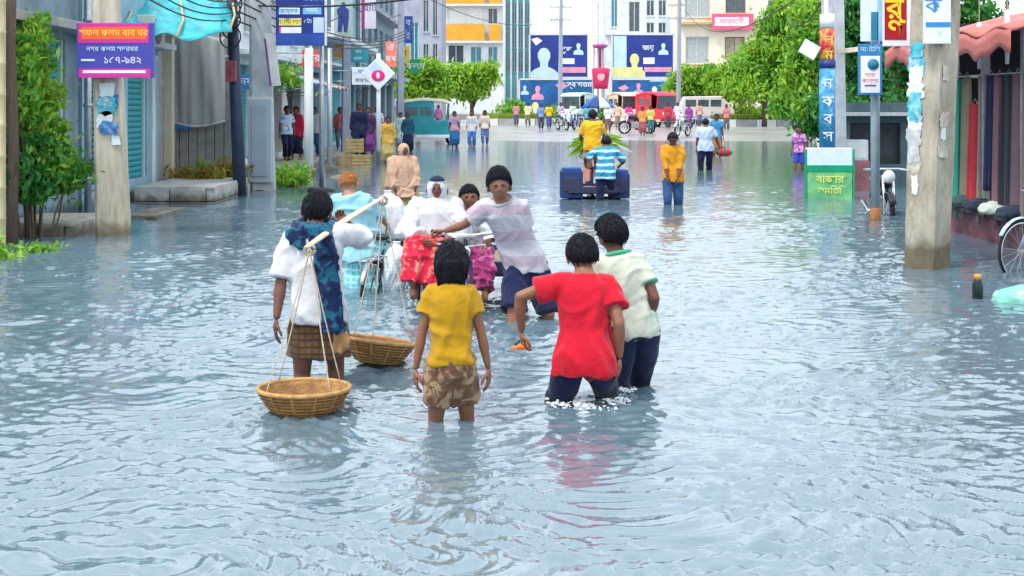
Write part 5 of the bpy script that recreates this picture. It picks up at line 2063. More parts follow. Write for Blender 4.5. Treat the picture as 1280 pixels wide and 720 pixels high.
# dark leaning pole with cable bundle; pale concrete pole with cabinet
pb = V((XX(301, 28.6), 28.6, GZ))
t = thing('utility_pole', 'dark steel pole wrapped in cable coils beside the pale concrete pole', 'utility pole', pb)
tp = A(288, -40, 28.6) - pb
MB().tube([V((0, 0, 0)), tp * .4, tp], [.14, .125, .1], 12).build('shaft', M('dark_steel', (.02, .035, .07), .5, .3, 3, .3, 20, .4), t, True)
for i in range(7):
    c = tp * (.74 + .035 * i) + V((r5.uniform(-.05, .05), -.1, 0))
    mb = MB()
    ra, rb_ = r5.uniform(.12, .26), r5.uniform(.14, .3)
    tl = r5.uniform(-.5, .5)
    mb.tube([c + V((ra * math.cos(a), -.05 + tl * .1 * math.sin(a), rb_ * math.sin(a) - .1)) for a in [2 * math.pi * k / 18 for k in range(19)]], .016, 6)
    mb.build('cable_coil', WIRE, t, True)
MB().box(tp * .58 + V((-.04, -.17, 0)), (.2, .14, .42)).build('junction_box', M('rust_box', (.25, .06, .07), .7, .4, 8), t, False, .01)
pb = V((XX(329, 30.5), 30.5, GZ))
pbp = concrete_pole('thick pale concrete pole with grey cabinet next to the dark blue sign', pb, A(324, -60, 30.5), .5, .4, M('pale_pole', (.5, .54, .56), .85, .18, 3, .5, 26, .2, dirt=(.3, .33, .36), dscale=2.4, damt=.6), R(12), stain=1)
p = A(325, 122, 30.2) - pb
MB().box((p.x, p.y, p.z - .05), (.52, .08, .12)).build('collar', FRAME_W, pbp, False, .01)
p = A(325, 176, 30.2) - pb
MB().box(p, (.5, .14, 1.75)).build('cabinet', M('cabinet_grey', (.42, .48, .54), .6, .15, 2, .2, 14, dirt=(.28, .32, .36), dscale=2), pbp, False, .015)
MB().box(p + V((.0, -.08, .0)), (.34, .03, 1.5)).build('cabinet_door', M('cabinet_face', (.34, .42, .5), .6, .15, 2), pbp, False, .012)
t = thing('panel_board', 'slanted white board edged in plum leaning from the pale concrete pole', 'board', A(341, 75, 30.0))
MB().box((0, 0, 0), (.2, .05, 1.1), 0, Matrix.Rotation(R(-7), 3, 'Y')).build('panel', FRAME_W, t, False, .01)
MB().box((-.1, -.01, -.05), (.04, .06, 1.0), 0, Matrix.Rotation(R(-7), 3, 'Y')).build('edge', M('plum_edge', (.16, .05, .22), .6), t, False, .006)

# dark blue notice sign on a slim post
s2, bar, txt = board('dark blue sign with pale panels and yellow strip on a slim post', 345, 409, -14, 57, 29.6, M('sign_royal', (.012, .03, .22), .45, .25, 2), th=.07)
bar(345.5, 42, 405, 56.5, M('royal_band', (.02, .07, .34), .45, .2, 2))
bar(349, 9.5, 375, 18, INKL, 1)
bar(379, 7, 402, 18, M('sky_print', (.15, .42, .72), .5, .2, 4), 1)
txt(362, 14, 7, 'চেম্বার', INKB, 2)
txt(390, 13, 8, 'সময়', WPRINT, 2)
bar(349, 23, 377, 32, M('yellow_print', (.82, .66, .12), .5, .1, 4), 1)
txt(363, 27.5, 7.5, 'রোগী দেখা', MATS['ink_blue'], 2)
bar(349, 34, 377, 41.5, WPRINT, 1)
bar(349, 34, 351.5, 41.5, SIGNMAG, 2)
bar(392, 22, 405, 41, M('lilac_print', (.5, .62, .86), .5, .1, 4), 1)
txt(385, 27, 7, '৫টা', INKL, 1)
txt(372, -4, 10, 'ডাঃ', INKL, 1)
txt(392, -2, 9, 'রহমান', INKL, 1)
bar(406, -14, 409, 57, FRAME_W, 1)
t = thing('sign_post', 'slim grey steel post with round black foot under the dark blue sign', 'post', (XX(402, 29.9), 29.9, GZ))
MB().tube([(0, 0, 0), (0, 0, CH - (0 - HY) * 29.9 / F - GZ)], .05, 10).build('shaft', STEEL, t, True)
MB().lathe([(.28, 0), (.3, .42), (.26, .47), (.06, .5)], 20).build('foot', BLACKP, t, True)
for (lab, px, d, y1, rad, mt) in (('white painted slim column before the warm coloured shop', 386, 36, 60, .12, PLAS_W), ('pale slim post beside the white painted column', 412, 38, 60, .07, STEEL)):
    t = thing('slim_column', lab, 'column', (XX(px, d), d, GZ))
    zt = CH - (y1 - HY) * d / F - GZ
    MB().tube([(0, 0, 0), (0, 0, zt)], [rad, rad * .9], 10).build('shaft', mt, t, True)
    MB().box((0, 0, .3), (rad * 3, rad * 3, .6)).build('foot', CONC, t, False, .01)
# diamond warning sign
t = thing('diamond_sign', 'white diamond road sign with pink figure on a pale post', 'road sign', (XX(473, 43), 43, GZ + .2))
zc = CH - (92 - HY) * 43 / F - GZ - .2
MB().tube([(0, .04, 0), (0, .04, zc + .6)], .065, 10).build('post', PLAS_W, t, True)
dm = Matrix.Rotation(R(45), 3, 'Y')
MB().box((0, -.05, zc), (.72, .04, .72), 0, dm).build('plate', M('sign_white', (.74, .78, .84), .4, .06, 3), t, False, .01)
MB().box((-.08, -.074, zc + .16), (.3, .008, .3), 0, dm).build('blue_tint', M('sign_ice', (.5, .68, .85), .4, .1, 3), t)
mb = MB()
mb.ell((0, -.085, zc - .06), (.2, .012, .17), 14, 8)
mb.build('roundel', M('sign_pink', (.75, .03, .2), .45, .1), t, True)
MB().ell((0, -.1, zc - .06), (.05, .008, .1), 10, 6).build('figure', WPRINT, t, True)
s3, bar, txt = board('salmon coloured vertical sign beside the diamond sign', 482, 495, 52, 84, 47, M('salmon_sign', (.8, .22, .16), .5, .15, 4), th=.08)
txt(488.5, 60, 10, 'ঔ', WPRINT, 1)
txt(488.5, 74, 10, 'ষধ', WPRINT, 1)
s4, bar, txt = board('tall poster of a standing figure in dark clothes above the balcony slab', 414, 441, -6, 46, 50, M('poster_grey', (.3, .38, .38), .6, .3, 2), th=.06)
bar(414, -6, 418, 46, FRAME_W)
mb = MB()
q = (lambda px, py: V(((px - 427.5) * 50 / F, -.036, -(py - 20) * 50 / F)))
mb.add([q(*p_) for p_ in ((422, 40), (423, 22), (421, 12), (426, 8), (428, 3), (431, 3), (432, 9), (436, 12), (436, 24), (434, 40), (430, 40), (429, 28), (427, 40))], [tuple(range(13))])
mb.build('figure', INKB, s4, solid=.004)
s5, bar, txt = board('plum and pale banner hung above the pavement stalls', 452, 470, -8, 36, 52, M('pale_banner', (.6, .58, .66), .6, .15, 2), th=.05)
bar(452, -8, 456, 36, M('plum_paint2', (.3, .03, .18), .5))
txt(463, 10, 12, 'হাট', INKB, 2)
# crates and rubble by the stall
CRATE = M('crate_wood', (.34, .26, .12), .85, .3, 8, .5, 30)
for i, (px, d, z, w_, lab) in enumerate(((437, 41.5, -.02, .62, 'large slatted fruit crate in front of the teal folding door'), (452, 41.2, -.02, .5, 'small slatted fruit crate beside the large crate'), (443, 41.8, .42, .5, 'slatted fruit crate stacked on top of the large crate'))):
    t = thing('crate', lab, 'crate', (XX(px, d), d, z))
    for s_ in (-1, 1):
        for j in range(4):
            MB().box((0, s_ * .2, .06 + .1 * j), (w_, .018, .075)).build('slat', CRATE, t, False, .003)
            MB().box((s_ * w_ / 2, 0, .06 + .1 * j), (.018, .38, .075)).build('slat', CRATE, t, False, .003)
        for s2_ in (-1, 1):
            MB().box((s_ * (w_ / 2 - .03), s2_ * .18, .21), (.04, .03, .42)).build('post', CRATE, t, False, .003)
    MB().box((0, 0, .02), (w_ - .03, .36, .02)).build('floor', CRATE, t)
plinth('low stone landing under the fruit crates', XX(412, 41.6), XX(462, 41.6), 41.0, 42.6, -.03, 1, 3)


def stones(label, base, n, spread, size, mat, seed):
    r = random.Random(seed)
    t = thing('rubble', label, 'rubble', base)
    for i in range(n):
        s_ = size * r.uniform(.5, 1.2)
        sx, sy, sz = r.uniform(.8, 1.4), r.uniform(.7, 1.2), r.uniform(.45, .8)
        mb = MB().ell((r.gauss(0, spread), r.gauss(0, spread * .5), s_ * .3 + .05), None, 9, 6, None, lambda q: V((q.x * s_ * sx, q.y * s_ * sy, q.z * s_ * sz)) * (1 + .22 * mnoise.noise(q * 2.3 + V((i * 3.1, seed, 0)))))
        mb.build('stone', mat, t)
    return t


stones('grey brown rubble heap at the foot of the pale concrete pole', (XX(337, 31), 30.2, -.22), 16, .3, .17, CONC, 3)
stones('pale stones in the water beside the round black foot', (XX(455, 36), 36, -.25), 14, .45, .2, CONC_P, 5)


def cable(label, a, b, sag, r=.014, n=16, grp='overhead cables'):
    a, b = V(a), V(b)
    mb = MB()
    mb.tube([p - a for p in rope(a, b, sag, n=n)], r, 5)
    o = mb.build('overhead_cable', WIRE, None, True, loc=a)
    return tag(o, label, 'cable', grp)


for i in range(4):
    cable('black overhead cable sagging between the stained pole and the dark steel pole', (-5.5 + .1 * i, 19.9, 3.6 + .14 * i), (-5.55 + .1 * i, 28.5, 3.5 + .16 * i), .25 + .05 * i, grp='cables on the near span')
    cable('black overhead cable running from the dark steel pole along the shop houses', (-5.55 + .1 * i, 28.7, 3.5 + .16 * i), (-4.3 + .1 * i, 60, 4.6 + .2 * i), .5 + .08 * i, .018, grp='cables on the far span')

# ------------------------------------------------------------------ right roadside
PR = V((XX(1157, 15.8), 15.8, GZ))
pr_ = concrete_pole('tall ochre stained concrete pole plastered with torn posters before the clothes shop', PR, A(1172, -70, 15.8), .34, .39,
                    M('ochre_pole', (.40, .36, .29), .85, .3, 4, .7, 26, .2, dirt=(.2, .16, .1), dscale=3.4, damt=.8, stretch=(1, 1, .5), wet=.62), R(40))
nrm = R(24)
for k, (px, py, w_, h_, mt) in enumerate(((1133, 82, .26, .24, PAPER_T), (1146, 95, .2, .28, PAPER_W), (1135, 112, .24, .2, PAPER_W), (1128, 128, .2, .3, PAPER_T), (1143, 120, .14, .2, PAPER_W), (1130, 155, .22, .2, PAPER_W), (1138, 172, .22, .24, M('grey_paper', (.5, .5, .52), .8, .3, 9)),
                                          (1162, 150, .18, .2, M('dun_paper', (.5, .46, .38), .8, .3, 9)), (1174, 165, .1, .2, PAPER_W), (1149, 232, .1, .26, PAPER_W), (1128, 190, .16, .3, MATS['grey_paper']), (1165, 190, .2, .16, MATS['dun_paper']), (1130, 66, .2, .2, PAPER_W), (1127, 100, .18, .2, PAPER_W), (1140, 140, .2, .2, PAPER_T), (1126, 142, .16, .2, PAPER_T), (1134, 205, .2, .22, MATS['dun_paper']), (1145, 160, .16, .18, PAPER_W), (1172, 92, .12, .2, MATS['dun_paper']), (1142, 62, .2, .2, PAPER_T))):
    p = A(px, py, 15.66) - PR
    lean = A(1172, -70, 15.8) - PR
    right = px > 1158
    fa = R(310 if right else 220)
    nn_ = V((math.cos(fa), math.sin(fa), 0))
    ax = V((-nn_.y, nn_.x, 0))
    dx = p.x - lean.x * p.z / lean.z
    off = max(-.08, min(.09, (dx - nn_.x * .155) / ax.x))
    c = nn_ * (.184 + .027 * p.z / lean.z + .004 * (k % 4)) + ax * off + V((lean.x * p.z / lean.z, 0, p.z))
    plate_on(pr_, c, min(w_, .24), h_, fa + R(90), mt, seed=50 + k, jag=.35)
s6, bar, txt = board('white box sign with blue figure high on the ochre stained pole', 1155, 1187, -20, 55, 15.5, M('sign_milk', (.68, .74, .82), .45, .08, 3), th=.1)
bar(1155.5, 28, 1186.5, 34, M('ink_azure', (.03, .22, .55), .5, .1), 1)
txt(1165, 8, 26, 'ক', MATS['ink_azure'], 1)
txt(1173, 42, 10, 'খ', INKL, 1)
s7, bar, txt = board('dark red sign with large yellow letters and white edge', 1104, 1139, -22, 58, 17.2, M('sign_white2', (.8, .74, .78), .45, .08, 3), th=.08)
bar(1104.5, -21, 1132, 50, M('sign_maroon', (.36, .005, .012), .45, .12, 3))
txt(1117, 12, 36, 'র', M('ink_gold', (.95, .62, .02), .5, .06), 2, .006)
txt(1119, 37, 34, 'ণ', MATS['ink_gold'], 2, .006)
txt(1116, -12, 30, 'ত', MATS['ink_gold'], 2, .006)
s8, bar, txt = board('pale blue and white sign with torn paper next to the dark red sign', 1076, 1103, -20, 52, 22.2, M('sign_pale2', (.62, .74, .86), .45, .12, 3), th=.07)
bar(1088, 15, 1097, 51, M('ink_teal', (.02, .2, .3), .5, .2), 1)
bar(1096, -20, 1103, 51, M('ink_sky', (.25, .5, .8), .5, .2), 1)
s9, bar, txt = board('white notice with round teal emblem and blue head band on the slim grey post', 1073, 1102, 55, 119, 22.2, M('sign_azure', (.03, .2, .48), .45, .12, 3), th=.08)
bar(1075, 70, 1099, 116, WPRINT)
txt(1087, 62, 8, 'নোটিশ', INKL, 1)
txt(1087, 94, 7, 'সেবা', M('ink_red', (.75, .1, .12), .5), 2)
txt(1087, 101, 7, 'কেন্দ্র', MATS['ink_red'], 2)
bar(1080, 106, 1094, 108, M('ink_plum', (.2, .05, .3), .5), 2)
MB().lathe([(.0001, -.008), (.085, -.008), (.085, .008), (.0001, .008)], 20, ((1090.5 - 1087.5) * 22.2 / F, -.05, (87 - 80.5) * 22.2 / F), Matrix.Rotation(R(90), 3, 'X')).build('emblem', MATS['ink_teal'], s9, True)
t = thing('sign_post', 'slim grey steel post under the notice with the round teal emblem', 'post', (XX(1094, 22.35), 22.35, GZ))
MB().tube([(0, 0, 0), (0, 0, CH + 1.9 - GZ)], .07, 10).build('shaft', M('grey_post', (.3, .38, .42), .6, .2, 4, .3, 30), t, True)
MB().tube([(0, 0, .2), (0, 0, .58)], .085, 10).build('rust_band', M('rust', (.3, .13, .05), .8, .3, 12), t, True)
# two poles with wrapped banners
pq = V((XX(1034, 29.5), 29.5, GZ))
t = thing('utility_pole', 'pole wrapped in blue lettered banner with red and yellow banner above it', 'utility pole', pq)
zt = CH - (-40 - HY) * 29.5 / F - GZ
MB().tube([(0, 0, 0), (0, 0, zt)], [.13, .12], 12).build('shaft', STEEL, t, True)
z0, z1 = CH - (186 - HY) * 29.5 / F - GZ, CH - (84 - HY) * 29.5 / F - GZ
MB().tube([(0, 0, z0), (0, 0, z1)], .165, 16).build('banner', M('banner_blue', (.03, .25, .5), .5, .3, 4, dirt=(.3, .6, .75), dscale=6, damt=.8), t, True)
MB().tube([(0, 0, z1 - .02), (0, 0, z1 + .14)], .172, 16).build('band', INKB, t, True)
z2, z3 = CH - (80 - HY) * 29.5 / F - GZ, CH - (36 - HY) * 29.5 / F - GZ
MB().tube([(0, 0, z2), (0, 0, z3)], .15, 16).build('red_banner', M('banner_red', (.5, .02, .05), .5, .3, 5, dirt=(.9, .6, .05), dscale=5, damt=1.), t, True)
MB().tube([(0, 0, z3 + .02), (0, 0, z3 + .3)], .152, 16).build('white_banner', WPRINT, t, True)
for i in range(4):
    text_mesh('সবকন'[i], .3, WPRINT, t, face_cam(-.02, -.172, z0 + .25 + i * .36))
for i in range(2):
    text_mesh('মল'[i], .26, INKY, t, face_cam(.0, -.156, z2 + .18 + i * .3))
p = A(1012, 62, 29.3) - pq
MB().box(p, (.36, .04, .3), 0, Matrix.Rotation(R(30), 3, 'Y')).build('side_flag', WPRINT, t, False, .01)
pq = V((XX(1049, 30.2), 30.2, GZ))
pz = concrete_pole('slender pale concrete pole behind the blue lettered banner', pq, A(1046, -60, 30.2), .26, .2, M('pale_pole2', (.56, .58, .6), .85, .15, 3, .4, 26, dirt=(.36, .36, .36)), R(10))
p = A(1060, 63, 29.9) - pq
MB().box(p, (.46, .05, .1), 0, Matrix.Rotation(R(-6), 3, 'Y')).build('arm_board', M('cream_board', (.75, .68, .5), .6), pz, False, .01)
# green signboard box standing in the water
t = thing('signboard_box', 'green and white painted box board standing in the water', 'signboard', (XX(1037, 27.6), 27.6, -.05), R(-4))
w_, h_ = .85, 1.0
MB().box((0, .12, h_ * .33), (w_, .3, h_ * .66)).build('lower_panel', M('leaf_green_paint', (.14, .44, .2), .5, .3, 4, .2, 30, dirt=(.3, .66, .2), dscale=5, damt=.8), t, False, .01)
MB().box((0, .12, h_ * .845), (w_ + .01, .3, h_ * .35)).build('upper_panel', M('milk_paint', (.62, .72, .76), .5, .1, 4), t, False, .01)
MB().box((0, -.034, h_ * .635), (w_ + .012, .02, .12)).build('stripe', M('deep_green', (.0, .3, .14), .5, .2, 4), t, False, .004)
text_mesh('বাজার', .2, M('ink_lime', (.6, .75, .2), .5, .1), t, face_cam(0, -.045, h_ * .42), bold=.004)
text_mesh('সমিতি', .17, MATS['ink_lime'], t, face_cam(0, -.045, h_ * .2), bold=.003)
for s_ in (-1, 1):
    MB().box((s_ * (w_ / 2 + .025), .0, h_ * .45), (.04, .07, h_ * 1.0 + .1)).build('leg', MATS['deep_green'], t, False, .006)
# low dark kiosk under the tree
building('low dark kiosk with grey shelf under the leafy tree', (XX(1058, 31), 31.5, BY), AX, TOC, 2.4, 2.3, 2.2, [(.2, .95, 1.3, 1.85, 'open'), (1.45, .2, 2.2, 2.0, 'door', M('plum_door', (.2, .08, .12), .7, .3, 3))],
         M('kiosk_wall', (.07, .12, .14), .8, .3, 2, .3, 20), name='kiosk', cat='kiosk', ledges=((2.0, .08, .5),), ledge_mat=STEEL)
t = thing('shelf_box', 'pale grey metal box on the counter of the dark kiosk', 'box', (XX(1068, 30.6), 30.6, .62))
MB().box((0, 0, .22), (.5, .4, .44)).build('body', M('shelf_grey', (.5, .54, .6), .5, .15, 3), t, False, .02)
MB().box((0, -.205, .22), (.42, .01, .34)).build('door', FRAME_W, t, False, .004)
MB().box((0, .0, -.33), (.56, .44, .66)).build('stand', M('dun_red', (.3, .12, .14), .7, .3, 3), t, False, .01)

# clothes shop: timber stall with plank wall, platform and awning
SHX = 6.25
sh = thing('clothes_shop', 'timber clothes shop with plank wall and salmon awning behind the ochre stained pole', 'shop', (SHX, 16.2, BY))
L = 4.6
MB().box((1.6, L / 2, .46), (3.2, L, .62)).build('platform', M('platform_red', (.13, .06, .075), .85, .4, 3, .5, 20, dirt=(.3, .09, .12), dscale=1.5, damt=.8), sh, False, .01)
MB().box((1.7, L / 2, .1), (3.2, L - .1, .3)).build('footing', CONC, sh)
for i in range(16):
    y = (i + .5) * L / 16
    MB().box((.02 + .012 * (i % 3), y, .79), (.22, L / 16 - .012, .05)).build('deck_board', M('deck_dark', (.06, .04, .05), .8, .4, 5, .4, 30), sh, False, .004)
mb = MB()
mb.box((2.9, L / 2, 2.1), (.06, L, 2.6)).box((1.5, L, 2.1), (2.8, .06, 2.6))
mb.build('back_wall', M('shop_dark', (.03, .03, .045), .9, .4, 2), sh)
for i in range(9):
    x = .1 + i * .3
    MB().box((x + .14, L + .05, 2.1), (.28, .03, 2.6)).build('plank', M('plank_plum', (.16, .12, .14), .85, .35, 4, .5, 30, stretch=(5, 5, .6)), sh, False, .004)
for y in (.06, 1.55, 3.05, L - .06):
    MB().box((.08, y, 2.05), (.1, .1, 2.5)).build('post', M('post_grey', (.35, .33, .36), .8, .3, 5), sh, False, .008)
MB().box((.08, L / 2, 3.22), (.09, L, .1)).build('rail', MATS['post_grey'], sh, False, .006)
MB().box((.1, L / 2, 2.62), (.04, L, .04)).build('hanging_rail', STEEL, sh)
aw = MB()
aw.grid(lambda u, v: V((lerp(-.75, 2.9, v), lerp(-.3, L + .35, u), lerp(3.05, 3.95, v) + .05 * math.sin(u * 23) * (1 - v) + .03 * math.sin(v * 9 + u * 5))), 34, 10)
aw.build('awning', M('salmon_awning', (.52, .15, .13), .6, .25, 2, .3, 12, dirt=(.3, .08, .08), dscale=2.2), sh, True, solid=.03)
va = MB()
va.grid(lambda u, v: V((-.75 + .02 * math.sin(u * 30), lerp(-.3, L + .35, u), 3.05 + .05 * math.sin(u * 23) - lerp(.0, .24 + .03 * math.sin(u * 60), v))), 60, 3)
va.build('valance', MATS['salmon_awning'], sh, True, solid=.015)
# cloth lengths on the rail: each its own thing
CL = [('dusty violet', (.26, .16, .28), 'one dusty violet length of cloth at the far end of the clothes shop rail'), ('sea green', (.03, .5, .36), 'sea green length of cloth on the clothes shop rail'),
      ('straw', (.66, .55, .36), 'straw coloured length of cloth beside the sea green one'), ('scarlet', (.75, .04, .07), 'scarlet garment on the clothes shop rail'), ('ivory', (.68, .6, .52), 'ivory length of cloth beside the scarlet garment'),
      ('ink blue', (.03, .05, .2), 'ink blue garment on the clothes shop rail'), ('rose', (.62, .28, .34), 'rose length of cloth beside the ink blue garment'), ('charcoal', (.05, .06, .09), 'charcoal length of cloth between the rose and mauve ones'),
      ('mauve', (.46, .28, .38), 'mauve length of cloth on the clothes shop rail'), ('bone', (.6, .52, .46), 'bone coloured length of cloth beside the mauve one'), ('wine', (.3, .03, .1), 'wine red length of cloth on the clothes shop rail'), ('slate', (.16, .2, .32), 'slate blue length of cloth near the open end of the shop rail'),
      ('blush', (.66, .4, .4), 'blush pink length of cloth near the open end of the shop rail')]
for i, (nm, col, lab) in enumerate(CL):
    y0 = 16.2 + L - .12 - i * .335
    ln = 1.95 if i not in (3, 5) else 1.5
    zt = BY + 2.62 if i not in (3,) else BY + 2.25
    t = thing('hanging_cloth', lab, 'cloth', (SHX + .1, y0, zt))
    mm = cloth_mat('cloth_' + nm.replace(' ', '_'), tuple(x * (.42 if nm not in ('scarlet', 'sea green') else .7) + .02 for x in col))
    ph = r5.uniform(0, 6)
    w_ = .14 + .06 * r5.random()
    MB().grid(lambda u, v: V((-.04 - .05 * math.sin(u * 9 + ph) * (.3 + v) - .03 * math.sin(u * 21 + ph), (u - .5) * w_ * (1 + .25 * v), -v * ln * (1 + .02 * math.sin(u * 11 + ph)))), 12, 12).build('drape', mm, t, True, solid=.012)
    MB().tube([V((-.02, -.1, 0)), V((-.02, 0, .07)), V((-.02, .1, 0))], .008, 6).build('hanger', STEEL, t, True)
# bundles on the deck
for i, (y, col, lab) in enumerate(((19.9, (.04, .09, .09), 'dark folded bundle under the sea green cloth'), (19.2, (.02, .03, .05), 'black folded bundle under the scarlet garment'), (18.6, (.6, .64, .58), 'pale folded bundle on the clothes shop deck'), (17.9, (.03, .04, .07), 'navy folded bundle near the open end of the shop deck'))):
    o = sack(lab, (SHX - .02, y, BY + .815), (.34, .46, .17), cloth_mat('bundle%d' % i, col), r5.random(), 60 + i, .05)
    o.name = 'cloth_bundle'
    o['category'] = 'bundle'

for i, (px, y0, y1, d, lab) in enumerate(((1196, 62, 100, 19.9, 'long white paper roll hanging under the far end of the salmon awning'), (1224, 28, 86, 18.6, 'long white paper roll hanging under the middle of the salmon awning'), (1259, 12, 80, 17.4, 'long pale tube hanging near the open end of the salmon awning'))):
    a, b = A(px, y0, d), A(px, y1, d)
    t = thing('hanging_roll', lab, 'paper roll', a)
    MB().tube([V((0, 0, 0)), (b - a) * .5 + V((.01, .02, 0)), b - a], [.03, .036, .022], 10).build('roll', W_WHITE, t, True)
    MB().tube([V((0, 0, 0)), V((0, 0, .5))], .006, 5).build('string', ROPE, t)
# parked bicycle half out of the frame, bottle and plastic bag on the water
bicycle('parked bicycle with pale blue mudguards beside the clothes shop platform', (XX(1308, 16.0), 15.72, .0 - .12), R(118), M('pale_blue_paint', (.45, .58, .8), .4, .1), M('pale_blue_guard', (.5, .64, .88), .4, .1))
plinth('low submerged concrete step under the parked bicycle', 5.3, 6.9, 15.1, 16.15, -.14, 1, 2)
t = thing('bottle', 'black bottle with orange cap floating upright in the water', 'bottle', V((XX(1222, 13.3), 13.3, -.02)))
MB().lathe([(.03, 0), (.05, .02), (.05, .14), (.036, .18), (.03, .2)], 14).build('body', M('bottle_black', (.01, .02, .02), .25), t, True)
MB().lathe([(.033, .195), (.034, .235), (.028, .24)], 12).build('cap', M('cap_orange', (.7, .3, .05), .5), t, True)
mb = MB()
mb.ell((0, 0, 0), None, 26, 16, None, lambda q: V((q.x * .3, q.y * .24, q.z * .12)) * (1 + .22 * mnoise.noise(q * 2.2) + .08 * mnoise.noise(q * 6)))
o = mb.build('plastic_bag', M('mint_plastic', (.2, .6, .46), .3, .2, 4, .3, 20, .5, dirt=(.8, .86, .84), dscale=3.2, damt=1.), None, True, loc=A(1284, 378, 13.1))
o.location.z = .02
tag(o, 'swollen mint green and white plastic bag floating near the bottle', 'plastic bag')

# motorcycle builder, used beside the kiosk and in the junction
def motorcycle(label, loc, rz, body, sc=1.):
    t = thing('motorcycle', label, 'motorcycle', loc, rz)
    t.scale = (sc,) * 3
    for y in (.62, -.62):
        wheel(t, (0, y, .3), .27, .09, 'x', 8)
    mb = MB()
    mb.loft([[V((wd * math.cos(a), y, z + hh_ * math.sin(a))) for a in [2 * math.pi * k / 12 for k in range(12)]] for y, z, wd, hh_ in ((-.05, .74, .07, .06), (.05, .78, .13, .1), (.25, .8, .15, .12), (.4, .8, .1, .09))])
    mb.build('tank', body, t, True)
    mb = MB()
    mb.loft([[V((wd * math.cos(a), y, z + hh_ * math.sin(a))) for a in [2 * math.pi * k / 12 for k in range(12)]] for y, z, wd, hh_ in ((-.85, .82, .07, .04), (-.7, .8, .13, .06), (-.3, .76, .15, .06), (.0, .76, .1, .05))])
    mb.build('seat', BLACKP, t, True)
    MB().box((0, .1, .42), (.26, .42, .3)).build('engine', STEEL, t, False, .03)
    mb = MB()
    mb.tube([(0, .45, .85), (0, -.1, .6), (0, -.6, .32)], .03, 8).tube([(0, .42, .7), (0, .25, .3), (0, -.3, .28)], .026, 8)
    mb.build('frame', BLACKP, t, True)
    mb = MB()
    for s_ in (-1, 1):
        mb.tube([(s_ * .08, .62, .3), (s_ * .08, .45, .92)], .022, 8)
    mb.build('fork', CHROME, t, True)
    mb = MB()
    mb.tube([(-.36, .3, 1.0), (-.2, .42, 1.02), (.2, .42, 1.02), (.36, .3, 1.0)], .018, 8)
    mb.build('handlebar', CHROME, t, True)
    MB().ell((0, .56, .9), (.1, .08, .11), 12, 8).build('headlight', M('lens_white', (.8, .82, .85), .15), t, True)
    mb = MB()
    mb.tube([(.16, .15, .3), (.18, -.3, .28), (.2, -.75, .4)], [.025, .03, .05], 8)
    mb.build('exhaust', CHROME, t, True)
    for y in (.62, -.62):
        mb = MB()
        mb.tube([V((0, y + .34 * math.cos(a), .3 + .34 * math.sin(a))) for a in [R(30 + 15 * k) for k in range(9)]], .06, 6, flat=.3)
        mb.build('mudguard', body, t, True)
    return t


motorcycle('dark parked motorcycle facing the water beside the ochre stained pole', (XX(1113, 23.6), 24.1, GZ + .1), R(176), BLACKP)

# ------------------------------------------------------------------ people farther up the street


def walker(label, px, d, face, H, top, bottom, skin=SKIN, gz=None, pose=None, hair=True, low='trousers', sleeve=.7, hem=-.12, vox=None, group=None, w=1., hd=.135, facef=True, hcol=HAIRM):
    P = Person('person', label, px, d, face, H, pose or dict(ar=(.05, .06, .04), al=(-.06, -.06, .04)), skin, hd=hd, w=w, gz=tz(d) if gz is None else gz, vox=vox or max(.014, d * .0004), hands=d < 60)
    if hair:
        P.hair(hcol, off=.07)
    if facef and d < 70:
        P.face()
    P.shirt(top, hem=hem, sleeve=sleeve, ease=.02, flare=.03, sl=.016, fold=.01)
    if low == 'trousers':
        P.trousers(bottom, leg=1.85, ease=.014)
    elif low == 'shorts':
        P.trousers(bottom, leg=.98, ease=.016, name='shorts')
    else:
        P.lungi(bottom, hem=.12, ease=.02, flare=.03)
    return P


walker('man in amber shirt and blue jeans wading with his head bowed', 841, 26, 184, 1.66, W_ORG, W_JEAN, SKIN_D, gz=tz(26),
       pose=dict(wr=(.06, .13, .47), wl=(-.05, .13, .46), er=(1, -.6, -.4), el=(-1, -.6, -.4), head=(4, -28, 0), ar=(.05, .08, .04), al=(-.05, -.08, .04)), sleeve=1.5, hem=-.22)
bwm = walker('man in pale blue shirt and navy trousers walking away with a red bag', 882, 40, 4, 1.68, W_PBLUE, W_NAVY, SKIN_D, pose=dict(wr=A(899, 184, 40.1), er=(1, -.5, 0), ar=(.06, .08, .04), al=(-.08, -.08, .04), head=(10, -14, 0)), sleeve=.8, hem=-.2, w=1.15)
t = thing('hand_bag', 'red and dark green bag in the hand of the man in pale blue shirt', 'bag', A(905, 193, 40.1))
MB().ell((0, 0, .05), (.24, .1, .11), 14, 10).build('body', cloth_mat('red_bag', (.55, .02, .06), (.02, .16, .06), 'x', 5., width=.4), t, True)
MB().tube([(-.16, 0, .1), (-.1, 0, .2), (.0, 0, .2), (.06, 0, .11)], .014, 6).build('handle', BLACKP, t, True)
walker('person in blue and brown clothes walking beyond the man in pale blue shirt', 896, 52, 200, 1.66, cloth_mat('azure_cotton', (.05, .24, .45)), cloth_mat('umber_cotton', (.25, .13, .06)), SKIN_D, low='lungi')

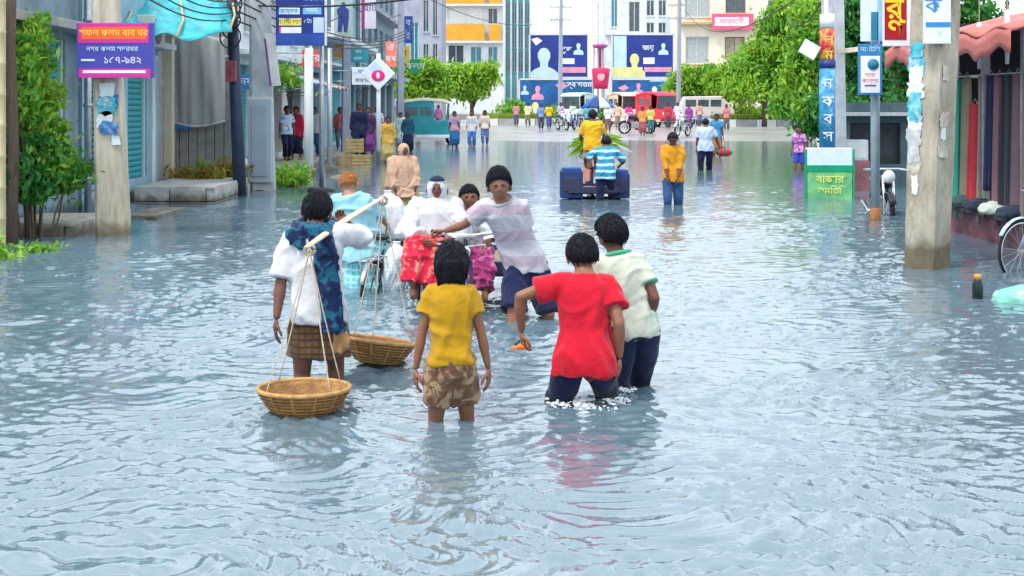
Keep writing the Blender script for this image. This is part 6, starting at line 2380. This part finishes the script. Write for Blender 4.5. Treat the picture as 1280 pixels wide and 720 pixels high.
# blue cargo tricycle seen from behind, with rider and pusher
d = 28.0
cv = pedal_van('cycle_van', 'cargo cycle van with two blue metal side boxes going away', (XX(742, d), d + .35, tz(d)), R(180), .5, NAVYP, bw=1.0, bl=1.3, planks=6)
BOXB = M('blue_metal', (.012, .03, .14), .5, .3, 4, .3, 24, .4, dirt=(.03, .07, .18), dscale=3)
for (p0, p1, y0, y1, dy) in ((700, 728, 213, 247, 0), (766, 786, 216, 247, .05)):
    a, b = A(p0, y1, d - .45 + dy), A(p1, y0, d - .45 + dy)
    c = (a + b) / 2
    lc = V((-(c.x - cv.location.x), -(c.y - cv.location.y), c.z - cv.location.z))
    bx = MB().box(lc, (b.x - a.x, .5, b.z - a.z)).build('side_box', BOXB, cv, False, .02)
    MB().box(lc + V((0, .255, .0)), ((b.x - a.x) * .8, .02, (b.z - a.z) * .5)).build('box_lid', NAVYP, bx, False, .01)
    MB().box(lc + V((0, 0, (b.z - a.z) / 2 + .03)), ((b.x - a.x) * .85, .44, .07)).build('box_top', M('blue_plastic2', (.025, .09, .3), .5, .2), bx, False, .02)
walker('cyclist in yellow shirt standing on the pedals of the blue cargo van', 741, 28.9, 0, 1.6, cloth_mat('sun_yellow', (.75, .42, .02)), cloth_mat('dusty_rose', (.5, .22, .18)), SKIN_D, gz=.12,
       pose=dict(wr=(.14, .2, .58), wl=(-.14, .2, .58), ar=(.06, .06, .1), al=(-.06, -.02, .04)), low='trousers', sleeve=.8)
walker('person in blue and white striped shirt pushing the blue cargo van', 757, 27.2, 8, 1.64, W_STRIPE, W_NAVY, SKIN_D, gz=tz(27),
       pose=dict(wr=A(776, 206, 27.6), wl=A(732, 205, 27.6), er=(1, -.4, -.4), el=(-1, -.4, -.4), neck=(.0, .1, .8), ar=(.06, .1, .04), al=(-.06, -.12, .04), head=(0, -16, 0)), sleeve=.95, hem=-.25)
# fresh cut leaves carried across the van
for (lab, p0, p1, py, sd) in (('bundle of plain lime green cut leaves laid across the blue cargo van', 738, 704, 183, 3), ('bundle of mixed lime green and white cut leaves on the blue cargo van', 748, 800, 180, 4)):
    r = random.Random(sd)
    base = A(p0, py + 4, 29.2)
    t = thing('leaf_bundle', lab, 'leaf bundle', base)
    for i in range(18):
        e = A(lerp(p0, p1, r.uniform(.35, .9)), py + r.uniform(-14, 12), 29.2 + r.uniform(-.3, .3)) - base
        wd = V((0, r.uniform(-.3, .3), 1)).normalized() * r.uniform(.04, .09)
        mb = MB()
        mid_ = e * .5 + V((0, 0, .08))
        mb.add([V((0, 0, 0)), mid_ + wd, e - V((0, 0, .06)), mid_ - wd], [(0, 1, 2, 3)])
        mb.build('leaf', (LEAF_L, LEAF_L, LEAF_L, LEAF_L if sd == 3 else W_WHITE)[i % 4], t, solid=.008)

# people on the left pavement
walker('man in white and blue shirt standing before the warm coloured shop', 358, 43.6, 150, 1.68, cloth_mat('blue_white_shirt', (.62, .7, .86), (.12, .3, .7), 'blot', 8., width=.55), W_NAVY, SKIN_D, gz=.12)
walker('person in crimson shawl standing beside the man in white and blue', 371, 44.2, 200, 1.66, cloth_mat('crimson_shawl', (.6, .02, .08)), W_NAVY, SKIN, gz=.12, low='lungi', sleeve=1.6, hem=-.3)
walker('person in dark blue trousers and grey shirt by the white painted column', 393, 47, 180, 1.66, W_GREY, W_JEAN, SKIN_D, gz=.1)
walker('tall man in dark navy clothes standing before the fruit crates', 449, 46, 170, 1.76, W_NAVY, W_NAVY, SKIN_D, gz=.12, sleeve=1.8, hem=-.3, w=1.15)
walker('person in black and violet clothes leaning close to the man in dark navy', 461, 46.8, 190, 1.64, cloth_mat('dark_violet', (.06, .03, .1)), cloth_mat('violet', (.16, .04, .2)), SKIN, gz=.12, low='lungi', sleeve=1.6)
oc = walker('woman in ochre shawl walking by the diamond sign', 485, 45, 175, 1.6, W_OCH, cloth_mat('khaki_skirt', (.4, .32, .12)), SKIN, gz=-.12, low='lungi', sleeve=1.6, hem=-.35)
walker('person in dark teal clothes walking beyond the woman in ochre', 510, 56, 180, 1.66, cloth_mat('petrol_cotton', (.015, .08, .14)), W_NAVY, SKIN_D, low='lungi', sleeve=1.4)
walker('woman in pale mint clothes beside the teal auto rickshaw', 501, 64, 180, 1.58, cloth_mat('mint_cotton', (.55, .72, .72)), cloth_mat('mint_skirt', (.5, .66, .66)), SKIN, low='lungi', sleeve=1.6)
walker('person in mauve shirt and blue skirt walking beside the teal auto rickshaw', 568, 62, 175, 1.66, cloth_mat('mauve_cotton', (.42, .26, .36)), cloth_mat('ocean_skirt', (.02, .1, .28)), SKIN_D, low='lungi')
walker('woman in white tunic by the low tree near the traffic island', 590, 64, 190, 1.66, W_WHITE, cloth_mat('cobalt_cloth', (.05, .16, .5)), SKIN, sleeve=1.5, hem=-.3)
walker('child in violet shirt standing at the edge by the green signboard', 999, 40, 200, 1.42, cloth_mat('violet_print', (.3, .1, .45), (.75, .4, .5), 'blot', 10., width=.55), cloth_mat('royal_shorts', (.04, .06, .4)), SKIN, gz=-.2, low='shorts', hd=.15)
# crowd at the junction
CR = [(686, 92, 170, (.75, .5, .03), (.05, .1, .3), 'person in lemon shirt at the kerb of the traffic island'), (701, 94, 185, (.5, .42, .6), (.1, .12, .2), 'person in lilac shirt among the motorcycles'), (716, 97, 160, (.55, .72, .62), (.1, .14, .2), 'person in pale green shirt among the motorcycles'),
      (772, 93, 180, (.7, .5, .38), (.3, .2, .14), 'person in peach shirt beside the cream auto rickshaw'), (786, 90, 190, (.8, .05, .3), (.3, .03, .14), 'woman in hot pink dress at the junction'), (813, 84, 175, (.62, .56, .12), (.04, .16, .2), 'person in mustard green shirt before the red auto rickshaw'),
      (835, 92, 180, (.5, .05, .08), (.08, .06, .1), 'person in brick red shirt beside the red auto rickshaw'), (861, 88, 185, (.28, .06, .3), (.1, .04, .14), 'person in purple clothes near the white minibus'), (874, 96, 170, (.6, .36, .3), (.12, .14, .24), 'person in terracotta shirt near the white minibus'),
      (1012, 74, 190, (.6, .6, .62), (.1, .1, .14), 'person in light grey shirt under the roadside tree')]
for px, d, fc, c1, c2, lab in CR:
    walker(lab, px, d, fc, 1.66, cloth_mat('crowd_top_%d' % px, c1), cloth_mat('crowd_low_%d' % px, c2), SKIN_D, vox=.03, low='lungi' if px in (786, 861) else 'trousers', sleeve=1.2)


# ------------------------------------------------------------------ vehicles at the junction
def auto_rickshaw(label, loc, rz, body, hood, low, L=2.7, sc=1., name='auto_rickshaw'):
    """three-wheeler: local +X is the front; side profile extruded across"""
    t = thing(name, label, 'auto rickshaw', loc, rz)
    t.scale = (sc,) * 3
    W_ = 1.25
    h = L / 2

    def ext(prof, y0, y1):
        return [[V((x, y, z)) for x, z in prof] for y in (y0, y1)]
    mb = MB()
    mb.loft(ext([(-h, .42), (-h + .05, 1.0), (-h + .55, 1.02), (-h + .6, .52), (.25, .5), (.3, 1.0), (.75, 1.05), (h - .15, .85), (h, .5), (h - .1, .34), (-h + .1, .3)], -W_ / 2, W_ / 2))
    mb.build('body', body, t, False, .04)
    MB().box((-.05, 0, .36), (L * .9, W_ + .04, .14)).build('skirt', low, t, False, .02)
    mb = MB()
    mb.loft(ext([(-h - .02, 1.55), (-h + .12, 1.86), (-.2, 1.98), (.7, 1.92), (.98, 1.76), (.92, 1.7), (.6, 1.8), (-.2, 1.86), (-h + .2, 1.74), (-h + .08, 1.5)], -W_ / 2 - .03, W_ / 2 + .03))
    mb.build('hood', hood, t, False, .02)
    mb = MB()
    mb.loft(ext([(-h, 1.02), (-h - .01, 1.6), (-h + .06, 1.62), (-h + .1, 1.02)], -W_ / 2, W_ / 2))
    mb.build('rear_curtain', hood, t, False, .01)
    for y in (-1, 1):
        for x0, x1 in ((h - .55, .9), (-.1, -.15), (-h + .4, -h + .3)):
            MB().beam((x0, y * (W_ / 2 - .04), .98), (x1, y * (W_ / 2 - .04), 1.78), .05, .05).build('pillar', body, t)
    mb = MB()
    mb.loft([[V((h - .5, y, 1.0)), V((h - .47, y, 1.0)), V((.93, y, 1.74)), V((.9, y, 1.74))] for y in (-W_ / 2 + .06, W_ / 2 - .06)])
    mb.build('windscreen', GLASS, t)
    for y in (-1, 1):
        mb = MB()
        for (a0, a1, b0, b1) in ((-h + .06, .28, 1.0, 1.22), (-h + .06, .28, 1.58, 1.84), (-h + .06, -h + .3, 1.22, 1.58), (-.42, -.28, 1.22, 1.58), (.14, .28, 1.22, 1.58)):
            mb.box(((a0 + a1) / 2, y * (W_ / 2 - .02), (b0 + b1) / 2), (a1 - a0, .03, b1 - b0))
        mb.box((-.3, y * (W_ / 2 - .02), .76), (1.3, .03, .5))
        tag(mb.build('side_panel', body, t), kind='stuff')
        MB().box((-.4, y * (W_ / 2 - .03), 1.4), (1.36, .012, .36)).build('side_window', GLASS, t)
    MB().box((-h + .55, 0, .72), (.5, W_ - .16, .16)).build('rear_seat', BLACKP, t, False, .03)
    MB().box((-h + .32, 0, 1.05), (.12, W_ - .16, .5)).build('seat_back', BLACKP, t, False, .03)
    MB().box((.1, 0, .7), (.36, .6, .14)).build('driver_seat', BLACKP, t, False, .03)
    wheel(t, (h - .32, 0, .24), .22, .12, 'y', 6)
    for y in (-1, 1):
        wheel(t, (-h + .5, y * (W_ / 2 - .02), .24), .22, .12, 'y', 6)
        MB().ell((h - .12, y * .42, .72), (.05, .09, .09), 10, 8).build('headlight', M('lens_white', (.8, .82, .85), .15), t, True)
    mb = MB()
    mb.tube([(.42, -.3, 1.12), (.5, 0, 1.1), (.42, .3, 1.12)], .018, 6)
    mb.build('handlebar', BLACKP, t, True)
    return t


VW = M('vehicle_white', (.72, .74, .76), .4, .08, 2)
auto_rickshaw('teal auto rickshaw with cream hood and white skirt behind the pavement crowd', (XX(534, 68), 68, tz(68)), R(4), M('vehicle_teal', (.02, .26, .3), .4, .2, 2), M('hood_cream', (.75, .66, .52), .6, .1, 2), VW, L=2.75, sc=1.12)
auto_rickshaw('red auto rickshaw facing the street below the billboard', (XX(822, 97), 97, tz(97)), R(-62), M('vehicle_red', (.7, .03, .06), .4, .15, 2), M('hood_red', (.75, .05, .1), .55, .15, 2), M('skirt_cream', (.7, .6, .48), .5), sc=1.2)
auto_rickshaw('cream auto rickshaw next to the red auto rickshaw', (XX(782, 100), 100, tz(100)), R(-70), M('vehicle_cream', (.7, .56, .42), .45, .15, 2), M('hood_peach', (.72, .52, .4), .55, .15, 2), VW, sc=1.2)
auto_rickshaw('white and green auto rickshaw behind the motorcycles', (XX(722, 103), 103, tz(103)), R(-120), M('vehicle_pale', (.6, .72, .7), .45, .15, 2), M('hood_mint', (.5, .7, .62), .55, .15, 2), VW, sc=1.2)
# white minibus
t = thing('minibus', 'white minibus parked under the low bright green tree', 'minibus', (XX(884, 106), 106.4, tz(106)))
L = 3.9
mb = MB()
mb.loft([[V((x, y, z)) for x, z in ((-L / 2, .4), (-L / 2, 1.5), (-L / 2 + .25, 2.1), (L / 2 - .9, 2.15), (L / 2 - .3, 1.35), (L / 2, 1.1), (L / 2, .4))] for y in (-.8, .8)])
mb.build('body', M('bus_blush', (.68, .6, .6), .4, .12, 1.5), t, False, .06)
for i in range(3):
    MB().box((-L / 2 + .7 + i * .92, -.81, 1.62), (.78, .02, .5)).build('window', GLASS, t, False, .02)
MB().box((-.3, -.805, .62), (L * .82, .02, .12)).build('side_stripe', M('bus_stripe', (.25, .4, .6), .4), t)
for x in (-L / 2 + .7, L / 2 - .75):
    for y in (-.72, .72):
        wheel(t, (x, y, .32), .27, .16, 'y', 8)
for x in (-L / 2 + 1.4, .3):
    MB().box((x, -.815, .95), (.14, .015, .04)).build('handle', BLACKP, t)
motorcycle('white motorcycle in front of the traffic island', (XX(703, 90), 90, tz(90)), R(200), M('bike_white', (.72, .76, .82), .35), 1.15)
motorcycle('blue motorcycle beside the lilac shirt person', (XX(722, 91), 91, tz(91)), R(160), M('bike_blue', (.03, .1, .5), .35), 1.15)
motorcycle('dark motorcycle standing before the cream auto rickshaw', (XX(796, 84), 84, tz(84)), R(100), BLACKP, 1.2)
motorcycle('pale scooter bike near the purple clothed person', (XX(853, 80), 80, tz(80)), R(150), M('bike_pale', (.6, .7, .78), .35), 1.15)
# blue and white parasol behind the cyclist
t = thing('parasol', 'blue and white parasol over the junction crowd', 'parasol', (XX(748, 70), 70, tz(70)))
zc = CH - (139 - HY) * 70 / F - tz(70)
MB().tube([(0, 0, 0), (0, 0, zc + .75)], .03, 8).build('pole', STEEL, t, True)
for k in range(8):
    a0, a1 = 2 * math.pi * k / 8, 2 * math.pi * (k + 1) / 8
    mb = MB()
    mb.grid(lambda u, v: V((math.cos(lerp(a0, a1, u)) * .85 * v * (1 - .05 * math.sin(math.pi * u)), math.sin(lerp(a0, a1, u)) * .85 * v * (1 - .05 * math.sin(math.pi * u)), zc + .75 - .6 * v ** 1.7)), 4, 6)
    mb.build('panel', (M('parasol_blue', (.02, .12, .4), .6), M('parasol_navy', (.015, .05, .2), .6), W_WHITE, MATS['parasol_blue'] if 'parasol_blue' in MATS else None)[k % 4], t, True, solid=.01)
# green street-side shrubs that close the right verge
for (lab, px, d, ls, mt, sd) in (('green hedge bush behind the green signboard box', 1075, 36, [(1062, 150, 22, 26), (1090, 165, 24, 26), (1118, 150, 22, 30), (1075, 190, 24, 20), (1105, 200, 24, 16)], [LEAF_D, LEAF_G], 81),
                                 ('broad green roadside bush under the tall tree', 1035, 58, [(1010, 140, 18, 16), (1030, 135, 20, 20), (1050, 150, 20, 22), (1022, 158, 20, 12)], [LEAF_G, LEAF_D], 82)):
    bb_ = (XX(px, d), d, GZ)
    leafy('leafy_bush', lab, 'bush', bb_, at_blobs(bb_, ls, d), .1 if d < 50 else .16, 3600, mt, sd)
for (lab, px, d, h_, ls, mt, sd) in (('full green tree beyond the broad roadside bush', 1062, 70, 4.4, [(1040, 90, 26, 30), (1065, 60, 28, 34), (1085, 100, 26, 26), (1050, 20, 26, 34), (1080, 20, 28, 30)], LEAF_G, 91),
                                     ('tall dark green tree behind the hedge bush', 1120, 52, 4.8, [(1100, 80, 32, 34), (1130, 50, 34, 40), (1115, 110, 34, 26), (1150, 90, 34, 40), (1105, 10, 30, 36)], LEAF_D, 92)):
    b_ = (XX(px, d), d, GZ)
    tree(lab, b_, h_, at_blobs(b_, ls, d), .16, 9000, mt, .2, sd)

# ------------------------------------------------------------------ street clutter
def hang_sign(label, px0, px1, py0, py1, d, col, ink, lines, edge=None, side='l'):
    """shop sign that juts out from the facade on two brackets"""
    t, bar, txt = board(label, px0, px1, py0, py1, d, M('hs_%d_%d' % (px0, py0), col, .5, .25, 3, dirt=tuple(c * .6 for c in col), dscale=3), th=.08)
    if edge:
        bar(px0 + .5, py0 + .5, px1 - .5, py0 + (py1 - py0) * .3, edge, 1)
    n = len(lines)
    for i, l in enumerate(lines):
        txt((px0 + px1) / 2, py0 + (py1 - py0) * (i + .5) / n, (py1 - py0) / n * .62, l, ink, 2)
    hw = (px1 - px0) * d / F / 2
    for z in (-.3, .3):
        h_ = (py1 - py0) * d / F
        MB().tube([(-hw, 0, z * h_), (-hw - .8, .02, z * h_)], .018, 6).build('bracket', STEEL, t, True)
    return t


hang_sign('small red and white hanging sign above the warm coloured shop', 378, 398, 62, 84, 44, (.72, .08, .06), WPRINT, ['সদর'], None)
hang_sign('teal hanging sign next to the diamond sign', 436, 460, 60, 78, 52, (.02, .3, .36), WPRINT, ['ঘর', 'নগদ'], None)
hang_sign('white hanging sign with blue letters over the dark navy man', 440, 466, 84, 106, 50, (.7, .75, .8), INKB, ['ফল', 'বাজার'], INKL)
hang_sign('yellow hanging sign on the grey tall block', 496, 512, 58, 76, 70, (.8, .55, .04), INKB, ['চা'], None)
hang_sign('blue vertical hanging sign on the grey tall block', 504, 516, 20, 54, 74, (.03, .12, .45), WPRINT, ['ব', 'ই'], None)
hang_sign('green hanging sign beyond the salmon sign', 512, 526, 74, 92, 82, (.04, .36, .12), WPRINT, ['কলম'], None)
hang_sign('orange hanging sign above the teal folding door', 418, 434, 56, 72, 56, (.8, .3, .03), WPRINT, ['জল'], None)
hang_sign('small blue notice on the shop house beside the pale concrete pole', 300, 316, 92, 112, 36, (.04, .2, .5), WPRINT, ['নয়'], None)
# striped cloth awnings over the open shop fronts
for i, (d0, d1, z, c1, c2, lab) in enumerate(((41.5, 45.2, 2.55, (.5, .56, .6), (.1, .24, .5), 'blue and grey striped awning over the warm coloured shop'), (46.2, 49.4, 2.5, (.55, .5, .4), (.4, .12, .1), 'red and tan striped awning before the white shop house'), (60.4, 65, 2.9, (.6, .62, .6), (.05, .3, .3), 'green striped awning on the blue grey shop house'))):
    t = thing('awning', lab, 'awning', (-7.1, (d0 + d1) / 2, z))
    L_ = d1 - d0
    MB().grid(lambda u, v: V((v * 1.5, (u - .5) * L_, .35 - .5 * v + .04 * math.sin(u * 19) * v)), 24, 6).build('canvas', cloth_mat('awning_%d' % i, c1, c2, 'y', 2.2), t, True, solid=.02)
    for s_ in (-1, 1):
        MB().tube([V((.02, s_ * L_ * .47, -.45)), V((1.45, s_ * L_ * .47, -.17))], .018, 6).build('stay', STEEL, t, True)
# air conditioners and drain pipes on the fronts
for i, (x, y, z, lab) in enumerate(((-7.12, 27.6, 3.2, 'air conditioner above the teal shutter of the pale blue house'), (-7.17, 40.5, 3.9, 'air conditioner on the white plastered shop house'), (-7.07, 57.2, 5.0, 'air conditioner above the teal folding door'), (-6.97, 70.4, 4.6, 'air conditioner on the grey tall block'))):
    t = thing('air_conditioner', lab, 'air conditioner', (x + .2, y, z))
    MB().box((0, 0, 0), (.34, .86, .6)).build('case', M('ac_case', (.6, .6, .56), .5, .15, 3, dirt=(.4, .36, .3), dscale=3), t, False, .02)
    MB().lathe([(.001, 0), (.24, 0), (.24, .015), (.001, .015)], 20, (.171, -.12, 0), Matrix.Rotation(R(90), 3, 'Y')).build('fan_grille', BLACKP, t)
    for s_ in (-1, 1):
        MB().beam((-.15, s_ * .3, -.33), (.2, s_ * .3, -.33), .03, .03).build('bracket', STEEL, t)
for i, (x, y, h_, lab) in enumerate(((-7.1, 23.7, 4.6, 'grey drain pipe between the shutter houses'), (-7.25, 36.4, 4.4, 'rusty drain pipe at the end of the bare concrete wall'), (-7.1, 49.8, 5.4, 'white drain pipe beside the red and tan awning'), (-7.0, 65.3, 8, 'grey drain pipe on the corner of the grey tall block'))):
    t = thing('drain_pipe', lab, 'pipe', (x + .12, y, BY))
    MB().tube([(0, 0, .1), (0, 0, h_)], .06, 10).build('pipe', (STEEL, M('rust', (.3, .13, .05), .8), PLAS_W, STEEL)[i], t, True)
    for z in (1., 2.2, 3.6):
        MB().tube([(0, 0, z), (0, 0, z + .06)], .078, 10).build('clamp', STEEL, t, True)
# more line poles and wires down the street
for i, (px, d, lab) in enumerate(((500, 66, 'far concrete utility pole at the end of the pavement crowd'), (432, 52, 'grey concrete utility pole rising past the balcony slab'), (700, 112, 'far lamp post behind the lower billboard'), (848, 110, 'far grey utility pole beside the minibus'))):
    pb = V((XX(px, d), d, tz(d) - .1))
    q = concrete_pole(lab, pb, pb + V((.1, 0, 11)), .3, .2, PLAS_L, R(15))
    for z in (8.2, 9.2, 10.2):
        MB().beam((-.8, 0, z), (.9, 0, z), .08, .1).build('cross_arm', STEEL, q)
        for x in (-.7, -.2, .3, .8):
            MB().lathe([(.03, 0), (.06, .06), (.03, .12), (.05, .18)], 8, (x, 0, z + .05)).build('insulator', PLAS_W, q, True)
W_ = [((-5.6, 20, 4.3), (-5.5, 30.4, 4.4), .3, 'thick black cable from the stained pole to the pale concrete pole'), ((-5.3, 30.5, 4.4), (-6.0, 52, 5.2), .6, 'thick black cable from the pale concrete pole into the row'),
      ((-6.0, 52, 5.6), (-5.1, 66, 6.0), .4, 'thin cable between the grey utility poles'), ((-5.4, 30.4, 3.9), (4.6, 16, 4.6), .55, 'long cable crossing the street to the ochre stained pole'),
      ((6.6, 30, 4.6), (4.6, 15.9, 4.4), .4, 'black cable between the slender pole and the ochre stained pole'), ((6.6, 30, 4.5), (13, 108, 9), 1.4, 'long cable from the slender pole to the far junction'), ((-5.1, 66, 7.4), (3.6, 112, 8.6), 1.1, 'far cable dipping towards the billboards'), ((6.5, 29.6, 4.2), (10, 52, 5.0), .5, 'slack cable into the dark green trees')]
for a, b, sg, lab in W_:
    o = cable(lab, a, b, sg, .02)
# more of the junction crowd
for px, d, fc, c1, c2, lab, ln in ((645, 100, 170, (.62, .3, .3), (.1, .1, .2), 'person in coral shirt behind the traffic island', 0), (660, 98, 190, (.7, .68, .4), (.2, .16, .1), 'person in straw yellow shirt behind the traffic island', 0), (676, 90, 175, (.2, .3, .6), (.06, .06, .1), 'person in steel blue shirt next to the white motorcycle', 0),
                                   (734, 88, 180, (.1, .4, .45), (.06, .08, .14), 'person in turquoise shirt behind the cyclist', 0), (760, 86, 185, (.72, .72, .74), (.2, .1, .1), 'person in white shirt between the auto rickshaws', 0), (803, 80, 180, (.8, .3, .1), (.3, .08, .1), 'person in vermilion dress near the dark motorcycle', 1),
                                   (847, 94, 175, (.66, .68, .74), (.05, .1, .3), 'person in silver shirt near the pale scooter bike', 0), (908, 88, 190, (.55, .2, .2), (.12, .1, .12), 'person in rust shirt on the road by the kerbed island', 0), (548, 86, 180, (.55, .2, .4), (.2, .08, .2), 'woman in magenta dress behind the teal auto rickshaw', 1),
                                   (606, 66, 180, (.68, .55, .5), (.1, .16, .34), 'person in shell pink shirt on the dry road', 0), (472, 58, 185, (.6, .62, .68), (.1, .1, .14), 'person in light grey shirt beyond the diamond sign', 0), (425, 54, 170, (.45, .1, .1), (.1, .1, .14), 'person in maroon shirt in the teal doorway', 0)):
    walker(lab, px, d, fc, 1.66, cloth_mat('crowd_top_%d' % px, c1), cloth_mat('crowd_low_%d' % px, c2), SKIN_D, gz=.1 if px < 480 else None, vox=.03, low='lungi' if ln else 'trousers', sleeve=1.2)
motorcycle('red motorcycle between the cream and red auto rickshaws', (XX(806, 90), 90, tz(90)), R(215), M('bike_red', (.6, .03, .05), .35), 1.15)
motorcycle('silver motorcycle under the crimson board', (XX(742, 96), 96, tz(96)), R(190), M('bike_silver', (.5, .54, .58), .35), 1.15)
for px, d, ls, sd, lab in ((640, 115, [(632, 140, 14, 8), (650, 142, 14, 7), (642, 134, 10, 8)], 201, 'round green bush next to the traffic island grass'), (700, 116, [(690, 144, 12, 7), (708, 143, 12, 8)], 202, 'low green bush behind the white motorcycle'),
                           (756, 117, [(748, 142, 12, 9), (764, 141, 12, 9)], 203, 'low green bush at the foot of the signal mast'), (845, 115, [(838, 140, 12, 12), (850, 132, 12, 14)], 204, 'green bush beside the red auto rickshaw'),
                           (925, 112, [(912, 144, 14, 9), (932, 142, 16, 9), (948, 144, 12, 8)], 205, 'green bush behind the kerbed island'), (985, 105, [(970, 140, 14, 10), (992, 138, 16, 12), (1008, 142, 12, 10)], 206, 'green bush beside the slender tree trunk')):
    bb_ = (XX(px, d), d, FZ)
    leafy('leafy_bush', lab, 'bush', bb_, at_blobs(bb_, ls, d), .2, 1600, [LEAF_G, LEAF_L], sd)
